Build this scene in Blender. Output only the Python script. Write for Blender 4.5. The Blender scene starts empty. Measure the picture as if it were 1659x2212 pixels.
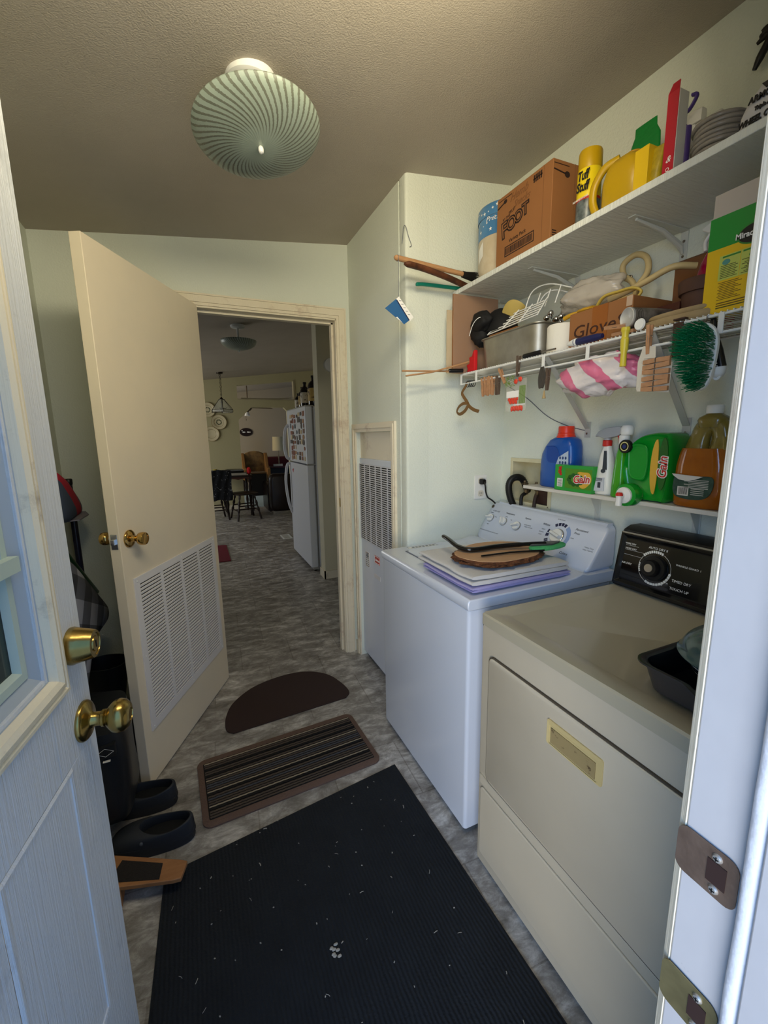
import bpy, bmesh, math, random
from mathutils import Vector, Matrix, noise as mnoise
random.seed(7)
SC = bpy.context.scene
COL = SC.collection
PI = math.pi

# ------------------------------------------------------------------ camera
cam_data = bpy.data.cameras.new('camera')
cam = bpy.data.objects.new('camera', cam_data)
COL.objects.link(cam)
R = ((0.9141, -0.0856, 0.3965), (-0.4053, -0.1548, 0.901), (-0.0157, -0.9842, -0.1762))
rm = Matrix(((R[0][0], -R[0][1], -R[0][2]), (R[1][0], -R[1][1], -R[1][2]), (R[2][0], -R[2][1], -R[2][2])))
cam.matrix_world = Matrix.Translation((0, 0, 1.38)) @ rm.to_4x4()
cam_data.sensor_fit = 'HORIZONTAL'
cam_data.sensor_width = 36.0
cam_data.lens = 36.0 * 922.0 / 1659.0
cam_data.clip_start = 0.02
SC.camera = cam

# ------------------------------------------------------------------ world, lights, exposure
SC.view_settings.view_transform = 'Standard'
SC.view_settings.look = 'None'
SC.view_settings.gamma = 1.0
SC.view_settings.exposure = 0.30
w = bpy.data.worlds.new('sky'); SC.world = w; w.use_nodes = True
nt = w.node_tree; nt.nodes.clear()
wo = nt.nodes.new('ShaderNodeOutputWorld'); bg = nt.nodes.new('ShaderNodeBackground')
tc = nt.nodes.new('ShaderNodeTexCoord'); sx = nt.nodes.new('ShaderNodeSeparateXYZ'); cr = nt.nodes.new('ShaderNodeValToRGB')
nt.links.new(tc.outputs['Generated'], sx.inputs[0]); mm = nt.nodes.new('ShaderNodeMath'); mm.operation = 'MULTIPLY_ADD'
mm.inputs[1].default_value = 0.5; mm.inputs[2].default_value = 0.5
nt.links.new(sx.outputs['Z'], mm.inputs[0]); nt.links.new(mm.outputs[0], cr.inputs[0])
el = cr.color_ramp.elements
el[0].position = 0.0; el[0].color = (0.24, 0.32, 0.48, 1)
el[1].position = 0.485; el[1].color = (0.30, 0.46, 0.70, 1)
for p_, c_ in ((0.50, (0.34, 0.58, 1.0, 1)), (0.58, (0.24, 0.52, 1.05, 1)), (1.0, (0.18, 0.46, 1.1, 1))):
    e_ = el.new(p_); e_.color = c_
nt.links.new(cr.outputs[0], bg.inputs[0]); bg.inputs[1].default_value = 1.0
nt.links.new(bg.outputs[0], wo.inputs[0])

def area(name, loc, target, sx_, sy_, power, color, portal=False):
    d = bpy.data.lights.new(name, 'AREA'); d.shape = 'RECTANGLE'; d.size = sx_; d.size_y = sy_
    d.energy = power; d.color = color
    if portal: d.cycles.is_portal = True
    o = bpy.data.objects.new(name, d); COL.objects.link(o); o.location = loc
    o.rotation_euler = (Vector(target) - Vector(loc)).to_track_quat('-Z', 'Y').to_euler()
    return o
area('doorway_daylight_portal', (0, -0.02, 1.05), (0, 1, 1.05), 1.0, 2.3, 0, (1, 1, 1), True)
area('sunlit_ground_bounce', (-2.8, -3.0, .25), (.45, 1.4, 2.2), 3.0, 1.4, 175, (1.0, .84, .56))
area('cool_yard_daylight', (-3.2, -2.7, 2.3), (.6, .9, .4), 4.4, 2.2, 250, (.36, .60, 1.0))
area('entry_top_fill', (.30, .60, 2.22), (-.10, 2.4, 1.85), .9, .18, 10, (1.0, .88, .62))  # added fill high inside the entry
area('dining_window_daylight', (-2.2, 6.9, 1.4), (1, 7.3, .9), 2.4, 1.3, 27, (1.0, 0.96, 0.86))
area('living_window_daylight', (-0.6, 10.4, 1.5), (2.0, 11.2, 1.0), 1.6, 1.4, 22, (1.0, 0.92, 0.8))

# ------------------------------------------------------------------ colour, material helpers
def hx(h, a=1.0):
    h = h.lstrip('#'); v = [int(h[i:i + 2], 16) / 255 for i in (0, 2, 4)]
    return tuple((x / 12.92 if x <= 0.04045 else ((x + 0.055) / 1.055) ** 2.4) for x in v) + (a,)
_M = {}
def M(name, col='#808080', rough=0.5, metal=0.0, bump=None, vary=None, dirt=None, trans=0.0, alpha=1.0, sss=0.0, coat=0.0, stretch=None, ior=1.45):
    """bump=(scale,strength); vary=(hex, scale, amount); dirt=(hex, scale, threshold); stretch = mapping scale"""
    if name in _M: return _M[name]
    m = bpy.data.materials.new(name); m.use_nodes = True; n = m.node_tree; L = n.links
    b = n.nodes['Principled BSDF']
    b.inputs['Roughness'].default_value = rough; b.inputs['Metallic'].default_value = metal
    b.inputs['IOR'].default_value = ior
    if trans: b.inputs['Transmission Weight'].default_value = trans
    if alpha < 1: b.inputs['Alpha'].default_value = alpha
    if sss: b.inputs['Subsurface Weight'].default_value = sss; b.inputs['Subsurface Radius'].default_value = (.02, .02, .02)
    if coat: b.inputs['Coat Weight'].default_value = coat
    co = n.nodes.new('ShaderNodeTexCoord'); src = co.outputs['Object']
    if stretch:
        mp = n.nodes.new('ShaderNodeMapping'); mp.inputs['Scale'].default_value = stretch
        L.new(src, mp.inputs[0]); src = mp.outputs[0]
    b.inputs['Base Color'].default_value = hx(col); cur = None
    def noise(sc, det=4.0, ro=0.6):
        t = n.nodes.new('ShaderNodeTexNoise'); t.inputs['Scale'].default_value = sc; t.inputs['Detail'].default_value = det
        t.inputs['Roughness'].default_value = ro; L.new(src, t.inputs['Vector']); return t
    if vary or dirt:
        rgb = n.nodes.new('ShaderNodeRGB'); rgb.outputs[0].default_value = hx(col); cur = rgb.outputs[0]
    if vary:
        t = noise(vary[1]); r = n.nodes.new('ShaderNodeMapRange'); r.inputs[1].default_value = .35; r.inputs[2].default_value = .65; r.inputs[4].default_value = vary[2]
        L.new(t.outputs[0], r.inputs[0]); mx = n.nodes.new('ShaderNodeMix'); mx.data_type = 'RGBA'
        L.new(r.outputs[0], mx.inputs[0]); L.new(cur, mx.inputs[6]); mx.inputs[7].default_value = hx(vary[0]); cur = mx.outputs[2]
    if dirt:
        t = noise(dirt[1], 8, .7); r = n.nodes.new('ShaderNodeMapRange'); r.inputs[1].default_value = dirt[2]; r.inputs[2].default_value = dirt[2] + .06
        L.new(t.outputs[0], r.inputs[0]); mx = n.nodes.new('ShaderNodeMix'); mx.data_type = 'RGBA'
        L.new(r.outputs[0], mx.inputs[0]); L.new(cur, mx.inputs[6]); mx.inputs[7].default_value = hx(dirt[0]); cur = mx.outputs[2]
    if cur: L.new(cur, b.inputs['Base Color'])
    if bump:
        t = noise(bump[0], 3); bp = n.nodes.new('ShaderNodeBump'); bp.inputs['Strength'].default_value = bump[1]; bp.inputs['Distance'].default_value = .01
        L.new(t.outputs[0], bp.inputs['Height']); L.new(bp.outputs[0], b.inputs['Normal'])
    _M[name] = m
    return m

# ------------------------------------------------------------------ mesh builder
class MB:
    def __init__(s): s.v = []; s.f = []; s.mi = []
    def add(s, vs, fs, mi=0, X=None):
        o = len(s.v)
        s.v += [tuple(X @ Vector(v)) if X else tuple(v) for v in vs]
        s.f += [tuple(i + o for i in f) for f in fs]; s.mi += [mi] * len(fs); return s
    def box(s, x0, x1, y0, y1, z0, z1, mi=0, X=None):
        vs = [(x, y, z) for x in (x0, x1) for y in (y0, y1) for z in (z0, z1)]
        return s.add(vs, [(0, 1, 3, 2), (4, 6, 7, 5), (0, 4, 5, 1), (2, 3, 7, 6), (0, 2, 6, 4), (1, 5, 7, 3)], mi, X)
    def loft(s, rings, mi=0, cap=True, X=None, closed=True):
        k = len(rings[0]); vs = [p for r in rings for p in r]; fs = []
        for a in range(len(rings) - 1):
            for i in range(k if closed else k - 1):
                j = (i + 1) % k; fs.append((a * k + i, a * k + j, (a + 1) * k + j, (a + 1) * k + i))
        if cap: fs.append(tuple(range(k))[::-1]); fs.append(tuple(range((len(rings) - 1) * k, len(rings) * k)))
        return s.add(vs, fs, mi, X)
    def lathe(s, prof, c=(0, 0, 0), n=28, mi=0, ax='z', X=None, cap=False):
        rs = []
        for r, z in prof:
            r = max(r, 1e-4)
            ring = []
            for i in range(n):
                a = 2 * PI * i / n; x, y = r * math.cos(a), r * math.sin(a)
                p = {'z': (x, y, z), 'x': (z, x, y), 'y': (y, z, x)}[ax]
                ring.append((p[0] + c[0], p[1] + c[1], p[2] + c[2]))
            rs.append(ring)
        return s.loft(rs, mi, cap, X)
    def cyl(s, p0, p1, r0, r1=None, n=16, mi=0, cap=True):
        return s.tube([p0, p1], [r0, r0 if r1 is None else r1], n, mi, cap)
    def tube(s, pts, r, n=10, mi=0, cap=True, flat=1.0, up=None):
        pts = [Vector(p) for p in pts]; k = len(pts)
        rr = r if isinstance(r, (list, tuple)) else [r] * k
        rings = []; u = Vector(up) if up else None
        for i, p in enumerate(pts):
            t = (pts[min(i + 1, k - 1)] - pts[max(i - 1, 0)]).normalized()
            if u is None:
                u = t.cross(Vector((0.13, 0.31, 0.94)))
                if u.length < .1: u = t.cross(Vector((1, 0, 0)))
            u = (u - t * u.dot(t)).normalized(); b = t.cross(u)
            rings.append([tuple(p + (u * math.cos(2 * PI * j / n) + b * math.sin(2 * PI * j / n) * flat) * rr[i]) for j in range(n)])
        return s.loft(rings, mi, cap)
    def prism(s, poly, h0, h1, ax='z', mi=0, X=None):
        f = {'z': lambda a, b, h: (a, b, h), 'x': lambda a, b, h: (h, a, b), 'y': lambda a, b, h: (a, h, b)}[ax]
        return s.loft([[f(a, b, h0) for a, b in poly], [f(a, b, h1) for a, b in poly]], mi, True, X)
    def blob(s, c, r, amp=.25, fr=2.5, n=28, m=18, mi=0, seed=0, sq=1.0):
        rings = []
        for a in range(m + 1):
            th = PI * a / m; ring = []
            for i in range(n):
                ph = 2 * PI * i / n
                d = Vector((math.sin(th) * math.cos(ph), math.sin(th) * math.sin(ph), math.cos(th)))
                q = 1 + amp * mnoise.noise(d * fr + Vector((seed * 3.1, 0, 0))) + amp * .5 * mnoise.noise(d * fr * 3 + Vector((0, seed * 2., 0)))
                d = Vector([math.copysign(abs(x) ** sq, x) for x in d])
                ring.append((c[0] + d.x * r[0] * q, c[1] + d.y * r[1] * q, c[2] + d.z * r[2] * q))
            rings.append(ring)
        return s.loft(rings, mi, False)

def se(cx, cy, z, rx, ry, n=28, e=2.5):
    out = []
    for i in range(n):
        a = 2 * PI * i / n; c, q = math.cos(a), math.sin(a)
        out.append((cx + rx * math.copysign(abs(c) ** (2 / e), c), cy + ry * math.copysign(abs(q) ** (2 / e), q), z))
    return out
def rrect(a0, a1, b0, b1, r, n=5):
    out = []
    for cx, cy, s0 in ((a1 - r, b1 - r, 0), (a0 + r, b1 - r, 1), (a0 + r, b0 + r, 2), (a1 - r, b0 + r, 3)):
        for i in range(n + 1):
            t = (s0 + i / n) * PI / 2; out.append((cx + r * math.cos(t), cy + r * math.sin(t)))
    return out
def spline(pts, k=8):
    pts = [Vector(p) for p in pts]; P = [pts[0] * 2 - pts[1]] + pts + [pts[-1] * 2 - pts[-2]]; out = []
    for i in range(1, len(P) - 2):
        for j in range(k):
            t = j / k
            out.append(0.5 * ((2 * P[i]) + (P[i + 1] - P[i - 1]) * t + (2 * P[i - 1] - 5 * P[i] + 4 * P[i + 1] - P[i + 2]) * t * t + (3 * P[i] - P[i - 1] - 3 * P[i + 1] + P[i + 2]) * t ** 3))
    out.append(P[-2]); return out

def setp(o, label, cat, group=None, kind=None):
    if label: o['label'] = label
    if cat: o['category'] = cat
    if group: o['group'] = group
    if kind: o['kind'] = kind
    return o
def thing(name, label, cat, loc=(0, 0, 0), group=None, kind=None):
    o = bpy.data.objects.new(name, None); COL.objects.link(o); o.location = loc; o.empty_display_size = .05
    o['_b'] = list(loc); return setp(o, label, cat, group, kind)
def base_of(p):
    while p is not None and p.parent is not None: p = p.parent
    return Vector(p['_b']) if p is not None and '_b' in p else Vector((0, 0, 0))
def finish(me, mats, smooth, bevel, o):
    if not isinstance(mats, (list, tuple)): mats = [mats]
    for m in mats: me.materials.append(m)
    if smooth:
        me.polygons.foreach_set('use_smooth', [True] * len(me.polygons)); me.set_sharp_from_angle(angle=math.radians(smooth))
    if bevel:
        md = o.modifiers.new('bevel', 'BEVEL'); md.width = bevel; md.segments = 2; md.limit_method = 'ANGLE'; md.angle_limit = math.radians(40)
def B(name, mb, mats, parent=None, bevel=0, smooth=40, label=None, sub=0):
    me = bpy.data.meshes.new(name); off = base_of(parent) if parent else Vector((0, 0, 0))
    me.from_pydata([tuple(Vector(v) - off) for v in mb.v], [], mb.f)
    me.polygons.foreach_set('material_index', mb.mi)
    bm = bmesh.new(); bm.from_mesh(me); bmesh.ops.recalc_face_normals(bm, faces=bm.faces); bm.to_mesh(me); bm.free()
    o = bpy.data.objects.new(name, me); COL.objects.link(o)
    if parent: o.parent = parent
    finish(me, mats, smooth, bevel, o)
    if sub:
        md = o.modifiers.new('sub', 'SUBSURF'); md.levels = sub; md.render_levels = sub
    if label: o['label'] = label
    return o
def T(name, mb, mats, label, cat, base=None, group=None, kind=None, **k):
    """a thing that is one mesh, origin at its base"""
    me = mb.v
    if base is None:
        xs = [v[0] for v in me]; ys = [v[1] for v in me]; zs = [v[2] for v in me]
        base = ((min(xs) + max(xs)) / 2, (min(ys) + max(ys)) / 2, min(zs))
    mb.v = [tuple(Vector(v) - Vector(base)) for v in me]
    o = B(name, mb, mats, None, **k); o.location = base; return setp(o, label, cat, group, kind)
FR = {'-x': Matrix(((0, 0, -1), (-1, 0, 0), (0, 1, 0))), '-y': Matrix(((1, 0, 0), (0, 0, -1), (0, 1, 0))),
      'z': Matrix(((1, 0, 0), (0, 1, 0), (0, 0, 1)))}
def text(name, s, size, loc, fr, mat, parent, ext=.0006, shear=0, sx_=1.0, align='CENTER', spin=0, bold=0):
    cu = bpy.data.curves.new(name, 'FONT'); cu.body = s; cu.size = size; cu.extrude = ext; cu.shear = shear
    cu.align_x = align; cu.align_y = 'CENTER'; cu.offset = bold; cu.resolution_u = 3
    t = bpy.data.objects.new(name, cu)
    F = FR[fr] if isinstance(fr, str) else fr
    Mx = Matrix.Translation(Vector(loc) - base_of(parent)) @ F.to_4x4() @ Matrix.Rotation(spin, 4, 'Z') @ Matrix.Diagonal((sx_, 1, 1, 1))
    COL.objects.link(t); me = bpy.data.meshes.new_from_object(t); bpy.data.objects.remove(t); bpy.data.curves.remove(cu)
    me.name = name; me.materials.clear(); me.materials.append(mat); me.transform(Mx)
    o = bpy.data.objects.new(name, me); COL.objects.link(o); o.parent = parent; return o
def copy_tree(o, parent=None):
    c = o.copy(); COL.objects.link(c)
    if parent: c.parent = parent
    for ch in [x for x in o.children]: copy_tree(ch, c)
    return c
def frame(mb, a0, a1, b0, b1, w, h0, h1, ax, mi=0, X=None):
    """rectangular ring of mitred-looking boxes"""
    for p in ([(a0, b0), (a1, b0), (a1 - w, b0 + w), (a0 + w, b0 + w)], [(a1, b0), (a1, b1), (a1 - w, b1 - w), (a1 - w, b0 + w)],
              [(a1, b1), (a0, b1), (a0 + w, b1 - w), (a1 - w, b1 - w)], [(a0, b1), (a0, b0), (a0 + w, b0 + w), (a0 + w, b1 - w)]):
        mb.prism(p, h0, h1, ax, mi, X)
# ------------------------------------------------------------------ special materials
def wall_mat(name, col, sc=120, st=.35):
    return M(name, col, .75, bump=(sc, st), vary=('#d2d8c8', 1.3, .25))
def floor_mat():
    m = bpy.data.materials.new('vinyl_tile'); m.use_nodes = True; n = m.node_tree; L = n.links; b = n.nodes['Principled BSDF']
    b.inputs['Roughness'].default_value = .38
    co = n.nodes.new('ShaderNodeTexCoord'); mp = n.nodes.new('ShaderNodeMapping'); mp.inputs['Rotation'].default_value = (0, 0, .05)
    L.new(co.outputs['Object'], mp.inputs[0])
    n1 = n.nodes.new('ShaderNodeTexNoise'); n1.inputs['Scale'].default_value = 9; n1.inputs['Detail'].default_value = 10; n1.inputs['Roughness'].default_value = .74; n1.inputs['Distortion'].default_value = .35
    mp2 = n.nodes.new('ShaderNodeMapping'); mp2.inputs['Scale'].default_value = (1, 1.9, 1); mp2.inputs['Rotation'].default_value = (0, 0, .9)
    L.new(co.outputs['Object'], mp2.inputs[0]); L.new(mp2.outputs[0], n1.inputs[0])
    cr = n.nodes.new('ShaderNodeValToRGB'); e = cr.color_ramp.elements
    e[0].position = .3; e[0].color = hx('#625d57'); e[1].position = .68; e[1].color = hx('#d9d8d4')
    x = e.new(.48); x.color = hx('#918d88'); x = e.new(.58); x.color = hx('#b5b2ae')
    L.new(n1.outputs[0], cr.inputs[0])
    bt = n.nodes.new('ShaderNodeTexBrick'); bt.inputs['Scale'].default_value = 1; bt.inputs['Brick Width'].default_value = .305; bt.inputs['Row Height'].default_value = .305
    bt.inputs['Mortar Size'].default_value = .0025; bt.inputs['Color1'].default_value = (1.12, 1.12, 1.12, 1); bt.inputs['Color2'].default_value = (.86, .86, .86, 1); bt.inputs['Mortar'].default_value = (.72, .7, .68, 1)
    L.new(mp.outputs[0], bt.inputs[0])
    mx = n.nodes.new('ShaderNodeMix'); mx.data_type = 'RGBA'; mx.blend_type = 'MULTIPLY'; mx.inputs[0].default_value = 1
    L.new(cr.outputs[0], mx.inputs[6]); L.new(bt.outputs[0], mx.inputs[7]); L.new(mx.outputs[2], b.inputs['Base Color'])
    bp = n.nodes.new('ShaderNodeBump'); bp.inputs['Strength'].default_value = .15; bp.inputs['Distance'].default_value = .004; L.new(n1.outputs[0], bp.inputs['Height']); L.new(bp.outputs[0], b.inputs['Normal'])
    return m
def grain_mat(name, col, sc=9, st=.5, rough=.45, col2=None, dist=2.0):
    """embossed vertical wood grain (z axis), painted"""
    m = bpy.data.materials.new(name); m.use_nodes = True; n = m.node_tree; L = n.links; b = n.nodes['Principled BSDF']
    b.inputs['Roughness'].default_value = rough; b.inputs['Base Color'].default_value = hx(col)
    co = n.nodes.new('ShaderNodeTexCoord'); mp = n.nodes.new('ShaderNodeMapping'); mp.inputs['Scale'].default_value = (22, 22, .55)
    L.new(co.outputs['Object'], mp.inputs[0]); t = n.nodes.new('ShaderNodeTexNoise'); t.inputs['Scale'].default_value = sc; t.inputs['Detail'].default_value = 5; t.inputs['Roughness'].default_value = .65
    L.new(mp.outputs[0], t.inputs[0]); bp = n.nodes.new('ShaderNodeBump'); bp.inputs['Strength'].default_value = st; bp.inputs['Distance'].default_value = .004
    L.new(t.outputs[0], bp.inputs['Height']); L.new(bp.outputs[0], b.inputs['Normal'])
    if col2:
        t2 = n.nodes.new('ShaderNodeTexNoise'); t2.inputs['Scale'].default_value = dist; t2.inputs['Detail'].default_value = 7; t2.inputs['Roughness'].default_value = .75; L.new(co.outputs['Object'], t2.inputs[0])
        r = n.nodes.new('ShaderNodeMapRange'); r.inputs[1].default_value = .55; r.inputs[2].default_value = .8; L.new(t2.outputs[0], r.inputs[0])
        mx = n.nodes.new('ShaderNodeMix'); mx.data_type = 'RGBA'; mx.inputs[6].default_value = hx(col); mx.inputs[7].default_value = hx(col2)
        L.new(r.outputs[0], mx.inputs[0]); L.new(mx.outputs[2], b.inputs['Base Color'])
    return m
WALL = wall_mat('wall_paint', '#dde2d6', 130, .3)
WALL2 = wall_mat('wall_paint_kitchen', '#cfc8ac', 60, .2)
CEIL = M('ceiling_texture', '#b9b0a2', .9, bump=(230, .3), vary=('#ada495', 3, .5))
FLOOR = floor_mat()
TRIM = grain_mat('trim_paint_worn', '#e2d8c0', 5, .35, .5, '#b59b85', 6)
DOORW = M('door_paint_cream', '#ecdfc6', .42, vary=('#ddd3c0', 2, .6), dirt=('#a79c8c', 5, .70), bump=(30, .04))
EXTW = grain_mat('exterior_door_white', '#dfe3e6', 9, .75, .42, '#a9aeb2', 5)
EXTTRIM = grain_mat('exterior_trim_weathered', '#f2e7ca', 7, .35, .45, '#9d8d78', 9)
JAMB = M('jamb_paint_scuffed', '#b3b1b1', .35, vary=('#a5a3a5', 4, .6), dirt=('#6d645c', 9, .635), bump=(25, .06))
BRASS = M('brass', '#b0985a', .24, 1, vary=('#7d6a3a', 14, .6), bump=(60, .05))
BRASS2 = M('polished_brass', '#c9a462', .14, 1)
CHROME = M('chrome', '#d8d8d8', .12, 1)
STEEL = M('dull_steel', '#9a948c', .4, 1, vary=('#7b6e62', 20, .5))
COPPER = M('worn_bronze_plate', '#98806e', .38, .75, vary=('#6e5a4d', 25, .6), bump=(60, .1))
WHITEE = M('white_enamel', '#cbd2e0', .22, dirt=('#8f9196', 7, .76), coat=.3)
WHITEP = M('white_plastic', '#e6e6e2', .35)
WHITEM = M('white_metal_paint', '#dfe0dc', .4)
ALMOND = M('almond_enamel', '#c9c0ac', .3, dirt=('#6f6558', 16, .73), coat=.2, vary=('#c2b8a4', 3, .6))
ALMTOP = M('almond_top', '#b3ac97', .28, dirt=('#6f6558', 12, .73), coat=.3)
ALMTRIM = M('yellowed_plastic', '#cdbb86', .45, dirt=('#7a6b4c', 18, .64))
BLACKG = M('black_gloss', '#0a0b0d', .18, coat=.3)
BLACKP = M('black_plastic', '#0c0c0e', .4)
BLACKR = M('black_rubber', '#0e1013', .55, bump=(60, .12))
DARKHOLE = M('dark_recess', '#15130f', .8)
GLASSD = M('window_glass', '#39504f', .03, trans=1.0, ior=1.45)  # dark tint stands in for the dim corner behind the open door
INKK = M('black_ink', '#141212', .6)
INKW = M('white_ink', '#ecebe6', .5)
INKR = M('red_ink', '#c3271d', .5)
INKG = M('grey_ink', '#6a6f78', .5)
INKBL = M('navy_ink', '#1c2147', .5)
INKLB = M('pale_blue_ink', '#8ba3cf', .5)
WOODL = M('light_wood', '#b98d62', .6, vary=('#9a7048', 30, .6), stretch=(1, 1, 6))
PIN = M('clothespin_wood', '#b98a63', .65, vary=('#a07350', 60, .6))
DKWOOD = M('dark_stained_wood', '#24140c', .35, vary=('#160b07', 10, .6))

def ceil_z(x): return 2.335 + .105 * x
# ------------------------------------------------------------------ room shell
mb = MB(); mb.box(-3.0, 3.2, -.10, 8.82, -.08, 0); T('floor', mb, FLOOR, 'grey stone-look vinyl tile floor running from entry to dining area', 'floor', kind='structure')
mb = MB(); mb.box(-2.9, 4.2, 8.822, 12.5, -.08, .006)
T('floor_living', mb, M('pale_carpet', '#93a5ac', .95, bump=(200, .5)), 'pale blue-grey carpet of the living room beyond the opening', 'floor', kind='structure')
mb = MB(); mb.prism([(-.70, ceil_z(-.7)), (1.55, ceil_z(1.55)), (1.55, ceil_z(1.55) + .1), (-.70, ceil_z(-.7) + .1)], .02, 2.50, 'y')
T('ceiling', mb, CEIL, 'sloped textured laundry room ceiling', 'ceiling', kind='structure')
mb = MB(); mb.prism([(-3, 2.03), (4.2, 2.93), (4.2, 3.05), (-3, 2.15)], 2.50, 12.6, 'y')
T('ceiling_kitchen', mb, CEIL, 'sloped textured kitchen ceiling beyond the doorway', 'ceiling', kind='structure')
mb = MB()
for y0, y1, z0, z1 in ((.175, 1.735, 0, 1.055), (.175, 1.735, 1.252, 2.60), (.175, 1.412, 1.055, 1.252), (1.655, 1.735, 1.055, 1.252)): mb.box(1.42, 1.52, y0, y1, z0, z1)
T('wall_right', mb, WALL, 'pale green wall behind washer, dryer and shelves', 'wall', kind='structure')
mb = MB()
mb.prism(rrect(.881, 1.0, 1.734, 1.80, .012), 0, 2.56, 'z')
mb.box(.93, 1.52, 1.7345, 1.80, 0, 2.56)
T('wall_alcove', mb, WALL, 'short pale wall between washer and furnace closet', 'wall', kind='structure')
mb = MB(); mb.box(.881, .97, 1.80, 1.90, 0, 2.56); mb.box(.881, .97, 2.385, 2.456, 0, 2.56); mb.box(.881, .97, 1.90, 2.385, 1.40, 2.56)
T('wall_furnace', mb, WALL, 'narrow pale wall above the furnace closet opening', 'wall', kind='structure')
mb = MB(); mb.box(-.65, .0, 2.455, 2.56, 0, 2.5); mb.box(.825, .97, 2.455, 2.56, 0, 2.5); mb.box(0, .825, 2.455, 2.56, 2.06, 2.5)
T('wall_back', mb, WALL, 'pale wall around the interior doorway', 'wall', kind='structure')
mb = MB(); mb.box(-.66, -.575, .05, 2.455, 0, 2.35)
T('wall_left', mb, WALL, 'pale left wall behind coat and boots', 'wall', kind='structure')
mb = MB(); mb.box(-.66, -.37, .04, .17, 0, 2.35); mb.box(.365, 1.52, .045, .172, 0, 2.6); mb.box(-.37, .365, .045, .172, 2.09, 2.5)
T('wall_front', mb, WALL, 'entry wall around the outside doorway', 'wall', kind='structure')
# doorway trim (profiled casing)
def casing(mb, y0, y1, x, side, mi=0):
    """vertical door casing; stepped profile, x = inner edge, side +1 goes right"""
    for a, b, d in ((0, .014, .010), (.014, .03, .016), (.03, .047, .013), (.047, .055, .018)):
        mb.prism([(x + side * a, y0), (x + side * b, y0), (x + side * b, y1 + b), (x + side * a, y1 + a)], 2.455 - d, 2.455, 'y', mi)
mb = MB(); casing(mb, 0, 2.034, .80, 1)
for a, b, d in ((0, .014, .010), (.014, .03, .016), (.03, .047, .013), (.047, .055, .018)):
    mb.prism([(.02 - a, 2.034 + a), (.80 + a, 2.034 + a), (.80 + b, 2.034 + b), (.02 - b, 2.034 + b)], 2.455 - d, 2.455, 'y')
casing(mb, 0, 2.034, .02, -1)
mb.box(.795, .826, 2.452, 2.565, 0, 2.03); mb.box(-.001, .026, 2.452, 2.565, 0, 2.03); mb.box(.0, .826, 2.452, 2.565, 2.025, 2.062)
mb.box(.783, .797, 2.495, 2.53, 0, 2.02); mb.box(.024, .036, 2.495, 2.53, 0, 2.02); mb.box(.02, .80, 2.495, 2.53, 2.012, 2.026)
tr = T('trim_1', mb, TRIM, 'cream painted casing around the interior doorway', 'door trim', base=(.4, 2.455, 0), kind='structure')
mb = MB(); mb.box(.7935, .795, 2.462, 2.482, .955, 1.01); B('strike_plate', mb, BRASS, None).parent = tr
tr.children[0].location = (-.4, -2.455, 0)
# furnace closet trim
mb = MB()
for a, b, d in ((0, .018, .010), (.018, .034, .016), (.034, .045, .012)):
    mb.prism([(1.888 - a, 0), (1.888 - b, 0), (1.888 - b, 1.402 + b), (1.888 - a, 1.402 + a)], .881 - d, .881, 'x')
    mb.prism([(2.385 + a, 0), (2.385 + b, 0), (2.385 + b, 1.402 + b), (2.385 + a, 1.402 + a)], .881 - d, .881, 'x')
    mb.prism([(1.888 - a, 1.402 + a), (2.385 + a, 1.402 + a), (2.385 + b, 1.402 + b), (1.888 - b, 1.402 + b)], .881 - d, .881, 'x')
T('trim_2', mb, TRIM, 'cream casing around the recessed furnace', 'trim', kind='structure')
mb = MB(); mb.box(.868, .881, 2.432, 2.455, 0, .075); T('baseboard_right', mb, TRIM, 'bit of baseboard between the two casings', 'baseboard', kind='structure')
mb = MB(); mb.box(-.575, -.562, .18, 2.455, 0, .08); T('baseboard_left', mb, TRIM, 'baseboard along the left wall', 'baseboard', kind='structure')

# outside door jamb on the right with weather strip
jb = thing('trim_3', 'white scuffed jamb of the outside door with two strike plates', 'door jamb', (.335, .15, 0), kind='structure')
mb = MB(); mb.prism([(.335, .171), (.335, .118), (.323, .118), (.323, .02), (.37, .02), (.37, .171)], 0, 2.05, 'z')
mb.box(-.36, .335, .02, .1765, 2.05, 2.09); mb.box(-.372, -.345, .02, .1765, 0, 2.05)
B('jamb_board', mb, JAMB, jb, bevel=.0015)
mb = MB(); mb.prism([(.3345, .171), (.3395, .1785), (.38, .1785), (.38, .171)], 0, 2.05, 'z'); B('inner_edge', mb, TRIM, jb, bevel=.001)
mb = MB()
pts = [(.331 + .0012 * mnoise.noise(Vector((0, 0, z * 9))), .1235 + .001 * mnoise.noise(Vector((3, 0, z * 14))), z) for z in [i * .02 for i in range(103)]]
mb.tube(pts, [.0066 + .0006 * mnoise.noise(Vector((0, 5, i * 1.3))) for i in range(103)], 12); B('weather_strip', mb, M('vinyl_weather_strip', '#dcdde2', .4, bump=(90, .15)), jb, smooth=80)
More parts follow.
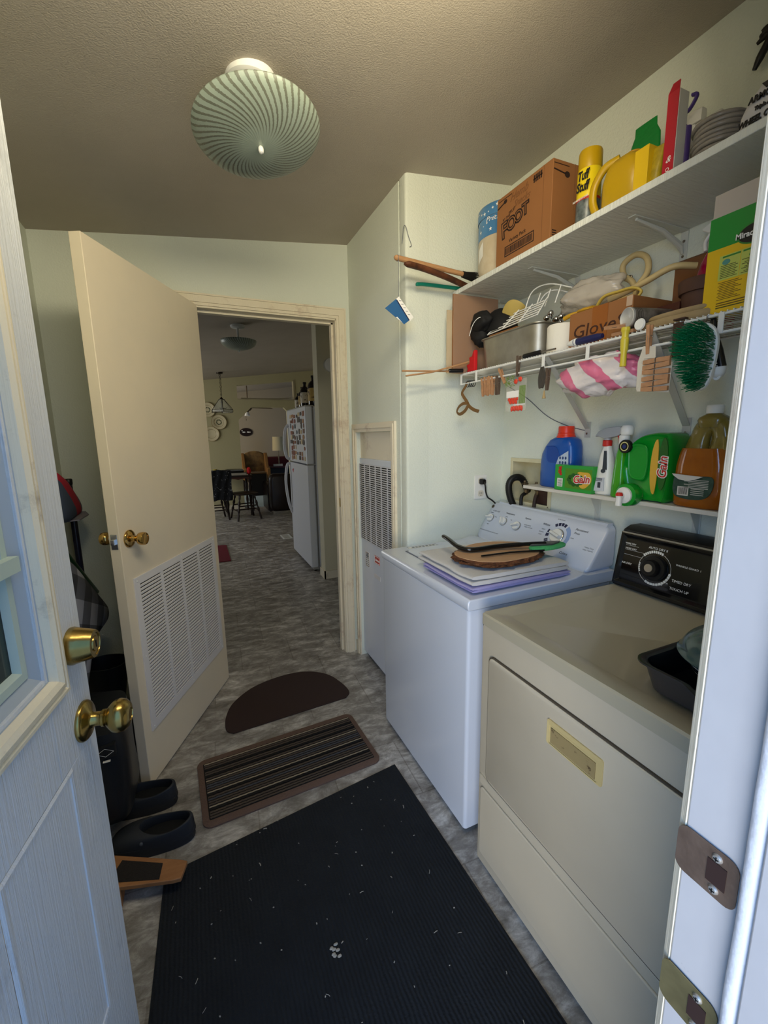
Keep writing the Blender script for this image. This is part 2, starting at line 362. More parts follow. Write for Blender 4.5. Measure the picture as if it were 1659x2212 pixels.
def strike(z, y0=.132, y1=.171, mat=COPPER, bright=False):
    h = .0205; mb = MB(); X = None
    # plate with opening made of a ring of quads
    outer = rrect(y0, y1 + .004, z - h, z + h, .008); inner = rrect(y0 + .008, y0 + .020, z - h * .45, z + h * .45, .003)
    mb.loft([[(.3335, a, b) for a, b in outer], [(.3328, a, b) for a, b in outer], [(.3328, a, b) for a, b in inner], [(.345, a, b) for a, b in inner]], cap=False)
    p = B('strike_plate', mb, mat, jb, smooth=30)
    mb = MB(); mb.box(.3322, .3335, y0 + .0075, y0 + .0205, z - h * .47, z + h * .47); B('latch_pocket', mb, M('pocket_brown', '#2a1712', .7), p)
    for s in (-1, 1):
        mb = MB(); mb.lathe([(.0001, -.0022), (.0026, -.0018), (.0034, -.0006), (.0036, 0)], (.3328, y0 + .0145, z + s * h * .68), 14, ax='x')
        mb.box(.3303, .3308, y0 + .0128, y0 + .0162, z + s * h * .68 - .0004, z + s * h * .68 + .0004, 1); mb.box(.3303, .3308, y0 + .0141, y0 + .0149, z + s * h * .68 - .0017, z + s * h * .68 + .0017, 1)
        B('screw', mb, [M('screw_steel', '#b8b4ac', .42, .7), INKK], p)
    return p
strike(1.0505); strike(.917, mat=M('tarnished_brass_plate', '#a89a6c', .3, .75, vary=('#5c563c', 20, .6)))

# ------------------------------------------------------------------ outside door, open inwards on the left
an = math.radians(9.6); ud = Vector((math.sin(an), math.cos(an), 0)); nd = Vector((math.cos(an), -math.sin(an), 0)); p0 = Vector((-.2135, .8198, 0))
DX = Matrix(((ud.x, nd.x, 0, p0.x), (ud.y, nd.y, 0, p0.y), (0, 0, 1, 0), (0, 0, 0, 1)))     # local: (u along door, out towards room, z)
d1 = thing('door_1', 'open white outside door with window, brass knob and deadbolt', 'door', tuple(DX @ Vector((-.65, 0, 0))), kind='structure')
mb = MB(); H1 = 2.03
U0, U1 = -.655, .038
wu0, wu1, wz0, wz1 = -.535, -.090, 1.033, 1.78
pr = [(-.562, -.362), (-.258, -.058)]; pz0, pz1 = .37, .86
def dbox(a, b, z0, z1, d0=-.044, d1_=0): mb.box(a, b, d0, d1_, z0, z1, 0, DX)
dbox(U0, wu0, pz1, H1); dbox(wu1, U1, pz1, H1); dbox(wu0, wu1, wz1, H1); dbox(wu0, wu1, pz1, wz0)
dbox(U0, U1, .012, pz0); dbox(U0, pr[0][0], pz0, pz1); dbox(pr[0][1], pr[1][0], pz0, pz1); dbox(pr[1][1], U1, pz0, pz1)
slab = B('door_slab', mb, EXTW, d1, bevel=.001)
for a, b in pr:
    mb = MB(); R_ = lambda i, d: [(a + i, d, pz0 + i), (b - i, d, pz0 + i), (b - i, d, pz1 - i), (a + i, d, pz1 - i)]
    mb.loft([R_(0, 0), R_(.004, .003), R_(.010, .002), R_(.016, -.009), R_(.032, -.010), R_(.058, -.003), R_(.062, -.003)], cap=True, X=DX)
    B('raised_panel', mb, EXTW, d1, smooth=20)
mb = MB(); R_ = lambda i, d: [(wu0 - .047 + i, d, wz0 - .047 + i), (wu1 + .047 - i, d, wz0 - .047 + i), (wu1 + .047 - i, d, wz1 + .047 - i), (wu0 - .047 + i, d, wz1 + .047 - i)]
mb.loft([R_(0, 0), R_(0, .006), R_(.005, .011), (R_(.011, .012)), R_(.014, .008), R_(.018, .013), R_(.028, .016), R_(.036, .012), R_(.039, .004), R_(.040, -.001)], cap=False, X=DX)
B('window_moulding', mb, EXTTRIM, d1, smooth=25)
mb = MB(); i0 = .047
mb.loft([R_(.060, -.015), R_(.062, -.012), R_(.074, -.012), R_(.077, -.016), R_(.079, -.021)], cap=False, X=DX)
mb.box(wu0, wu1 - .012, -.020, .000, 1.205, 1.226, 0, DX)
B('sash_frame', mb, M('sash_pale_green', '#b9c9bd', .5), d1, smooth=25)
mb = MB(); mb.box(wu0 + .005, wu1 - .005, -.025, -.021, wz0, wz1, 0, DX)
B('window_pane', mb, GLASSD, d1)
mb = MB(); mb.loft([R_(.040, .001), R_(.045, -.003), R_(.060, -.015)], cap=False, X=DX); B('window_reveal', mb, M('reveal_blue_grey', '#aab4bb', .5), d1, smooth=25)
def lat(mb, prof, u, z, mi=0, n=32):
    rings = []
    for r, d in prof:
        r = max(r, 1e-4); rings.append([(u + r * math.cos(2 * PI * i / n), d, z + r * math.sin(2 * PI * i / n)) for i in range(n)])
    return mb.loft(rings, mi, False, DX)
mb = MB(); lat(mb, [(.034, 0), (.0345, .003), (.033, .006), (.029, .009), (.016, .012), (.012, .016), (.0118, .028), (.0145, .030), (.0145, .034), (.012, .036), (.0185, .040), (.0265, .048), (.0285, .056), (.0265, .065), (.020, .0715), (.011, .074), (.0105, .0725), (.0001, .0725)], 0, .9028)
B('door_knob', mb, BRASS, d1, smooth=50)
mb = MB(); lat(mb, [(.031, 0), (.0315, .004), (.0295, .010), (.024, .033), (.0225, .036), (.0185, .0365), (.018, .035), (.013, .035), (.012, .037), (.0001, .037)], -.002, 1.0428)
dbt = B('deadbolt', mb, BRASS, d1, smooth=35)
mb = MB(); mb.box(-.003, -.001, .0365, .0378, 1.037, 1.0486, 0, DX); B('keyhole', mb, DARKHOLE, dbt)

# ------------------------------------------------------------------ interior door, open towards us
a2 = math.radians(26.18); u2 = Vector((math.sin(a2), math.cos(a2), 0)); n2 = Vector((u2.y, -u2.x, 0)); q0 = Vector((-.267, 1.7535, 0))
DX2 = Matrix(((u2.x, n2.x, 0, q0.x), (u2.y, n2.y, 0, q0.y), (0, 0, 1, 0), (0, 0, 0, 1)))
d2 = thing('door_2', 'cream flush interior door swung open, with louvred return-air grille', 'door', tuple(DX2 @ Vector((.78, 0, 0))), kind='structure')
mb = MB(); mb.box(-.004, .785, -.040, 0, .008, 2.036, 0, DX2); B('door_slab', mb, DOORW, d2, bevel=.002)
g = MB(); ga, gb, gz0, gz1 = .042, .736, .222, .864
colw = (gb - ga - .075) / 4
mb = MB(); frame(mb, ga, gb, gz0, gz1, .030, 0, .0055, 'y', 0, DX2)
xs = []
inn0, inn1 = ga + .03, gb - .03; cw = (inn1 - inn0 - 3 * .016) / 4
for k in range(3): mb.box(inn0 + cw * (k + 1) + .016 * k, inn0 + cw * (k + 1) + .016 * (k + 1), 0, .005, gz0 + .03, gz1 - .03, 0, DX2)
mb.box(ga + .004, gb - .004, .0002, .0008, gz0 + .004, gz1 - .004, 1, DX2)
gr = B('return_air_grille', mb, [M('grille_white', '#e2e0e2', .35), M('grille_gap', '#201f22', .8)], d2, bevel=.0008)
mb = MB(); ns = 40; dz = (gz1 - gz0 - .06) / ns
for k in range(4):
    a = inn0 + k * (cw + .016); b = a + cw
    for j in range(ns):
        z = gz0 + .03 + j * dz
        mb.add([(a, .0014, z + dz * .10), (b, .0014, z + dz * .10), (b, .0048, z), (a, .0048, z), (a, .0014, z + dz * .62), (b, .0014, z + dz * .62), (b, .0056, z + dz * .5), (a, .0056, z + dz * .5)],
               [(0, 1, 2, 3), (4, 7, 6, 5), (3, 2, 6, 7), (0, 4, 5, 1), (0, 3, 7, 4), (1, 5, 6, 2)], 0, DX2)
B('louvre_slats', mb, M('grille_white'), gr, smooth=0)
mb = MB()
for a, z in ((ga + .015, gz1 - .015), (gb - .015, gz1 - .015), (ga + .015, gz0 + .015), (gb - .015, gz0 + .015), ((ga + gb) / 2, gz1 - .015), ((ga + gb) / 2, gz0 + .015), (ga + .015, .54), (gb - .015, .54)):
    mb.lathe([(.004, .0055), (.003, .0075), (.0001, .008)], (a, 0, z), 10, ax='y', X=DX2)
B('grille_screws', mb, WHITEP, gr)
def lat2(mb, prof, u, z, s=1, n=28):
    rings = []
    for r, d in prof:
        r = max(r, 1e-4); rings.append([(u + r * math.cos(2 * PI * i / n), d * s + (0 if s > 0 else -.04), z + r * math.sin(2 * PI * i / n)) for i in range(n)])
    return mb.loft(rings, 0, False, DX2)
KP = [(.033, 0), (.0335, .003), (.031, .006), (.024, .010), (.013, .013), (.0105, .020), (.0105, .030), (.015, .034), (.0225, .040), (.0245, .050), (.024, .058), (.0225, .062), (.018, .063), (.0175, .061), (.009, .060), (.0001, .060)]
mb = MB(); lat2(mb, KP, .05, 1.018); B('door_knob', mb, BRASS2, d2, smooth=50)
mb = MB(); lat2(mb, KP, .05, 1.018, -1); B('door_knob', mb, BRASS2, d2, smooth=50)
mb = MB(); mb.box(-.0058, -.004, -.032, -.008, .99, 1.046, 0, DX2); mb.box(-.016, -.005, -.027, -.014, 1.008, 1.028, 0, DX2); B('latch', mb, CHROME, d2, bevel=.002)
# ------------------------------------------------------------------ furnace
fu = thing('wall_furnace_unit', 'tall white furnace with slotted grille recessed behind cream casing', 'furnace', (.94, 2.14, 0))
mb = MB(); mb.box(.897, 1.35, 1.885, 2.395, .03, 1.253); B('cabinet', mb, WHITEE, fu, bevel=.004)
mb = MB(); mb.box(.8955, .898, 1.905, 2.378, .775, 1.215); gp = B('grille', mb, DARKHOLE, fu)
mb = MB(); ncol = 6; zz0, zz1 = .772, 1.218
for k in range(ncol + 1):
    y = 1.902 + k * (.479 / ncol); mb.box(.892, .897, y - .0045, y + .0045, zz0, zz1)
nr = 38
for j in range(nr + 1):
    z = zz0 + j * (zz1 - zz0) / nr; mb.box(.8925, .8965, 1.90, 2.383, z - .0028, z + .0028)
B('grille_bars', mb, M('furnace_white', '#c9c8cc', .35), gp)
mb = MB(); mb.box(.905, .92, 1.885, 2.395, 1.253, 1.41); T('trim_4', mb, TRIM, 'cream board above the furnace inside its opening', 'trim', kind='structure')
mb = MB(); mb.box(.8955, .897, 2.262, 2.318, .612, .70); frame(mb, 2.264, 2.316, .614, .698, .003, .8948, .8956, 'x', 1)
for k in range(5): mb.box(.8948, .8954, 2.27 + .003 * (k % 2), 2.31, .625 + k * .012, .629 + k * .012, 2)
mb.lathe([(.014, -.0002), (.0138, -.0006), (.0001, -.0006)], (.8952, 2.29, .680), 16, ax='x', mi=2)
B('rating_label', mb, [WHITEP, M('maroon_ink', '#5a3030', .6), INKG], fu)
mb = MB(); mb.box(.8955, .897, 2.105, 2.18, .665, .71); frame(mb, 2.107, 2.178, .667, .708, .003, .8948, .8956, 'x', 1)
rl = B('brand_badge', mb, [M('badge_red', '#b03026', .5), INKW], fu); text('badge_lettering', 'Coleman', .019, (.8945, 2.143, .6875), '-x', INKW, fu)
mb = MB(); mb.box(.8955, .897, 2.10, 2.19, .575, .60); B('handle_plate', mb, M('furnace_white'), fu)

# ------------------------------------------------------------------ washer
wa = thing('washing_machine', 'white top-load washing machine beside the almond dryer', 'washing machine', (1.08, 1.40, 0))
mb = MB(); mb.prism(rrect(.751, 1.39, 1.056, 1.729, .012, 4), .022, .829, 'z'); B('cabinet', mb, WHITEE, wa, bevel=.002)
for x, y in ((.79, 1.1), (.79, 1.68), (1.34, 1.1), (1.34, 1.68)): mb = MB(); mb.lathe([(.02, 0), (.02, .012), (.01, .014), (.01, .025)], (x, y, 0), 14, cap=True); B('foot', mb, BLACKP, wa)
mb = MB()
prof = [(.748, .831), (.744, .842), (.745, .860), (.751, .868), (.775, .8675), (1.165, .870), (1.20, .874), (1.235, .884), (1.262, .876), (1.395, .876), (1.395, .831)]
mb.prism([(x, z) for x, z in prof], 1.050, 1.7325, 'y'); tp = B('top', mb, WHITEE, wa, bevel=.004, smooth=35)
mb = MB(); frame(mb, .83, 1.155, 1.115, 1.655, .0035, .8675, .8705, 'z'); B('lid_seam', mb, INKG, wa)
mb = MB(); mb.prism(rrect(.834, 1.151, 1.119, 1.651, .02), .868, .8735, 'z'); B('lid', mb, WHITEE, wa, bevel=.002)
mb = MB(); mb.prism(rrect(.862, 1.02, 1.682, 1.712, .012), .8682, .8690, 'z'); frame(mb, .864, 1.018, 1.684, 1.710, .0018, .869, .8694, 'z', 1)
for k in range(7): mb.box(.885 + k * .018, .897 + k * .018, 1.69, 1.704, .869, .8693, 1)
B('instruction_strip', mb, [WHITEP, INKG], wa)
# console : slanted face from (1.262,.874) to (1.375,1.047)
v_ = Vector((.115, 0, .176)).normalized(); nW = Vector((-v_.z, 0, v_.x)); cp = Vector((1.26, 0, .872))
CW = Matrix(((0, v_.x, nW.x), (-1, v_.y, nW.y), (0, v_.z, nW.z)))
def cw(y, v, d=0): return cp + Vector((0, y, 0)) + v_ * v + nW * d
mb = MB(); rings = []
y0_, y1_ = 1.062, 1.731
def cring(ins, d):
    pts = rrect(y0_ + ins, y1_ - ins, .004 + ins, .205 - ins, .03, 6); return [tuple(cw(y, v, d)) for y, v in pts]
back = [(1.40, max(min(y, y1_), y0_), p[2]) for (y, v), p in zip(rrect(y0_, y1_, .004, .205, .03, 6), cring(0, 0))]
mb.loft([back, cring(0, -.012), cring(.001, -.004), cring(.005, 0), cring(.2, 0)][:4]); con = B('control_console', mb, WHITEE, wa, smooth=50)
mb = MB(); mb.prism([(1.262, .874), (1.375, 1.047), (1.40, 1.047), (1.40, .874)], 1.075, 1.69, 'y'); B('console_body', mb, WHITEE, wa)
def knob(y, v, r, ang, par):
    Xk = Matrix.Translation(cw(y, v, 0)) @ CW.to_4x4() @ Matrix.Rotation(ang, 4, 'Z')
    mb = MB(); mb.lathe([(r * 1.12, 0), (r * 1.12, .004), (r * 1.05, .006)], n=28, X=Xk, cap=True); kb = B('knob', mb, CHROME, par, smooth=50)
    mb = MB(); mb.lathe([(r, .004), (r * .97, .011), (r * .9, .013), (.0001, .013)], n=28, X=Xk)
    mb.loft([[(p[0] * a, p[1] * a * b, z) for p in rrect(-r, r, -r * .28, r * .28, r * .2)] for a, b, z in ((.98, 1, .010), (.98, .9, .020), (.9, .6, .025))], X=Xk)
    B('knob_grip', mb, WHITEP, kb, smooth=40); return kb
knob(1.690, .116, .019, .2, wa); knob(1.592, .114, .019, -1.1, wa); knob(1.497, .109, .020, .35, wa); knob(1.262, .113, .029, -.25, wa)
mb = MB()
def arc(mb, y, v, r0, r1, a0, a1, mi, n=1):
    for k in range(n):
        t0 = a0 + (a1 - a0) * k / n; t1 = a0 + (a1 - a0) * (k + .8 if n > 1 else k + 1) / n; st = 6
        for j in range(st):
            q0, q1 = t0 + (t1 - t0) * j / st, t0 + (t1 - t0) * (j + 1) / st
            pts = [cw(y - r * math.cos(q), v + r * math.sin(q), .0006) for r, q in ((r0, q0), (r1, q0), (r1, q1), (r0, q1))]
            mb.add([tuple(p) for p in pts], [(0, 1, 2, 3)], mi)
arc(mb, 1.262, .113, .044, .062, -1.1, 1.0, 1); arc(mb, 1.262, .113, .046, .060, 1.15, 2.3, 0, 4); arc(mb, 1.262, .113, .044, .060, 2.75, 3.4, 0, 2); arc(mb, 1.262, .113, .044, .062, 3.55, 4.9, 0, 9)
B('dial_markings', mb, [INKBL, INKLB], wa)
def wt(s, y, v, size, sh=0, spin=0): text('console_lettering', s, size, tuple(cw(y, v, .0004)), CW, INKG if size < .011 else INKK, wa, .0002, sh)
for a in (('LOAD SIZE', 1.676, .157, .0105), ('Temperature', 1.575, .160, .0115), ('Options', 1.455, .157, .0115), ('Whites', 1.342, .151, .0135, .3), ('Permanent', 1.165, .160, .0135, .3), ('Press', 1.180, .144, .0125, .3), ('Colors', 1.196, .052, .0145, .3),
          ('small', 1.725, .125, .007), ('medium', 1.70, .146, .007), ('large', 1.66, .128, .007), ('super', 1.69, .084, .007), ('cold', 1.63, .135, .007), ('warm', 1.59, .142, .007), ('hot', 1.55, .132, .007), ('EXTRA RINSE', 1.44, .126, .007), ('FABRIC SOFTENER', 1.43, .117, .006),
          ('HEAVY', 1.345, .128, .0065), ('NORMAL', 1.35, .115, .0065), ('LIGHT', 1.35, .103, .0065), ('EXTRA RINSE', 1.28, .185, .0065), ('SOAK', 1.19, .12, .0065), ('Heavy Duty', 1.10, .10, .0085), ('Large Capacity', 1.10, .09, .0075), ('PUSH KNOB IN TO STOP, PULL OUT TO START', 1.655, .048, .0065)): wt(*a)
mb = MB(); Xg = Matrix.Translation(cw(1.718, .178, 0)) @ CW.to_4x4(); mb.lathe([(.0001, .001), (.0085, .001), (.009, 0)], X=Xg, n=20); B('badge', mb, M('badge_bronze', '#5a4f3b', .4, .6), wa)

# ------------------------------------------------------------------ dryer
dr = thing('clothes_dryer', 'almond clothes dryer with black control console', 'clothes dryer', (1.07, .606, 0))
DY0, DY1 = .236, .974
mb = MB(); mb.prism(rrect(.742, 1.39, DY0, DY1, .008, 3), .012, .826, 'z'); B('cabinet', mb, ALMOND, dr, bevel=.001)
mb = MB(); mb.box(.7425, 1.38, DY0 + .004, DY1 - .004, .8215, .8285); B('top_gap', mb, DARKHOLE, dr)
mb = MB()
outer = rrect(.739, 1.39, DY0 - .003, DY1 + .003, .012, 4)
def lift(z, i): return [(x, y, z) for x, y in rrect(.739 + i, 1.39 - i, DY0 - .003 + i, DY1 + .003 - i, .012, 4)]
mb.loft([lift(.828, 0), lift(.857, 0), lift(.862, .004), lift(.862, .05), lift(.8585, .056)]); B('top', mb, ALMTOP, dr, smooth=30)
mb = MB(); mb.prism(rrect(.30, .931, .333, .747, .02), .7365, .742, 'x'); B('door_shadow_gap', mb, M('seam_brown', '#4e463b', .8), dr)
mb = MB(); dp = rrect(.293, .928, .338, .743, .018)
h0, h1, hz0, hz1 = .5385, .6945, .636, .7005
mb.loft([[(.743, y, z) for y, z in dp], [(.735, y, z) for y, z in dp], [(.733, .6105 + (y - .6105) * .99, .54 + (z - .54) * .99) for y, z in dp]]); dd = B('dryer_door', mb, ALMOND, dr, smooth=30)
mb = MB(); mb.prism(rrect(.268, .955, .05, .292, .012), .736, .744, 'x'); B('lower_panel', mb, ALMOND, dr, bevel=.003)
mb = MB(); mb.box(.7375, .743, .262, .962, .300, .330); B('panel_ridge', mb, ALMOND, dr, bevel=.002)
mb = MB(); r0 = rrect(h0, h1, hz0, hz1, .006); r1 = rrect(h0 + .013, h1 - .006, hz0 + .002, hz1 - .012, .003)
mb.loft([[(.733, y, z) for y, z in r0], [(.7295, y, z) for y, z in r0], [(.7305, y, z) for y, z in r1], [(.7325, y, z - .003) for y, z in r1]]); B('door_pull', mb, ALMTRIM, dd, smooth=25)
mb = MB(); mb.box(.7300, .7318, h0 + .018, h1 - .012, hz0 + .006, hz1 - .019); B('pull_recess', mb, M('pull_recess_tan', '#9c8b62', .6, dirt=('#5b4a32', 40, .58)), dd)
v2 = Vector((.035, 0, .19)).normalized(); nD = Vector((-v2.z, 0, v2.x)); cq = Vector((1.287, 0, .864)); CD = Matrix(((0, v2.x, nD.x), (-1, v2.y, nD.y), (0, v2.z, nD.z)))
def cd(y, v, d=0): return cq + Vector((0, y, 0)) + v2 * v + nD * d
mb = MB(); mb.prism([(1.287, .864), (1.322, 1.054), (1.352, 1.066), (1.405, 1.066), (1.405, .864)], DY0, DY1, 'y'); B('control_console', mb, BLACKP, dr, bevel=.004)
mb = MB(); fo = lambda i, d: [tuple(cd(y, v, d)) for y, v in ((DY0 + .004 + i, .008 + i), (DY1 - .004 - i, .008 + i), (DY1 - .004 - i, .186 - i), (DY0 + .004 + i, .186 - i))]
mb.loft([fo(0, 0), fo(0, .010), fo(.008, .011), fo(.018, .002)], cap=False); B('console_bezel', mb, BLACKG, dr, bevel=.001)
mb = MB(); mb.add([tuple(p) for p in (cd(DY0 + .02, .182, .0115), cd(DY1 - .008, .182, .0115), cd(DY1 - .008, .187, .0115), cd(DY0 + .02, .187, .0115), cd(DY0 + .02, .182, .006), cd(DY1 - .008, .182, .006), cd(DY1 - .008, .187, .006), cd(DY0 + .02, .187, .006))], [(0, 1, 2, 3), (0, 4, 5, 1), (2, 6, 7, 3), (1, 5, 6, 2), (0, 3, 7, 4)]); B('silver_strip', mb, M('brushed_silver', '#a7a6a4', .3, .8), dr)
mb = MB(); mb.add([tuple(cd(y, v, .0024)) for y, v in ((DY0 + .024, .03), (DY1 - .022, .03), (DY1 - .022, .165), (DY0 + .024, .165))], [(0, 1, 2, 3)]); B('dial_panel', mb, M('glossy_dark_panel', '#060708', .12, coat=.5), dr)
def arcd(mb, y, v, r0, r1, a0, a1, mi, n=1, fill=.75, d=.003):
    for k in range(n):
        t0 = a0 + (a1 - a0) * k / n; t1 = a0 + (a1 - a0) * (k + (fill if n > 1 else 1)) / n; st = 3 if n > 1 else 24
        for j in range(st):
            q0, q1 = t0 + (t1 - t0) * j / st, t0 + (t1 - t0) * (j + 1) / st
            mb.add([tuple(cd(y - r * math.cos(q), v + r * math.sin(q), d)) for r, q in ((r0, q0), (r1, q0), (r1, q1), (r0, q1))], [(0, 1, 2, 3)], mi)
mb = MB(); dc = (.842, .090)
arcd(mb, *dc, .051, .052, 0, 2 * PI, 0); arcd(mb, *dc, .048, .056, 1.2, 2.5, 0, 10); arcd(mb, *dc, .047, .054, -2.0, -.05, 0, 11, .85); arcd(mb, *dc, .047, .052, 3.0, 3.6, 0, 5)
for v, a, b in ((.143, .905, .95), (.128, .875, .95), (.112, .885, .95)): mb.add([tuple(cd(y, vv, .003)) for y, vv in ((a, v), (b, v), (b, v + .0006), (a, v + .0006))], [(0, 1, 2, 3)])
B('dial_scale', mb, INKW, dr)
Xd = Matrix.Translation(cd(*dc, 0)) @ CD.to_4x4()
mb = MB(); mb.lathe([(.041, .002), (.041, .010), (.038, .014), (.027, .015), (.0255, .030), (.023, .033), (.0001, .033)], n=40, X=Xd); kd = B('timer_knob', mb, BLACKP, dr, smooth=40)
mb = MB(); mb.lathe([(.0001, .0345), (.010, .0345), (.0125, .0345), (.0135, .033)], n=32, X=Xd); B('knob_cap', mb, M('spun_aluminium', '#d4d4d6', .22, 1), kd, smooth=40)
for s, y, v, z in (('AUTO DRY II', .842, .152, .0105), ('MORE DRY', .935, .149, .008), ('MORE DRY', .93, .133, .008), ('AIR DRY', .935, .083, .0095), ('WRINKLE GUARD  I', .745, .118, .008), ('TIMED DRY', .755, .069, .011), ('TOUCH UP', .757, .045, .011), ('70', .795, .055, .006), ('60', .81, .046, .006), ('50', .825, .040, .006), ('40', .845, .038, .006)):
    text('console_lettering', s, z, tuple(cd(y, v, .003)), CD, INKW, dr, .0002)

# ------------------------------------------------------------------ ceiling light (laundry) and its twin in the kitchen
def swirl():
    m = bpy.data.materials.new('swirled_frosted_glass'); m.use_nodes = True; n = m.node_tree; L = n.links; b = n.nodes['Principled BSDF']
    co = n.nodes.new('ShaderNodeTexCoord'); s = n.nodes.new('ShaderNodeSeparateXYZ'); L.new(co.outputs['Object'], s.inputs[0])
    def mt(op, *a):
        q = n.nodes.new('ShaderNodeMath'); q.operation = op
        for i, x in enumerate(a):
            if isinstance(x, (int, float)): q.inputs[i].default_value = x
            else: L.new(x, q.inputs[i])
        return q.outputs[0]
    at = mt('ARCTAN2', s.outputs['Y'], s.outputs['X']); r = mt('SQRT', mt('ADD', mt('MULTIPLY', s.outputs['X'], s.outputs['X']), mt('MULTIPLY', s.outputs['Y'], s.outputs['Y'])))
    ph = mt('ADD', mt('MULTIPLY', at, 48), mt('MULTIPLY', mt('POWER', r, 1.0), 260)); w_ = mt('SINE', ph)
    nz = n.nodes.new('ShaderNodeTexNoise'); nz.inputs['Scale'].default_value = 260; L.new(co.outputs['Object'], nz.inputs[0])
    fade = n.nodes.new('ShaderNodeMapRange'); fade.inputs[1].default_value = .045; fade.inputs[2].default_value = .08; L.new(r, fade.inputs[0])
    st = n.nodes.new('ShaderNodeMapRange'); st.inputs[1].default_value = .25; st.inputs[2].default_value = .55; L.new(mt('ADD', w_, mt('MULTIPLY', mt('SUBTRACT', nz.outputs[0], .5), 1.6)), st.inputs[0])
    f = mt('MULTIPLY', st.outputs[0], fade.outputs[0]); mx = n.nodes.new('ShaderNodeMix'); mx.data_type = 'RGBA'
    mx.inputs[6].default_value = hx('#98a599'); mx.inputs[7].default_value = hx('#6c7063'); L.new(f, mx.inputs[0]); L.new(mx.outputs[2], b.inputs['Base Color'])
    b.inputs['Roughness'].default_value = .3; b.inputs['Subsurface Weight'].default_value = .2; b.inputs['Subsurface Radius'].default_value = (.02, .02, .02)
    bp = n.nodes.new('ShaderNodeBump'); bp.inputs['Strength'].default_value = .3; bp.inputs['Distance'].default_value = .002; L.new(st.outputs[0], bp.inputs['Height']); L.new(bp.outputs[0], b.inputs['Normal'])
    return m
SW = swirl()
def bowl_light(loc, label, zc, r=.171, dep=.082, tilt=None, off=(0, 0)):
    t = thing('ceiling_light', label, 'ceiling light', loc)
    X = Matrix.Translation(Vector(loc) + Vector((off[0], off[1], 0)))
    mb = MB(); mb.lathe([(.0001, zc), (.068, zc), (.066, zc - .022), (.055, zc - .028), (.012, zc - .03), (.008, .012), (.0001, .012)], X=X, n=32); B('canopy', mb, WHITEM, t, smooth=40)
    X = Matrix.Translation(loc) @ (tilt or Matrix.Identity(4)); k_ = r / .172; q_ = dep / .082
    mb = MB(); pr_ = [(.171, .0), (.172, -.006)] + [(.170 * math.cos(a), -.006 - .082 * math.sin(a)) for a in [i * PI / 2 / 12 for i in range(1, 12)]] + [(.0001, -.088)]
    pr_ += [(.0001, -.085)] + [(.166 * math.cos(a), -.004 - .078 * math.sin(a)) for a in [i * PI / 2 / 12 for i in range(11, 0, -1)]] + [(.168, .0), (.171, .0)]
    mb.lathe([(a * k_, b * q_) for a, b in pr_], X=X, n=72); B('glass_bowl', mb, SW, t, smooth=50)
    mb = MB(); mb.lathe([(.0045, -.087 * q_), (.0075, -.087 * q_ - .004), (.008, -.087 * q_ - .011), (.006, -.087 * q_ - .018), (.0001, -.087 * q_ - .020)], X=X, n=18); B('finial', mb, WHITEP, t, smooth=50)
    return t
L1 = bowl_light((.2525, 1.445, 2.262), 'large swirled glass bowl ceiling light in the laundry room', .103, .182, .042, Matrix.Rotation(math.atan(-.17), 4, 'X') @ Matrix.Rotation(-math.atan(.086), 4, 'Y'), (-.02, -.045))
L2 = bowl_light((.50, 4.62, 2.32), 'smaller-looking swirled glass ceiling light in the kitchen beyond the doorway', .145)
for o in (L1, L2): o['group'] = 'swirled glass ceiling lights'

# ------------------------------------------------------------------ shelves
mb = MB(); mb.box(1.100, 1.419, .20, 1.712, 1.976, 1.995)
SHF = grain_mat('shelf_white', '#d9dcd6', 8, .35, .5)
T('upper_wall_shelf', mb, M('shelf_paint', '#d7dad4', .5, bump=(14, .5), stretch=(1, 8, 1), dirt=('#8d8a80', 9, .74)), 'white painted board shelf just below the ceiling', 'shelf', bevel=.0015)
def bracket(y, z, d, h, wdt, mat, name, label, cat='shelf bracket'):
    t = thing(name, label, cat, (1.418, y, z - h / 2), 'shelf brackets')
    mb = MB(); mb.box(1.42 - d, 1.4188, y - wdt / 2, y + wdt / 2, z - .003, z - .0002); mb.box(1.4165, 1.4192, y - wdt / 2, y + wdt / 2, z - h, z - .003); B('arms', mb, mat, t, bevel=.0008)
    mb = MB(); mb.tube([(1.42 - d + .02, y, z - .006), (1.42 - d * .45, y, z - .016), (1.40, y, z - .045), (1.412, y, z - h + .02)], [.004, .007, .009, .004], 8); B('brace', mb, mat, t)
    for zz in (z - h + .012, z - .03): mb = MB(); mb.lathe([(.004, -.0035), (.0035, -.005), (.0001, -.005)], (1.4192, y, zz), 10, ax='x'); B('screw', mb, STEEL, t)
    return t
bracket(1.325, 1.976, .24, .085, .022, M('bracket_white', '#c9ccc6', .4), 'shelf_bracket', 'white metal bracket under the top shelf, nearer the corner')
bracket(.925, 1.976, .24, .085, .022, M('bracket_white'), 'shelf_bracket', 'white metal bracket under the top shelf, left of the green and yellow box')

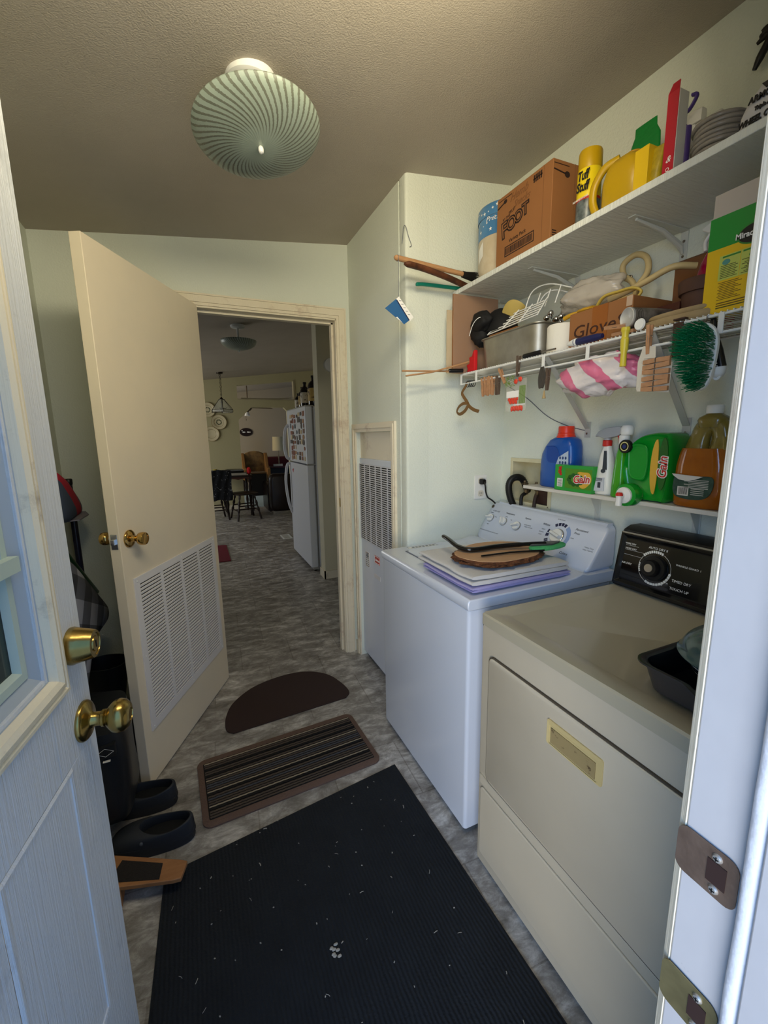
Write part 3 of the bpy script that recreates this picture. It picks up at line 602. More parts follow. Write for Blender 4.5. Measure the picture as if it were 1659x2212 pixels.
ws = thing('wire_shelf', 'white coated wire shelf with drop lip and diagonal braces', 'wire shelf', (1.26, 1.1, 1.638))
mb = MB()
ZW = 1.638; XF_ = 1.115
for x, z, r in ((XF_, ZW, .0034), (XF_, ZW - .040, .0034), (1.21, ZW - .004, .0026), (1.31, ZW - .004, .0026), (1.415, ZW, .003)): mb.tube([(x, .30, z), (x, 1.655, z)], r, 8)
B('rails', mb, WHITEM, ws)
mb = MB(); k = 0; y = .31
while y < 1.65:
    mb.tube([(XF_ - .003, y, ZW + .0045), (1.417, y, ZW + .0045)], .0016, 6); y += .0127
B('deck_wires', mb, WHITEM, ws)
for y in (1.655, 1.545, 1.165, .985, .625): mb = MB(); mb.box(XF_ - .0045, XF_ - .001, y - .006, y + .006, ZW - .043, ZW + .003); B('lip_clip', mb, WHITEM, ws, bevel=.0008)
mb = MB(); mb.tube([(XF_, 1.655, ZW), (1.30, 1.655, ZW), (1.416, 1.655, ZW)], .0032, 8); B('end_rail', mb, WHITEM, ws)
mb = MB(); mb.box(1.385, 1.4195, 1.64, 1.70, ZW - .03, ZW + .006); B('wall_clip', mb, WHITEP, ws, bevel=.003)
for y in (1.17, .80):
    mb = MB(); mb.add([(XF_ + .012, y - .011, ZW - .003), (XF_ + .012, y + .009, ZW - .003), (1.414, y + .05, 1.395), (1.414, y + .072, 1.395), (XF_ + .014, y - .011, ZW - .001), (XF_ + .014, y + .009, ZW - .001), (1.4165, y + .05, 1.398), (1.4165, y + .072, 1.398)],
                     [(0, 1, 3, 2), (4, 6, 7, 5), (0, 2, 6, 4), (1, 5, 7, 3), (2, 3, 7, 6), (0, 4, 5, 1)])
    mb.box(1.4165, 1.4192, y + .048, y + .074, 1.36, 1.42); br = B('brace', mb, M('brace_white', '#b9bab5', .4), ws)
    mb = MB(); mb.lathe([(.004, -.003), (.0001, -.004)], (1.4165, y + .061, 1.375), 10, ax='x'); B('screw', mb, STEEL, br)
mb = MB(); mb.box(1.292, 1.4185, .30, 1.437, 1.147, 1.160)
ls = T('lower_wall_shelf', mb, M('laminate_grey_white', '#cfccc4', .45, dirt=('#8d8a80', 9, .7)), 'narrow white board shelf above the washer and dryer controls', 'shelf', bevel=.001)
for y, nm in ((1.16, 'slim white shelf standard below the bottles, behind the washer console'), (.80, 'slim white shelf standard below the amber jug, behind the dryer console')):
    t = thing('shelf_bracket', nm, 'shelf bracket', (1.415, y, 1.06), 'shelf brackets')
    mb = MB(); mb.prism([(1.36, 1.1465), (1.4185, 1.1465), (1.4185, 1.05)], y - .008, y - .006, 'y'); mb.box(1.4165, 1.419, y - .012, y + .012, .98, 1.146); B('bracket_plate', mb, M('bracket_white'), t)

# ------------------------------------------------------------------ outlet, laundry box, hoses
ou = thing('wall_outlet', 'white duplex wall outlet beside the washer console', 'outlet', (1.285, 1.733, 1.122))
mb = MB(); mb.prism(rrect(1.250, 1.322, 1.063, 1.181, .004), 1.7285, 1.734, 'y'); B('cover_plate', mb, WHITEP, ou, bevel=.0015)
for za in (1.075, 1.138): mb = MB(); mb.prism(rrect(1.270, 1.303, za, za + .030, .01), 1.7268, 1.729, 'y'); B('socket', mb, M('outlet_ivory', '#d8d2c2', .4), ou)
mb = MB()
for x in (1.281, 1.292): mb.box(x - .001, x + .001, 1.7262, 1.727, 1.087, 1.097)
mb.box(1.2845, 1.2885, 1.7262, 1.727, 1.079, 1.083); B('slots', mb, INKK, ou)
pc = thing('power_cord', 'black plug and power cord running from the outlet down behind the washer', 'power cord', (1.287, 1.71, 1.14))
mb = MB(); mb.loft([[(x, y_, z) for x, z in rrect(1.287 - w_, 1.287 + w_, 1.150 - h_, 1.150 + h_, .006)] for y_, w_, h_ in ((1.7255, .013, .013), (1.712, .013, .014), (1.700, .009, .011))]); B('plug', mb, BLACKP, pc, smooth=40)
mb = MB(); mb.tube(spline([(1.287, 1.703, 1.15), (1.287, 1.693, 1.128), (1.296, 1.70, 1.10), (1.318, 1.712, 1.07), (1.35, 1.715, 1.05), (1.409, 1.715, 1.00)]), .0038, 8); B('cord', mb, BLACKP, pc, smooth=60)
lb = thing('laundry_outlet_box', 'cream recessed washer supply box in the wall', 'outlet box', (1.42, 1.533, 1.05))
CRM = M('cream_plastic', '#d6cfae', .45, vary=('#c3b98f', 9, .6))
mb = MB(); frame(mb, 1.400, 1.667, 1.043, 1.265, .018, 1.4135, 1.4195, 'x'); B('flange', mb, CRM, lb, bevel=.0015)
mb = MB(); mb.loft([[(x, y, z) for y, z in ((1.414, 1.057), (1.653, 1.057), (1.653, 1.250), (1.414, 1.250))] for x in (1.416, 1.49)], cap=False); mb.box(1.49, 1.495, 1.413, 1.654, 1.056, 1.251); B('recess', mb, CRM, lb)
mb = MB(); mb.box(1.43, 1.489, 1.42, 1.50, 1.06, 1.14); mb.lathe([(.003, -.002), (.0001, -.003)], (1.4135, 1.412, 1.055), 10, ax='x'); B('drain_opening', mb, M('dark_rust', '#3a221a', .7), lb)
va = thing('supply_valves', 'pair of dull brass faucet valves in the washer supply box', 'valve', (1.45, 1.52, 1.11))
BRD = M('dull_brass_valve', '#7c6c53', .45, .8, vary=('#3b342c', 30, .8))
mb = MB()
for y in (1.50, 1.575): mb.cyl((1.488, y, 1.125), (1.425, y, 1.125), .011, n=14); mb.cyl((1.44, y, 1.125), (1.428, y - .005, 1.098), .009, .012, n=14); mb.lathe([(.0001, 0), (.017, .002), (.018, .008), (.006, .012), (.006, .02)], (1.425, y, 1.14), 16, cap=True)
mb.cyl((1.43, 1.50, 1.13), (1.43, 1.575, 1.13), .008, n=12)
B('valve_bodies', mb, BRD, va, smooth=40)
def hose(name, pts, r, mat, label):
    mb = MB(); P = spline(pts, 14); rr = [r * (1 + .07 * (1 if i % 2 else -1)) for i in range(len(P))]; mb.tube(P, rr, 14)
    return T(name, mb, mat, label, 'hose', smooth=70)
hose('drain_hose', [(1.47, 1.60, 1.10), (1.43, 1.60, 1.165), (1.385, 1.607, 1.172), (1.362, 1.612, 1.14), (1.372, 1.612, 1.08), (1.403, 1.605, 1.01), (1.405, 1.60, .96)], .0155, M('corrugated_black', '#121212', .5), 'thick ribbed black drain hose looping out of the supply box')
mb = MB(); mb.tube(spline([(1.428, 1.57, 1.10), (1.40, 1.565, 1.085), (1.395, 1.56, 1.03), (1.402, 1.56, .96)]), .0085, 10); T('water_hose', mb, BLACKR, 'thin black rubber water hose under the supply box, beside the drain hose', 'hose', smooth=70, group='washer supply hoses')
mb = MB(); mb.tube(spline([(1.428, 1.495, 1.105), (1.414, 1.492, 1.08), (1.408, 1.49, 1.03), (1.41, 1.49, .95)]), .0085, 10); T('water_hose', mb, M('brown_hose', '#3a2a22', .6), 'brown water hose with brass fitting, right of the black hose', 'hose', smooth=70, group='washer supply hoses')
mb = MB(); mb.tube(spline([(1.4185, 1.70, 1.60), (1.4185, 1.577, 1.538), (1.4185, 1.45, 1.454), (1.4185, 1.34, 1.41), (1.4185, 1.235, 1.385)]), .0018, 6); T('thin_wire', mb, INKG, 'thin grey wire hanging in a curve on the wall below the wire shelf', 'wire')
mb = MB(); mb.tube(spline([(.8795, 1.765, 2.175), (.876, 1.742, 2.228), (.8795, 1.729, 2.225), (.892, 1.729, 2.19), (.905, 1.729, 2.16), (.897, 1.729, 2.152)]), .0013, 6); T('wire_hook', mb, INKG, 'bent wire hook on the wall corner above the wooden handles', 'hook')
# ================================================================== things on the top shelf (surface z = 1.995)
ZT = 1.9955
CARD = M('cardboard_brown', '#8f5f36', .75, vary=('#81532a', 3, .5), bump=(40, .05))
CARD2 = M('cardboard_dark', '#7d5330', .8, vary=('#6b4426', 5, .5))
PLY = M('yellow_plastic', '#b8940a', .35, sss=.1)
GRN = M('green_plastic', '#158a3a', .35, sss=.05)
RED = M('red_carton', '#b5152a', .4)
GREYW = M('grey_white', '#c9c7c0', .45)
# long handled things poking out past the shelf end
t = thing('wooden_handled_brush', 'wooden handled brush with black bristles lying over the shelf end', 'brush', (1.0, 1.62, ZT))
mb = MB(); mb.tube([(.772, 1.618, 2.0565), (.778, 1.618, 2.056), (.79, 1.618, 2.055), (1.10, 1.622, 2.036)], [.004, .0095, .0102, .0095], 14); B('handle', mb, WOODL, t, smooth=50)
mb = MB()
for i in range(150):
    a = random.random() * 2 * PI; r = .012 * random.random() ** .5; x = 1.10 + .003 * random.random()
    mb.tube([(x - .01, 1.622 + r * math.cos(a), 2.035 + r * math.sin(a)), (1.148 + .01 * random.random(), 1.622 + 1.9 * r * math.cos(a), 2.033 + 1.6 * r * math.sin(a))], .0009, 4)
mb.cyl((1.088, 1.622, 2.036), (1.105, 1.622, 2.035), .0125); B('bristles', mb, BLACKP, t)
mb = MB(); mb.tube(spline([(.80, 1.585, 2.026), (.83, 1.59, 2.027), (.90, 1.60, 2.024), (1.0, 1.615, 2.014), (1.13, 1.665, 2.010), (1.20, 1.702, 2.009)], 6), [.006 + .0075 * min(1, i / 4) for i in range(31)], 12, flat=.75)
T('curved_wooden_handle', mb, M('dark_worn_wood', '#6b3d22', .6, vary=('#3c2010', 30, .9), bump=(80, .2)), 'dark brown curved wooden handle under the brush at the shelf end', 'handle', smooth=60)
mb = MB(); mb.tube(spline([(.905, 1.69, 1.997), (.915, 1.69, 1.998), (.95, 1.69, 2.001), (1.05, 1.69, 2.003), (1.12, 1.692, 2.0045), (1.24, 1.694, 2.005)], 5), [.0035, .007, .0088, .009, .009, .009] + [.009] * 20, 12, flat=.8)
T('teal_handle', mb, M('teal_plastic', '#0f8a72', .4), 'teal green plastic handle poking past the shelf end, lowest of the three', 'handle', smooth=60)
t = thing('hanging_card', 'small blue and white card hanging on a string from the brush handle', 'card', (.79, 1.605, 1.83))
mb = MB(); mb.tube([(.786, 1.606, 2.045), (.784, 1.6055, 1.909)], .0009, 5); mb.tube([(.786, 1.618 + .0112 * math.cos(a), 2.055 + .0112 * math.sin(a)) for a in [i * PI / 6 for i in range(13)]], .0009, 5); B('string', mb, INKG, t)
mb = MB(); mb.prism([(.784, 1.912), (.724, 1.864), (.806, 1.812), (.848, 1.842)], 1.6045, 1.6055, 'y'); cdm = B('card', mb, M('card_blue', '#245b8e', .5), t)
mb = MB(); mb.prism([(.784, 1.912), (.772, 1.903), (.832, 1.8265), (.848, 1.842)], 1.6038, 1.6044, 'y'); mb.prism([(.80, 1.816), (.806, 1.812), (.770, 1.835), (.776, 1.8375)], 1.6038, 1.6044, 'y')
for k in range(5):
    p = Vector((.790, 0, 1.897)).lerp(Vector((.838, 0, 1.838)), k / 5); mb.box(p.x - .006, p.x + .004, 1.6034, 1.6038, p.z - .001, p.z + .001, 1)
mb.prism([(.776, 1.900), (.773, 1.897), (.827, 1.828), (.83, 1.8305)], 1.6036, 1.6039, 'y', 2)
B('white_border', mb, [INKW, INKG, INKBL], cdm)
# tin
t = thing('popcorn_tin', 'round tin with starry blue rim and cream sides at the far shelf end', 'tin', (1.262, 1.565, ZT))
TB = M('tin_blue', '#4f86b8', .3, .2); TC = M('tin_cream', '#cbbfa8', .35, vary=('#b9a98c', 18, .7))
mb = MB(); c = (1.262, 1.565, ZT); R0_ = .112
mb.lathe([(.0001, 0), (R0_ - .003, 0), (R0_, .003), (R0_, .005)], c, 48); mb.lathe([(R0_, .005), (R0_, .175)], c, 48, 1); mb.lathe([(R0_, .175), (R0_, .262)], c, 48, 0)
B('tin_body', mb, [TC, TC], t, smooth=40)
mb = MB(); mb.lathe([(R0_ + .0008, .165), (R0_ + .0012, .175), (R0_ + .0012, .236)], c, 48); mb.lathe([(R0_ + .003, .236), (R0_ + .004, .240), (R0_ + .004, .276), (R0_ + .001, .280), (R0_ - .006, .2795), (R0_ - .01, .276), (.0001, .276)], c, 48); ld = B('lid', mb, TB, t, smooth=40)
mb = MB()
for k in range(26):
    a = PI + 1.0 - k * .085; z = ZT + (.258 + .01 * math.sin(k * 2.7) if k % 2 else .20 + .02 * math.sin(k * 1.9)); rr = R0_ + (.0046 if k % 2 else .0016); s = .004 + .002 * (k % 3)
    if not k % 2: z = ZT + .205 + .022 * math.sin(k * 1.3)
    cc = Vector((1.262 + rr * math.cos(a), 1.565 + rr * math.sin(a), z)); tx = Vector((-math.sin(a), math.cos(a), 0))
    vs = [cc] + [cc + (tx * math.sin(q * PI / 5) + Vector((0, 0, 1)) * math.cos(q * PI / 5)) * (s if q % 2 == 0 else s * .42) for q in range(10)]
    mb.add([tuple(v) for v in vs], [(0, q + 1, (q + 1) % 10 + 1) for q in range(10)])
B('stars', mb, INKW, ld)
a = PI + .52; text('tin_lettering', 'Precious', .024, (1.262 + (R0_ + .002) * math.cos(a), 1.565 + (R0_ + .002) * math.sin(a), ZT + .222), Matrix(((-math.sin(a) * -1 * -1, 0, math.cos(a)), (math.cos(a), 0, math.sin(a)), (0, 1, 0))), INKW, t, .0002, .35)
mb = MB(); a0 = PI + .15
for q in range(5):
    pass
mb.add([(1.262 + (R0_ + .0015) * math.cos(PI - .35 + k * .11), 1.565 + (R0_ + .0015) * math.sin(PI - .35 + k * .11), ZT + .075 + zz + k * .008) for k in range(4) for zz in (0, .055)], [(0, 2, 3, 1), (2, 4, 5, 3), (4, 6, 7, 5)])
B('price_tag', mb, INKW, t)
# cardboard box
t = thing('snack_carton', 'brown cardboard snack carton with black printing on the top shelf', 'cardboard box', (1.21, 1.29, ZT))
X0_, X1_, Y0_, Y1_, H_ = 1.108, 1.318, 1.158, 1.430, .232
mb = MB(); mb.box(X0_, X1_, Y0_, Y1_, ZT, ZT + H_); bx_ = B('carton', mb, CARD, t, bevel=.002)
mb = MB(); mb.box(X0_ - .0008, X0_ + .001, Y0_ + .038, Y0_ + .0395, ZT + .002, ZT + H_ - .002); mb.box(1.2, 1.201, Y0_ - .0006, Y0_ + .001, ZT + .1, ZT + H_); B('flap_seam', mb, CARD2, t)
IB = M('carton_ink', '#24140f', .7)
def ol(mb, a0, a1, b0, b1, w, x): frame(mb, a0, a1, b0, b1, w, x, x + .0008, 'x')
mb = MB(); xs_ = X0_ - .0009
ol(mb, 1.232, 1.380, ZT + .022, ZT + .056, .003, xs_)
yy = 1.240
while yy < 1.374:
    w__ = random.choice([.0015, .003, .005]); mb.box(xs_, xs_ + .0006, yy, yy + w__, ZT + .028, ZT + .050); yy += w__ + random.choice([.002, .003])
B('barcode_print', mb, IB, t); mb = MB(); mb.tube([(xs_, 1.425, ZT + .198), (xs_, 1.392, ZT + .206)], .0022, 5); mb.prism([(1.384 + .009 * math.cos(q), ZT + .209 + .007 * math.sin(q)) for q in [i * PI / 6 for i in range(12)]], xs_, xs_ + .0008, 'x')
B('spoon_print', mb, IB, t); mb = MB(); mb.box(xs_, xs_ + .0006, 1.35, 1.42, ZT + .2185, ZT + .2205); B('line_print', mb, IB, t); mb = MB()
for k in range(5): mb.box(xs_, xs_ + .0006, 1.205 + k * .008, 1.210 + k * .008, ZT + .200, ZT + .222)
mb.box(xs_, xs_ + .0006, 1.203, 1.245, ZT + .209, ZT + .212)
B('carton_printing', mb, IB, t)
mb = MB(); ys_ = Y0_ - .0009
mb.prism([(1.168 + .011 * math.cos(q), ZT + .196 + .009 * math.sin(q)) for q in [i * PI / 6 for i in range(12)]], ys_, ys_ + .0008, 'y'); mb.tube([(1.112, ys_ + .0006, ZT + .203), (1.160, ys_ + .0006, ZT + .197)], .0022, 5); B('spoon_print', mb, IB, t); mb = MB(); mb.box(1.112, 1.175, ys_, ys_ + .0006, ZT + .219, ZT + .221); B('line_print', mb, IB, t); mb = MB()
for k in range(3): mb.box(1.115, 1.133, ys_, ys_ + .0006, ZT + .012 + k * .007, ZT + .015 + k * .007)
B('carton_printing', mb, IB, t)
for i, (ch, y, z, sz) in enumerate((('F', 1.384, .112, .075), ('O', 1.348, .122, .060), ('O', 1.312, .130, .052), ('T', 1.278, .139, .052))):
    text('lettering_outline', ch, sz, (X0_ - .0006, y, ZT + z), '-x', IB, t, .0002, bold=.004, spin=.12 - .02 * i)
    text('lettering_fill', ch, sz, (X0_ - .0012, y, ZT + z), '-x', CARD, t, .0002, bold=-.0012, spin=.12 - .02 * i)
text('lettering', 'FRUIT', .014, (X0_ - .001, 1.345, ZT + .163), '-x', IB, t, .0002, spin=.12); text('lettering', 'BY THE', .012, (X0_ - .001, 1.375, ZT + .152), '-x', IB, t, .0002, spin=.1)
text('lettering', 'Variety Pack', .017, (X0_ - .001, 1.315, ZT + .070), '-x', IB, t, .0002, spin=.03)
text('handwriting', 'Hemb', .036, (X0_ - .001, 1.315, ZT + .206), '-x', CARD2, t, .0002, .5); text('handwriting', 'Snacks', .030, (X0_ - .001, 1.30, ZT + .178), '-x', CARD2, t, .0002, .5)
# spray can
t = thing('foam_cleaner_can', 'yellow aerosol can with black lettering beside the brown carton', 'spray can', (1.165, 1.066, ZT)); c = (1.165, 1.066, ZT)
mb = MB(); mb.lathe([(.0001, .002), (.030, .002), (.033, 0), (.034, .003), (.034, .072)], c, 32, 1); mb.lathe([(.034, .072), (.034, .079)], c, 32, 2); mb.lathe([(.034, .079), (.034, .155), (.032, .160)], c, 32, 0)
B('can', mb, [M('can_yellow', '#e3c81a', .3), M('can_photo', '#6d7676', .3, vary=('#23282a', 40, .9)), INKR], t, smooth=40)
mb = MB(); mb.lathe([(.033, .158), (.0335, .160), (.033, .205), (.031, .210), (.0001, .2105)], c, 32); B('cap', mb, PLY, t, smooth=40)
for s, z, sz in (('Tuff', .136, .034), ('Stuff', .106, .034)):
    a = PI + .18; text('can_lettering', s, sz, (c[0] + .0350 * math.cos(a), c[1] + .0350 * math.sin(a), ZT + z), Matrix(((-math.sin(a), 0, math.cos(a)), (math.cos(a), 0, math.sin(a)), (0, 1, 0))), INKK, t, .0003, .2, .62, bold=.0012)
text('can_lettering', 'MULTI-PURPOSE FOAM CLEANER', .0075, (c[0] - .0352, c[1] - .002, ZT + .0755), '-x', INKW, t, .0002, 0, .5)
# antifreeze jug
t = thing('antifreeze_jug', 'yellow plastic jug with loop handle on the top shelf', 'jug', (1.19, .955, ZT))
mb = MB(); cx, cy = 1.185, .935
mb.loft([se(cx, cy, ZT + z, rx, ry, 32, 4) for z, rx, ry in ((0, .060, .058), (.004, .064, .062), (.075, .064, .062), (.085, .062, .060), (.105, .060, .052), (.122, .050, .036), (.128, .030, .024), (.130, .018, .018))]); B('jug_body', mb, PLY, t, smooth=50)
mb = MB(); mb.tube(spline([(1.14, 1.012, ZT + .012), (1.135, 1.022, ZT + .05), (1.135, 1.016, ZT + .09), (1.14, .99, ZT + .122), (1.155, .955, ZT + .132)]), [.0115] * 33, 12, flat=.8); B('handle', mb, PLY, t, smooth=60)
mb = MB(); mb.lathe([(.020, .128), (.021, .130), (.021, .140), (.019, .142), (.0001, .142)], (cx, cy, ZT), 24); B('cap', mb, M('brass_yellow_cap', '#b8860b', .4), t, smooth=40)
# green pouch behind
mb = MB(); rg = []
for k in range(13):
    z = k / 12; w_ = .060 * (1 - .45 * z ** 2.2) + .004 * math.sin(k * 2.1); th = .020 * (1 - z) + .002
    rg.append([(1.290 + x, .975 + y + .012 * z, ZT + z * .27) for x, y, _ in se(0, 0, 0, th, w_, 24, 2.5)])
mb.loft(rg); t_ = T('seed_bag', mb, M('green_bag', '#127a33', .3, bump=(30, .3)), 'crumpled green bag behind the yellow jug', 'bag', smooth=60)
# yellow carton, tube
mb = MB(); mb.box(1.118, 1.150, .842, .880, ZT, ZT + .100); T('small_yellow_carton', mb, M('plain_yellow', '#dcb512', .45), 'small plain yellow carton right of the jug', 'carton', bevel=.0008)
t = thing('glue_tube', 'flat yellow tube standing between yellow carton and red carton', 'tube', (1.14, .833, ZT))
mb = MB(); mb.loft([se(1.140, .833, ZT + z, rx, ry, 24, 2.3) for z, rx, ry in ((0.012, .010, .010), (.022, .013, .013), (.05, .009, .0145), (.085, .003, .0155), (.092, .0015, .0155))]); B('tube_body', mb, M('tube_olive', '#b59c22', .4, vary=('#7e6c1c', 60, .6)), t, smooth=60)
mb = MB(); mb.lathe([(.010, 0), (.011, .001), (.010, .013), (.0001, .013)], (1.14, .833, ZT), 20); B('cap', mb, GREYW, t, smooth=40)
# red carton
t = thing('red_carton', 'tall narrow red and white carton standing on end on the top shelf', 'carton', (1.135, .788, ZT))
mb = MB(); mb.box(1.118, 1.152, .774, .802, ZT, ZT + .178); B('carton', mb, GREYW, t, bevel=.001)
mb = MB(); mb.box(1.1168, 1.118, .775, .8015, ZT, ZT + .178); mb.add([(1.118, .775, ZT + .178), (1.118, .8015, ZT + .178), (1.126, .797, ZT + .20), (1.126, .780, ZT + .20), (1.1165, .775, ZT + .178), (1.1165, .8015, ZT + .178), (1.1245, .797, ZT + .201), (1.1245, .780, ZT + .201)], [(0, 1, 2, 3), (4, 7, 6, 5), (0, 4, 5, 1), (1, 5, 6, 2), (2, 6, 7, 3), (3, 7, 4, 0)])
rf = B('red_side', mb, RED, t); text('carton_lettering', 'Q', .012, (1.1160, .788, ZT + .012), '-x', INKW, t, .0002); text('carton_lettering', '&', .020, (1.1160, .788, ZT + .034), '-x', INKW, t, .0002, .3)
# spray bottle behind
t = thing('trigger_spray_bottle', 'white spray bottle with purple trigger half hidden behind the red carton', 'spray bottle', (1.34, .89, ZT))
mb = MB(); mb.loft([se(1.34, .885, ZT + z, rx, ry, 24, 3) for z, rx, ry in ((0, .028, .038), (.004, .031, .041), (.11, .031, .041), (.15, .022, .028), (.175, .013, .014), (.19, .012, .012))]); B('bottle', mb, GREYW, t, smooth=50)
mb = MB(); mb.cyl((1.34, .885, ZT + .19), (1.34, .885, ZT + .21), .015, n=18); mb.loft([[(1.34 + x, y, ZT + z) for x, z in rrect(-w_, w_, .212, .212 + h_, .004)] for y, w_, h_ in ((.945, .005, .010), (.925, .010, .022), (.88, .012, .034), (.855, .011, .030))]); B('spray_head', mb, WHITEP, t, smooth=40)
mb = MB(); mb.tube(spline([(1.34, .918, ZT + .214), (1.335, .928, ZT + .19), (1.335, .938, ZT + .165)]), .006, 8); B('trigger', mb, M('purple_plastic', '#4a3a86', .4), t, smooth=60)
mb = MB(); mb.tube(spline([(1.30, .865, 2.262), (1.30, .852, 2.255), (1.30, .868, 2.232), (1.30, .884, 2.226), (1.30, .883, 2.208), (1.30, .868, 2.184)], 6), .0065, 8, flat=.6)
mb.cyl((1.30, .87, ZT), (1.30, .87, 2.19), .010, n=14)
T('purple_trigger', mb, M('purple_plastic'), 'curled purple trigger piece sticking up right of the red carton', 'trigger', smooth=60)
# coil of tubing
mb = MB()
for k in range(8):
    r = .062 - .0015 * (k % 3); z = ZT + .0055 + k * .0098; cx = 1.185 + .003 * math.sin(k * 2.3); cy = .708 + .003 * math.cos(k * 1.7)
    mb.tube([(cx + r * math.cos(a), cy + .86 * r * math.sin(a), z) for a in [i * 2 * PI / 32 for i in range(33)]], .0052, 8, cap=False)
T('tubing_coil', mb, M('grey_clear_tubing', '#8d867d', .25, vary=('#6b655e', 30, .5)), 'coil of grey clear tubing lying on the top shelf', 'coil of tubing', smooth=80)
mb = MB(); mb.box(1.275, 1.37, .772, .835, ZT, ZT + .175); T('plain_white_box', mb, GREYW, 'plain off-white box behind the tubing coil', 'box', bevel=.003)
t = thing('green_squeeze_bottle', 'dark green plastic bottle behind the coil of tubing', 'bottle', (1.31, .70, ZT))
mb = MB(); mb.loft([se(1.31, .70, ZT + z, rx, ry, 24, 3) for z, rx, ry in ((0, .028, .036), (.004, .031, .040), (.10, .031, .040), (.125, .027, .036), (.135, .014, .016))]); B('bottle', mb, M('dark_green_plastic', '#0f5a3c', .35), t, smooth=50)
mb = MB(); mb.lathe([(.016, .134), (.017, .136), (.017, .150), (.006, .153), (.004, .168), (.0001, .168)], (1.31, .70, ZT), 20); B('cap', mb, M('dark_green_plastic'), t, smooth=40)
# wheel cleaner
t = thing('wheel_cleaner_bottle', 'light grey wheel cleaner bottle at the near end of the top shelf', 'bottle', (1.165, .595, ZT))
mb = MB(); mb.loft([se(1.168, cy, ZT + z, rx, ry, 32, 3.2) for z, cy, rx, ry in ((0, .592, .040, .058), (.004, .592, .044, .062), (.04, .592, .044, .061), (.062, .588, .043, .054), (.085, .580, .038, .040), (.10, .572, .028, .026), (.115, .568, .016, .016), (.125, .568, .015, .015))]); B('bottle', mb, M('bottle_grey', '#c3c1c2', .35), t, smooth=50)
for s, y, z, sz, sp in (('ARMOR ALL', .590, .056, .0165, 0), ('Triple Action', .592, .037, .010, 0), ('WHEEL CLEANER', .592, .018, .0155, 0)): text('bottle_lettering', s, sz, (1.168 - .0462 , y, ZT + z), '-x', INKK, t, .0012, .15, .82, bold=.0004)
mb = MB()
for k in range(3): mb.prism([(.565 + .012 * k, ZT + .068), (.575 + .012 * k, ZT + .068), (.582 + .012 * k, ZT + .078), (.572 + .012 * k, ZT + .078)], 1.1225, 1.127, 'x')
B('emblem', mb, INKK, t)
# black object on the wall
t = thing('black_wall_hook', 'black hooked tool hanging on the wall at the upper right corner', 'hook', (1.405, .73, 2.36))
mb = MB(); mb.tube(spline([(1.395, .775, 2.285), (1.395, .762, 2.31), (1.395, .747, 2.335), (1.395, .735, 2.36)], 5), [.005, .006, .007, .008] + [.009] * 12, 10); B('prong', mb, BLACKP, t, smooth=60)
mb = MB(); mb.blob((1.395, .738, 2.357), (.014, .030, .015), .3, 2); mb.tube([(1.395, .745, 2.352), (1.395, .775, 2.342)], [.010, .004], 10); B('head', mb, M('black_brown', '#1b1512', .5), t, smooth=60)
mb = MB(); mb.tube(spline([(1.395, .725, 2.372), (1.40, .715, 2.41), (1.412, .71, 2.44)]), .003, 8); B('hanging_wire', mb, INKK, t)

# ================================================================== things on the wire shelf (surface z = 1.6445)
ZS = 1.6455
t = thing('wrapped_cardboard_sheet', 'brown cardboard sheet in clear plastic wrap standing at the far end of the wire shelf', 'cardboard sheet', (1.16, 1.672, ZS))
mb = MB(); mb.box(1.066, 1.30, 1.652, 1.662, ZS, 1.968); B('sheet', mb, CARD, t, bevel=.001)
mb = MB(); n_ = 18; rg = []
pts = [[(1.062 + (1.305 - 1.062) * i / n_, 1.6485 - .0035 * abs(mnoise.noise(Vector((i * .9 + j * .55, j * .25, 0)))) * 1.5, ZS + (1.972 - ZS) * j / 24) for i in range(n_ + 1)] for j in range(25)]
mb.loft(pts, cap=False, closed=False)
def film(name, col, rough=.12, a=.35, bump=(14, .6)):
    m = M(name, col, rough, alpha=a, bump=bump); return m
B('plastic_wrap', mb, film('clear_film', '#e8e2d4', .1, .14), t, smooth=60)
mb = MB(); mb.box(1.045, 1.12, 1.668, 1.674, ZS, 1.905); T('pale_board', mb, M('pale_fibreboard', '#c3b294', .8, vary=('#b39f7e', 8, .6)), 'thin pale board leaning behind the wrapped cardboard', 'board')
mb = MB(); mb.prism([(1.567, ZS), (1.625, ZS), (1.618, ZS + .012), (1.628, ZS + .03), (1.605, ZS + .035), (1.608, ZS + .06), (1.588, ZS + .062), (1.580, ZS + .082), (1.567, ZS + .085)], 1.118, 1.135, 'x'); T('red_cloth', mb, M('red_cloth', '#c01219', .8), 'bright red cloth wedged beside the aluminium roasting pan', 'cloth', bevel=.004)
# sticks
t = thing('wooden_skewer', 'long wooden skewer with black handle poking out past the wire shelf', 'skewer', (1.0, 1.65, ZS))
mb = MB(); mb.tube([(.815, 1.644, 1.641), (1.095, 1.636, 1.650)], .0036, 8); B('stick', mb, WOODL, t)
mb = MB(); mb.tube([(1.035, 1.637, 1.6505), (1.04, 1.637, 1.6505), (1.105, 1.636, 1.6535)], [.005, .0085, .0085], 12); B('handle', mb, BLACKP, t, smooth=50)
mb = MB(); mb.tube([(.825, 1.63, 1.620), (.95, 1.628, 1.640), (1.16, 1.62, 1.698), (1.165, 1.62, 1.70)], [.0036, .0036, .0045, .006], 8); T('wooden_dowel', mb, WOODL, 'pale wooden dowel rising across the far end of the wire shelf', 'dowel')
t = thing('cap_hat', 'black cap with yellow brim sitting behind the roasting pan', 'cap', (1.25, 1.53, 1.77))
mb = MB(); rg = []
for k in range(10):
    a = k / 9 * PI / 2; rg.append([(1.225 + x, 1.545 + y, 1.80 + .095 * math.sin(a)) for x, y, _ in se(0, 0, 0, .062 * math.cos(a) + .001, .085 * math.cos(a) + .001, 28, 2.2)])
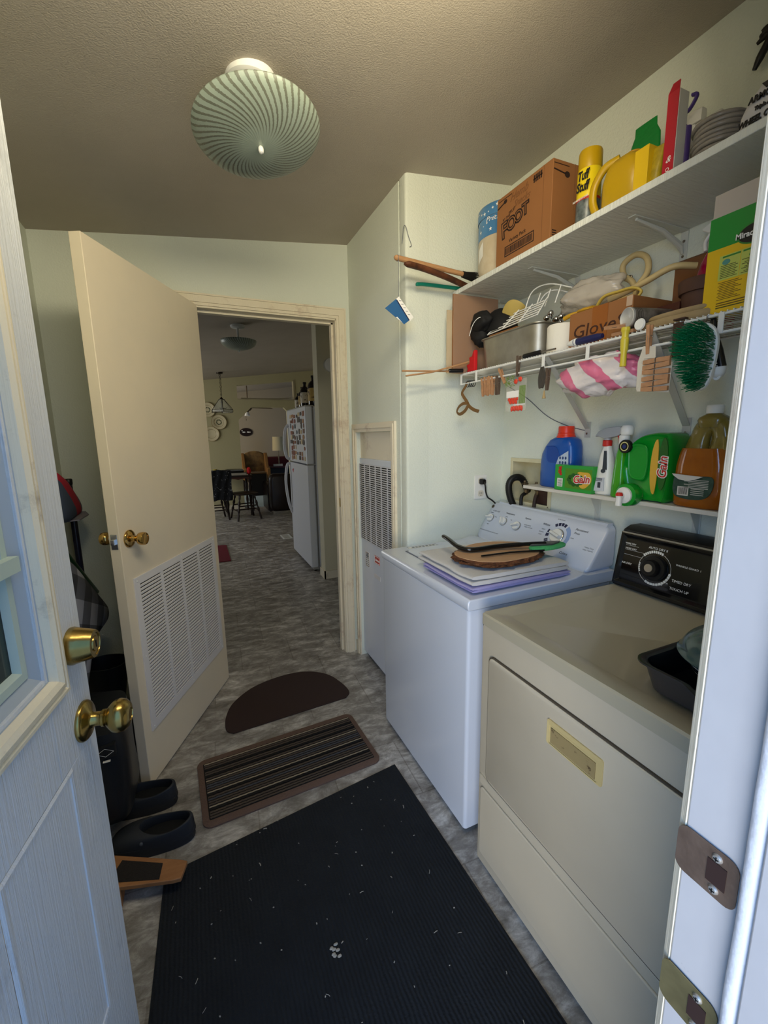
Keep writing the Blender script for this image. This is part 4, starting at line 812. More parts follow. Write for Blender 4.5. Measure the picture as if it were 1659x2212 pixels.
mb.loft(rg); B('crown', mb, M('black_felt', '#08080a', .75), t, smooth=80)
mb = MB(); mb.blob((1.175, 1.600, 1.800), (.045, .045, .052), .25, 1.6, seed=2); mb.blob((1.155, 1.575, 1.845), (.035, .060, .042), .2, 1.6, seed=6); B('ear_flap', mb, M('black_felt'), t, smooth=80)
mb = MB(); mb.loft([[(1.235 + x, 1.475 + y, 1.872 - (x * .5) - (y + .04) ** 2 * 9 + dz) for x, y, _ in se(0, 0, 0, .040, .062, 28, 2)] for dz in (0, .012)]); B('brim', mb, M('mustard_felt', '#b39d55', .7), t, smooth=80)
mb = MB(); mb.tube(spline([(1.112, 1.60, 1.79), (1.112, 1.575, 1.83), (1.12, 1.55, 1.85), (1.14, 1.53, 1.853)]), .0015, 6); B('piping', mb, INKW, t)
mb = MB(); mb.box(1.150, 1.33, 1.50, 1.62, ZS + .001, 1.765)
# roasting pan
t = thing('aluminium_roasting_pan', 'dull aluminium roasting pan on the wire shelf', 'roasting pan', (1.25, 1.39, ZS))
ALU = M('dull_aluminium', '#a8a498', .42, .85, vary=('#8a867a', 9, .7), bump=(30, .05))
mb = MB(); P_ = lambda i, z: [(x, y, z) for x, y in rrect(1.130 + i, 1.385 - i, 1.215 + i, 1.560 - i, .045, 8)]
mb.loft([P_(.016, ZS), P_(.010, ZS + .004), P_(.002, ZS + .112), P_(-.004, ZS + .115), P_(-.004, ZS + .118), P_(.004, ZS + .117), P_(.013, ZS + .006)], cap=True); B('pan_body', mb, ALU, t, smooth=40)
mb = MB(); mb.tube(spline([(1.18, 1.213, ZS + .10), (1.20, 1.196, ZS + .105), (1.30, 1.196, ZS + .105), (1.32, 1.213, ZS + .10)]), .004, 8); B('handle', mb, ALU, t)
mb = MB(); mb.box(1.16, 1.35, 1.36, 1.53, ZS + .010, ZS + .135); T('small_carton', mb, CARD, 'small open brown carton inside the roasting pan', 'carton', bevel=.001)
# white wire rack
t = thing('wire_rack', 'white coated wire dish rack tipped over the roasting pan', 'wire rack', (1.22, 1.39, 1.80))
mb = MB()
A0, A1, A2, A3 = Vector((1.165, 1.545, 1.787)), Vector((1.165, 1.26, 1.797)), Vector((1.225, 1.28, 1.858)), Vector((1.225, 1.50, 1.853))
for k in range(6):
    f_ = k / 5; mb.tube([tuple(A0.lerp(A3, f_)), tuple(A1.lerp(A2, f_))], .0026, 7)
for k in range(4):
    f_ = k / 3; mb.tube([tuple(A0.lerp(A1, f_)), tuple((A3.lerp(A2, f_) + Vector((0, 0, .006)))), tuple(A3.lerp(A2, f_))], .0026, 7)
for k, (y0, y1, h) in enumerate(((1.40, 1.20, .10), (1.37, 1.22, .075))):
    mb.tube(spline([(1.225 + .03 * k, y0, 1.835), (1.235 + .03 * k, y0 - .03, 1.835 + h * .75), (1.25 + .03 * k, (y0 + y1) / 2, 1.845 + h * .75), (1.26 + .03 * k, y1, 1.83 + h * .5)]), .0026, 7)
for y in (1.35, 1.30, 1.25): mb.tube([(1.235, y, 1.84), (1.25, y - .01, 1.90)], .0024, 7)
B('rack_wires', mb, WHITEM, t, smooth=80)
mb = MB()
for k in range(9):
    a = k * .7; mb.blob((1.27 + .03 * math.cos(a), 1.285 + .028 * math.sin(a), 1.79 + .011 * (k % 3)), (.012, .012, .010), .2, 2, 10, 8)
for y in (1.255,): mb.tube([(1.22, y, 1.772), (1.24, y + .02, 1.80), (1.26, y + .05, 1.82)], .004, 8)
T('metal_fittings', mb, CHROME, 'shiny metal fittings heaped in the roasting pan corner', 'fittings', smooth=60, kind='stuff')
# white roll
mb = MB(); mb.lathe([(.0001, .0), (.044, 0), (.048, .004), (.048, .088), (.044, .093), (.013, .093), (.012, .02), (.0001, .02)], (1.182, 1.158, ZS), 36); T('white_roll', mb, M('foam_white', '#d9d6cc', .8, bump=(50, .2), dirt=('#6b665c', 30, .74)), 'white foam roll standing between pan and glove box', 'roll', smooth=40)
t = thing('screwdriver', 'black handled screwdriver on the wire shelf edge in front of the pan', 'screwdriver', (1.118, 1.225, ZS))
mb = MB(); mb.tube([(1.119, 1.27, 1.6525), (1.119, 1.268, 1.6525), (1.119, 1.19, 1.6535), (1.119, 1.185, 1.6535)], [.005, .008, .008, .005], 12); B('handle', mb, BLACKP, t, smooth=50)
mb = MB(); mb.tube([(1.119, 1.187, 1.6535), (1.119, 1.12, 1.6525)], .003, 8); B('shaft', mb, STEEL, t)
# gloves box
t = thing('glove_carton', 'taped brown carton marked in handwriting on the wire shelf', 'cardboard box', (1.25, 1.0, ZS))
mb = MB(); mb.box(1.162, 1.33, .885, 1.108, ZS, ZS + .112); B('carton', mb, CARD, t, bevel=.002)
mb = MB(); mb.box(1.1612, 1.1622, .965, 1.02, ZS + .002, ZS + .112); mb.box(1.1615, 1.331, .965, 1.02, ZS + .1118, ZS + .1126); mb.box(1.161, 1.1625, .887, .905, ZS + .085, ZS + .112, 1); B('packing_tape', mb, [M('tape_brown', '#8f5526', .25), M('tape_grey', '#b9a08a', .2)], t)
text('handwriting', 'GloveS', .052, (1.1605, .998, ZS + .050), '-x', M('marker_brown', '#3a1c10', .6), t, .0003, .1, 1.25)
# plastic bag on the box
mb = MB(); mb.blob((1.275, 1.135, 1.835), (.055, .125, .050), .28, 1.5, 44, 28, seed=2); T('clear_plastic_bag', mb, M('crumpled_plastic', '#cdc3b6', .15, alpha=.6, bump=(16, .9), coat=.5), 'crumpled clear plastic bag heaped above the glove carton', 'plastic bag', smooth=70)
mb = MB(); mb.blob((1.20, 1.075, ZS + .122), (.022, .040, .008), .3, 3, 20, 10, seed=5); mb.tube(spline([(1.19, 1.10, ZS + .118), (1.18, 1.12, ZS + .116), (1.175, 1.145, ZS + .110)]), .007, 8)
T('yellow_glove', mb, M('glove_yellow', '#b98d1e', .6), 'mustard yellow glove finger lying on the glove carton', 'glove', smooth=60)
# sunscreen bottle
t = thing('squeeze_tube', 'navy blue squeeze tube lying on the wire shelf edge', 'tube', (1.122, 1.02, ZS))
mb = MB(); mb.tube([(1.123, 1.045, 1.6575), (1.123, 1.04, 1.6575), (1.123, .965, 1.6575), (1.123, .945, 1.6575)], [.010, .0115, .0105, .007], 16); B('body', mb, M('navy_plastic', '#1d2250', .35), t, smooth=50)
mb = MB(); mb.tube([(1.123, 1.075, 1.6565), (1.123, 1.068, 1.6575), (1.123, 1.05, 1.6575), (1.123, 1.046, 1.6575)], [.003, .007, .0105, .0118], 14); mb.cyl((1.123, 1.041, 1.6575), (1.123, 1.034, 1.6575), .0118, n=16); B('white_tip', mb, WHITEP, t, smooth=50)
def clothespin(name_t, loc, Xr, label, group, proto=[None], parts=True):
    if proto[0] is None:
        t = thing('clothespin', label, 'clothespin', (0, 0, 0), group)
        for s in (-1, 1):
            mb = MB(); mb.loft([[(s * (.0012 + g) , y, z), (s * (.0012 + g + th), y, z), (s * (.0012 + g + th), y + .009, z), (s * (.0012 + g), y + .009, z)] for z, g, th, y in ((0, 0, .0018, 0), (.018, 0, .004, 0), (.036, .0005, .0048, 0), (.040, .0, .0048, 0), (.072, .004, .0030, 0))])
            B('jaw', mb, PIN, t)
        mb = MB(); mb.tube([(.0035 * math.cos(a) , .0045 + .0007 * a - .006, .042 + .0035 * math.sin(a)) for a in [i * .6 for i in range(22)]], .0007, 5); mb.tube([(-.006, .0045, .030), (-.006, .0045, .046), (.006, .0045, .046), (.006, .0045, .030)], .0007, 5); B('spring', mb, STEEL, t)
        proto[0] = t; o = t
    else: o = copy_tree(proto[0])
    o.matrix_world = Matrix.Translation(loc) @ Xr; return setp(o, label, 'clothespin', group)
def RX(a): return Matrix.Rotation(a, 4, 'X')
def RY(a): return Matrix.Rotation(a, 4, 'Y')
def RZ(a): return Matrix.Rotation(a, 4, 'Z')
# pins clipped in a row on the lower lip rail (hang below)
GP = 'clothespins clipped in a row on the lip rail'
ORD = ['leftmost', 'second', 'third', 'fourth', 'fifth']
for k in range(5): clothespin('c', (1.1105, 1.488 - k * .0155, 1.532 + .004 * (k % 2)), RY(.0) @ RX(.05 * (k % 3 - 1)), '%s light wooden clothespin of the row on the lip rail' % ORD[k], GP)
mb = MB(); mb.tube([(1.111, 1.505, 1.583), (1.111, 1.41, 1.586)], .0012, 5); T('binding_wire', mb, STEEL, 'thin wire through the row of clothespins', 'wire')
GP = 'grey weathered clothespins'
GRW = M('weathered_grey_wood', '#5a4a3d', .8)
def regrey(o):
    for ch in o.children:
        if ch.name.startswith('jaw'): ch.data = ch.data.copy(); ch.data.materials[0] = GRW
for k, (y, z, a) in enumerate(((1.404, 1.530, .1), (1.389, 1.531, -.05))): regrey(clothespin('c', (1.1105, y, z), RX(a), '%s dark weathered clothespin beside the light row' % ('left', 'right')[k], GP))
clothespin('c', (1.112, 1.355, 1.572), RX(-.62) @ RY(.1), 'tan clothespin tilted left on the rail above the seed packet', 'clothespins holding the packets')
regrey(clothespin('c', (1.113, 1.288, 1.586), RX(.06), 'dark clothespin standing upright on the rail above the seed packet', 'clothespins holding the packets'))
clothespin('c', (1.1045, .782, 1.578), RX(-.02), 'clothespin clamping the carded pack of clothespins to the shelf', 'clothespins holding the packets')
regrey(clothespin('c', (1.112, 1.138, 1.522), RX(.03), 'grey clothespin right of the bundled cord on the rail', 'clothespins holding the packets'))
# seed packets
t = thing('bait_packet', 'clear packet with orange pieces and green leaves clipped to the rail', 'packet', (1.10, 1.285, 1.53))
mb = MB(); mb.prism(rrect(1.232, 1.340, 1.462, 1.575, .004), 1.1035, 1.1045, 'x'); B('clear_sleeve', mb, film('clear_film', '#e8e2d4'), t)
mb = MB()
for k in range(10): mb.blob((1.0995, 1.318 - .008 * k * .6, 1.505 - .006 * (k % 3)), (.003, .007, .006), .2, 2, 10, 8)
for k in range(7): mb.blob((1.0995, 1.302 - .009 * k, 1.470 + .002 * (k % 2)), (.0035, .005, .010), .1, 2, 10, 8)
mb.blob((1.100, 1.285, 1.567), (.004, .010, .009), .2, 2, 12, 8); mb.blob((1.100, 1.262, 1.573), (.004, .010, .009), .2, 2, 12, 8)
B('orange_pieces', mb, M('orange_red', '#d4402a', .4), t, smooth=60)
mb = MB()
for k in range(44):
    y = 1.335 - .045 * random.random(); z = 1.548 + .036 * random.random(); a = random.random() * PI
    mb.tube([(1.098, y, z), (1.098 - .003, y + .010 * math.cos(a), z + .010 * math.sin(a))], .0009, 4)
for k in range(8): mb.tube([(1.1, 1.262 - .004 * k, 1.55), (1.1, 1.264 - .0042 * k, 1.487)], .0011, 4)
B('green_strands', mb, M('grass_green', '#6f8a3a', .7), t)
mb = MB(); mb.box(1.1028, 1.1034, 1.27, 1.337, 1.512, 1.535); mb.box(1.1028, 1.1034, 1.235, 1.30, 1.482, 1.487); B('paper_label', mb, INKW, t)
# bundled cord
mb = MB()
for k in range(6): mb.tube(spline([(1.1085 - .002 * k % 3, 1.170 - .004 * k, 1.60), (1.106, 1.176 - .006 * k, 1.565), (1.107, 1.172 - .003 * k, 1.532), (1.108, 1.165 - .002 * k, 1.56), (1.108, 1.160, 1.598)]), .0026, 6)
T('bundled_cord', mb, M('grey_cord', '#3f3a33', .8), 'small bundle of dark cord hanging on the lip rail', 'cord', smooth=70)
mb = MB(); mb.tube([(1.108, 1.150, 1.523), (1.108, 1.150, 1.514), (1.108, 1.150, 1.496)], [.0015, .003, .0065], 10); T('small_tassel', mb, M('tassel_tan', '#a78f63', .8), 'tiny tan tassel below the grey clothespin', 'tassel')
# tan strap loop hanging at far end
rb = spline([(1.1175, 1.623, 1.604), (1.112, 1.618, 1.588), (1.108, 1.640, 1.562), (1.106, 1.628, 1.545), (1.104, 1.598, 1.520), (1.102, 1.575, 1.498), (1.100, 1.54, 1.482), (1.100, 1.505, 1.473)], 8)
mb = MB(); mb.tube(rb, .007, 8, flat=.25, up=(0, 1, .4)); r2_ = spline([(1.099, 1.585, 1.512), (1.094, 1.61, 1.512), (1.092, 1.640, 1.500), (1.092, 1.655, 1.480), (1.094, 1.635, 1.468), (1.096, 1.60, 1.480), (1.098, 1.575, 1.505)], 8)
mb.tube(r2_, .007, 8, flat=.25, up=(0, .5, .8)); T('leather_strap', mb, M('tan_leather', '#6e4f28', .6), 'brown leather strap curled in a loop hanging from the rail end', 'strap', smooth=60)
mb = MB()
for k in range(4): mb.tube([(1.113 + .003 * k, 1.605 - .01 * k + .013 * math.cos(a), 1.594 + .013 * math.sin(a)) for a in [i * PI / 8 for i in range(17)]], .0016, 6)
T('black_ring_clips', mb, INKK, 'black wire rings on the far end of the lip rail', 'ring')
# pink and white plastic bag hanging
def pinkmat():
    m = M('pink_white_bag', '#dcd0cf', .3, bump=(16, .6)); n = m.node_tree; L = n.links; b = n.nodes['Principled BSDF']
    co = n.nodes.new('ShaderNodeTexCoord'); mp = n.nodes.new('ShaderNodeMapping'); mp.inputs['Rotation'].default_value = (.75, 0, 0); L.new(co.outputs['Object'], mp.inputs[0])
    wv = n.nodes.new('ShaderNodeTexWave'); wv.bands_direction = 'Y'; wv.inputs['Scale'].default_value = 3.6; wv.inputs['Distortion'].default_value = 1.6; wv.inputs['Detail Scale'].default_value = 2; wv.inputs['Phase Offset'].default_value = 1.5; L.new(mp.outputs[0], wv.inputs[0])
    r = n.nodes.new('ShaderNodeMapRange'); r.inputs[1].default_value = .62; r.inputs[2].default_value = .68; L.new(wv.outputs[1], r.inputs[0]); mx = n.nodes.new('ShaderNodeMix'); mx.data_type = 'RGBA'
    mx.inputs[6].default_value = hx('#dcd4d2'); mx.inputs[7].default_value = hx('#d4708f'); L.new(r.outputs[0], mx.inputs[0]); L.new(mx.outputs[2], b.inputs['Base Color']); return m
mb = MB(); mb.blob((1.172, .985, 1.553), (.050, .135, .062), .32, 1.8, 48, 30, seed=8)
T('striped_plastic_bag', mb, pinkmat(), 'pink and white striped plastic bag bulging below the wire shelf', 'plastic bag', smooth=70)
# yellow handle
t = thing('yellow_hook_tool', 'ribbed yellow plastic handle hooked through the wire shelf lip', 'handle', (1.107, .858, 1.60))
mb = MB(); mb.lathe([(.009, -.045), (.0085, -.043), (.0075, -.01), (.010, 0), (.0105, .025), (.0085, .03), (.009, .042), (.0115, .048), (.011, .056), (.0001, .057)], (1.1045, .857, 1.603), 14); B('grip', mb, M('lemon_plastic', '#cdbb37', .4), t, smooth=20)
# carded pack of clothespins
t = thing('clothespin_pack', 'carded pack of wooden clothespins hanging from the wire shelf', 'clothespin pack', (1.10, .76, 1.54))
mb = MB(); mb.prism([(.800, 1.600), (.766, 1.594), (.764, 1.565), (.795, 1.568), (.802, 1.50), (.810, 1.488), (.812, 1.56)], 1.1025, 1.1035, 'x'); mb.prism([(.805, 1.57), (.72, 1.551), (.722, 1.476), (.808, 1.486)], 1.1028, 1.1036, 'x'); B('card', mb, M('card_off_white', '#cfc8b8', .7, dirt=('#7a7266', 20, .65)), t)
for k in range(6):
    z = 1.5585 - k * .0143
    for y0, y1 in ((.722, .757), (.760, .792)):
        mb = MB(); sp = .002 * math.sin(k * 2 + y0 * 30); mb.loft([[(1.0945, y, z + a + sp * (y - .757) / .03), (1.1022, y, z + a + sp * (y - .757) / .03), (1.1022, y, z + b_ + sp * (y - .757) / .03), (1.0945, y, z + b_ + sp * (y - .757) / .03)] for y, a, b_ in ((y0, -.0055, .0055), ((y0 + y1) / 2, -.0058, .0058), (y1, -.005, .005))]); B('clothespin', mb, PIN, t)
mb = MB()
for k in range(6): mb.tube([(1.094, .7585, 1.5525 - k * .0143), (1.092, .7585, 1.558 - k * .0143), (1.094, .7585, 1.5645 - k * .0143)], .001, 5)
B('springs', mb, STEEL, t)
# brown strap, green brush, striped handle
mb = MB(); mb.loft([[(x, y, z) for x, y in ((1.1085, y0), (1.1085, y1), (1.1105, y1), (1.1105, y0))] for z, y0, y1 in ((1.560, .705, .730), (1.575, .706, .728), (1.64, .706, .731))]); mb.box(1.1085, 1.14, .704, .732, 1.6465, 1.6505)
T('brown_strap', mb, M('brown_leather', '#3f261a', .6), 'dark brown leather strap folded over the wire shelf lip', 'strap', bevel=.0008)
t = thing('green_scrub_brush', 'large scrub brush with green bristles hanging from the wire shelf', 'brush', (1.09, .655, 1.545))
op = [(.690, 1.612), (.672, 1.622), (.645, 1.622), (.626, 1.606), (.617, 1.58), (.6175, 1.54), (.624, 1.50), (.634, 1.478), (.650, 1.472), (.664, 1.484), (.685, 1.53), (.696, 1.57), (.697, 1.595)]
mb = MB(); mb.prism([(p.x, p.y) for p in spline([(a, b, 0) for a, b in op + op[:1]], 4)[:-1]], 1.092, 1.103, 'x'); B('brush_back', mb, WHITEP, t, bevel=.002, smooth=40)
mb = MB(); cnt = 0
def inside(y, z):
    r = False; j = len(op) - 1
    for i in range(len(op)):
        if ((op[i][1] > z) != (op[j][1] > z)) and (y < (op[j][0] - op[i][0]) * (z - op[i][1]) / (op[j][1] - op[i][1]) + op[i][0]): r = not r
        j = i
    return r
cyb, czb = .657, 1.55
z = 1.478
while z < 1.618:
    y = .622 + (.002 if cnt % 2 else 0)
    while y < .694:
        if inside(y, z) and inside(y + .003, z) and inside(y - .003, z):
            for q in range(3):
                jy, jz = random.uniform(-.0018, .0018), random.uniform(-.0018, .0018); sp = 1.28
                mb.tube([(1.093, y + jy, z + jz), (1.066 + random.uniform(-.003, .003), cyb + (y - cyb) * sp + jy * 2.2 + .004, czb + (z - czb) * 1.08 + jz * 2.2)], [.0011, .0007], 4)
        y += .0052
    z += .0058; cnt += 1
B('bristles', mb, M('bristle_green', '#0c7a4c', .35), t)
mb = MB(); mb.tube([(1.099, .655, 1.62), (1.112, .655, 1.634), (1.112, .655, 1.642)], .002, 6); B('hanging_loop', mb, STEEL, t)
t = thing('striped_handle_brush', 'black brush handle with white stripes hanging behind the green brush', 'brush', (1.13, .635, 1.55))
mb = MB(); mb.tube([(1.127, .650, 1.635), (1.127, .648, 1.60), (1.127, .638, 1.56), (1.127, .628, 1.522)], [.006, .011, .016, .017], 18, flat=.6, up=(0, 1, 0)); B('handle', mb, BLACKG, t, smooth=60)
mb = MB()
for k in range(8):
    f_ = k / 7; z = 1.572 - f_ * .045; y = .641 - f_ * .011; w_ = .0145 + .0028 * f_; mb.tube([(1.127 - .0095 - .0012 * f_, y + w_ * .75, z), (1.127 - .0107 - .001 * f_, y, z - .001), (1.127 - .0098 - .001 * f_, y - w_ * .35, z - .002)], .0013, 5)
B('white_stripes', mb, INKW, t)
mb = MB(); mb.tube([(1.127, .628, 1.522), (1.127, .626, 1.508), (1.127, .6245, 1.502)], [.0165, .013, .009], 16); mb.tube([(1.125, .628 + .006 * math.cos(a), 1.505 + .008 * math.sin(a)) for a in [i * PI / 8 for i in range(17)]], .0035, 8); B('end_loop', mb, WHITEP, t, smooth=60)
# spray can lying
t = thing('silver_aerosol_can', 'silver aerosol can lying with its base towards the room, in front of the glove carton', 'spray can', (1.20, .86, ZS))
a_, b__ = Vector((1.118, .868, 1.688)), Vector((1.250, .838, 1.688)); d_ = (b__ - a_).normalized()
Xc = Matrix.Translation(a_) @ Vector((0, 0, 1)).rotation_difference(d_).to_matrix().to_4x4()
mb = MB(); mb.lathe([(.0001, .010), (.010, .008), (.020, .003), (.0245, .0), (.0265, .001), (.027, .004), (.0265, .007)], X=Xc, n=36); B('can_base', mb, M('bright_tinplate', '#c9c9c9', .38, .55), t, smooth=50)
mb = MB(); mb.lathe([(.0262, .006), (.0265, .010), (.0265, .13), (.020, .14), (.0001, .142)], X=Xc, n=36); B('can_body', mb, M('can_body_grey', '#9a948c', .35, .5, vary=('#55504a', 40, .8)), t, smooth=50)
mb = MB()
for k in range(4): mb.lathe([(.0268, .013 + k * .005), (.0268, .0145 + k * .005)], X=Xc, n=30)
B('can_printing', mb, INKK, t)
# small brown box behind
t = thing('brown_picture_carton', 'small dark brown carton with yellow swirl behind the silver can', 'carton', (1.29, .86, ZS))
mb = MB(); mb.box(1.255, 1.335, .815, .880, ZS + .0, ZS + .085); B('carton', mb, M('deep_brown_carton', '#4a2112', .6), t, bevel=.001)
mb = MB(); mb.tube([(1.29 + .014 * math.cos(a), .8142, ZS + .06 + .010 * math.sin(a)) for a in [i * PI / 6 for i in range(11)]], .0016, 5); mb.tube([(1.29 + .008 * math.cos(a), .8142, ZS + .06 + .006 * math.sin(a)) for a in [i * PI / 6 for i in range(11)]], .0016, 5); B('yellow_swirl', mb, M('gold_ink', '#c79a1a', .5), t)
# hose
mb = MB(); pts = spline([(1.25, 1.07, 1.775), (1.28, 1.02, 1.79), (1.30, .985, 1.80), (1.315, 1.01, 1.845), (1.32, 1.045, 1.875), (1.32, 1.05, 1.91), (1.32, 1.01, 1.925), (1.31, .965, 1.90), (1.30, .95, 1.855), (1.275, .965, 1.81)], 8)
mb.tube(pts, .009, 12); mb.tube(spline([(1.24, 1.03, 1.79), (1.25, .98, 1.80), (1.26, .92, 1.815), (1.28, .86, 1.835), (1.32, .82, 1.83)], 8), .009, 12)
T('beige_hose', mb, M('beige_rubber', '#b9a577', .5), 'beige rubber hose coiled above the glove carton', 'hose', smooth=70)
mb = MB(); mb.tube([(1.325, 1.035 + .014 * math.cos(a), 1.866 + .005 * math.sin(a)) for a in [i * PI / 8 for i in range(17)]], .003, 8); T('hose_clamp', mb, STEEL, 'steel clamp on the beige hose coil', 'clamp')
mb = MB(); mb.tube(spline([(1.22, 1.065, 1.762), (1.215, 1.03, 1.795), (1.225, .985, 1.80), (1.235, .945, 1.80), (1.245, .925, 1.785), (1.235, .945, 1.765), (1.22, .99, 1.768), (1.215, 1.03, 1.770), (1.22, 1.065, 1.765)], 8), .006, 10, flat=.7)
T('latex_tubing', mb, M('latex_yellow', '#b8a048', .45), 'flattened yellow latex tubing looped on the glove carton', 'tubing', smooth=70)
# pot, pink spray, carton
mb = MB(); mb.prism([(1.395, ZS + .16), (1.412, ZS + .16), (1.412, ZS + .245), (1.395, ZS + .235)], .84, .93, 'y'); mb.box(1.395, 1.412, .84, .93, ZS, ZS + .16); T('leaning_cardboard', mb, CARD2, 'brown cardboard scrap leaning on the wall behind the hose', 'cardboard')
mb = MB(); c = (1.262, .762, ZS)
mb.lathe([(.0001, .0), (.036, 0), (.038, .004), (.047, .088), (.047, .09), (.053, .0905), (.054, .094), (.056, .120), (.054, .123), (.050, .123), (.048, .10), (.040, .02), (.0001, .02)], c, 36); T('brown_flower_pot', mb, M('pot_brown', '#54382b', .7, vary=('#452c21', 14, .6)), 'brown plastic flower pot left of the green and yellow box', 'flower pot', smooth=40)
t = thing('pink_spray_bottle', 'deep pink spray bottle with white trigger head behind the flower pot', 'spray bottle', (1.345, .775, ZS))
mb = MB(); mb.loft([se(1.358, .785, ZS + z, rx, ry, 28, 2.4) for z, rx, ry in ((0, .030, .046), (.004, .033, .050), (.10, .033, .050), (.16, .034, .052), (.19, .032, .044), (.22, .024, .028), (.238, .014, .016))]); B('bottle', mb, M('magenta_plastic', '#9a0e3c', .25, coat=.3), t, smooth=60)
mb = MB(); mb.cyl((1.358, .785, ZS + .236), (1.358, .785, ZS + .256), .017, .015, 20); mb.loft([[(1.358 + x, y, ZS + z) for x, z in rrect(-w_, w_, z0, z1, .004)] for y, w_, z0, z1 in ((.835, .005, .282, .290), (.82, .009, .272, .294), (.79, .013, .255, .300), (.765, .013, .255, .305), (.75, .010, .262, .300))]); mb.tube(spline([(1.358, .815, ZS + .27), (1.355, .825, ZS + .25), (1.352, .82, ZS + .225)]), .005, 8); B('spray_head', mb, WHITEP, t, smooth=50)
# plant food box
t = thing('plant_food_box', 'tall green and yellow plant food box at the near end of the wire shelf', 'box', (1.165, .62, ZS))
GB, YB_ = M('box_green', '#118a30', .4), M('box_yellow', '#dfb60f', .4)
bx0, bx1, by0, by1 = 1.133, 1.195, .520, .682
mb = MB(); mb.box(bx0, bx1, by0, by1, ZS, ZS + .140, 0); mb.box(bx0, bx1, by0, by1, ZS + .140, ZS + .208, 1); B('carton', mb, [YB_, GB], t)
mb = MB(); mb.box(bx0 + .0005, bx0 + .0015, by0, by1 - .004, ZS + .208, ZS + .256); mb.box(bx1 - .0015, bx1 - .0005, by0, by1 - .004, ZS + .208, ZS + .24); B('open_flap', mb, M('carton_inner_grey', '#b9afa4', .7), t)
mb = MB(); fx = bx0 - .0006
mb.box(fx, bx0, by0 + .005, by1 - .028, ZS + .070, ZS + .122, 0); mb.box(fx - .0002, bx0, .612, .648, ZS + .1165, ZS + .120, 1); mb.box(fx - .0002, bx0, .53, .608, ZS + .1165, ZS + .120, 1)
mb.prism([(.640 + .008 * math.cos(q), ZS + .107 + .006 * math.sin(q)) for q in [i * PI / 6 for i in range(12)]], fx - .0004, bx0, 'x', 2); mb.prism([(.588 + .008 * math.cos(q), ZS + .107 + .006 * math.sin(q)) for q in [i * PI / 6 for i in range(12)]], fx - .0004, bx0, 'x', 1)
mb.box(fx - .0002, bx0, .6115, .6125, ZS + .071, ZS + .121, 3)
for k in range(8): mb.box(fx - .0004, bx0, .616 + .004 * (k % 2), .650, ZS + .074 + k * .0036, ZS + .0752 + k * .0036, 4)
for k in range(10): mb.box(fx - .0004, bx0, .532, .608 - .005 * (k % 3), ZS + .073 + k * .003, ZS + .0742 + k * .003, 4)
for k in range(11): mb.box(fx, bx0, .605 + .006 * (k % 3), .652 - .003 * (k % 2), ZS + .028 + k * .0036, ZS + .0292 + k * .0036, 5)
for k in range(9): mb.box(fx, bx0, .53, .592 - .004 * (k % 2), ZS + .034 + k * .0036, ZS + .0352 + k * .0036, 5)
for k in range(3): mb.box(fx, bx0, .53, .652, ZS + .010 + k * .005, ZS + .0122 + k * .005, 5 if k else 4)
B('printed_panel', mb, [M('panel_lime', '#b9c45a', .5), M('label_green', '#2f7d2c', .5), M('leaf_teal', '#4f8f86', .5), YB_, M('print_olive', '#4a4a1c', .6), M('print_brown', '#6b4e12', .6)], t)
mb = MB(); mb.prism([(.588 + .033 * math.cos(q), ZS + .150 + .019 * math.sin(q)) for q in [i * PI / 14 for i in range(28)]], bx0 - .0010, bx0, 'x', 0); mb.prism([(.588 + .036 * math.cos(q), ZS + .150 + .022 * math.sin(q)) for q in [i * PI / 14 for i in range(28)]], bx0 - .0006, bx0, 'x', 1); B('logo_oval', mb, [INKK, M('label_green')], t)
text('logo_lettering', 'Miracle-Gro', .0165, (bx0 - .0014, .5895, ZS + .150), '-x', INKW, t, .0003, 0, .9, bold=.0004)
# oval wooden paddles in front
mb = MB(); mb.loft([[(1.150 + x, .745 + y, ZS + z) for x, y, _ in se(0, 0, 0, .030 * s, .095 * s, 32, 2.3)] for z, s in ((0, .93), (.004, 1), (.014, 1), (.018, .95))]); mb.loft([[(1.150 + x, .74 + y, ZS + .019 + z) for x, y, _ in se(0, 0, 0, .027 * s, .082 * s, 32, 2.3)] for z, s in ((0, .93), (.003, 1), (.008, 1), (.011, .95))])
T('stacked_cork_ovals', mb, M('cork_tan', '#a08a64', .8, vary=('#8f7852', 30, .6)), 'stack of tan oval pads below the flower pot', 'oval pads', smooth=40)
mb = MB(); mb.lathe([(.0001, -.004), (.013, -.004), (.0155, 0), (.013, .004), (.0001, .004)], (1.120, .828, ZS + .016), 24, ax='x'); T('white_disc', mb, WHITEP, 'small white round disc at the wire shelf edge', 'disc', smooth=40)
GP = 'loose clothespins lying on the wire shelf'
clothespin('c', (1.124, .94, 1.673), RX(PI / 2 + .12) @ RZ(.4), 'upper loose clothespin lying right of the navy tube', GP)
clothespin('c', (1.138, .925, 1.652), RX(PI / 2 + .02) @ RZ(.2), 'lower loose clothespin lying right of the navy tube', GP)

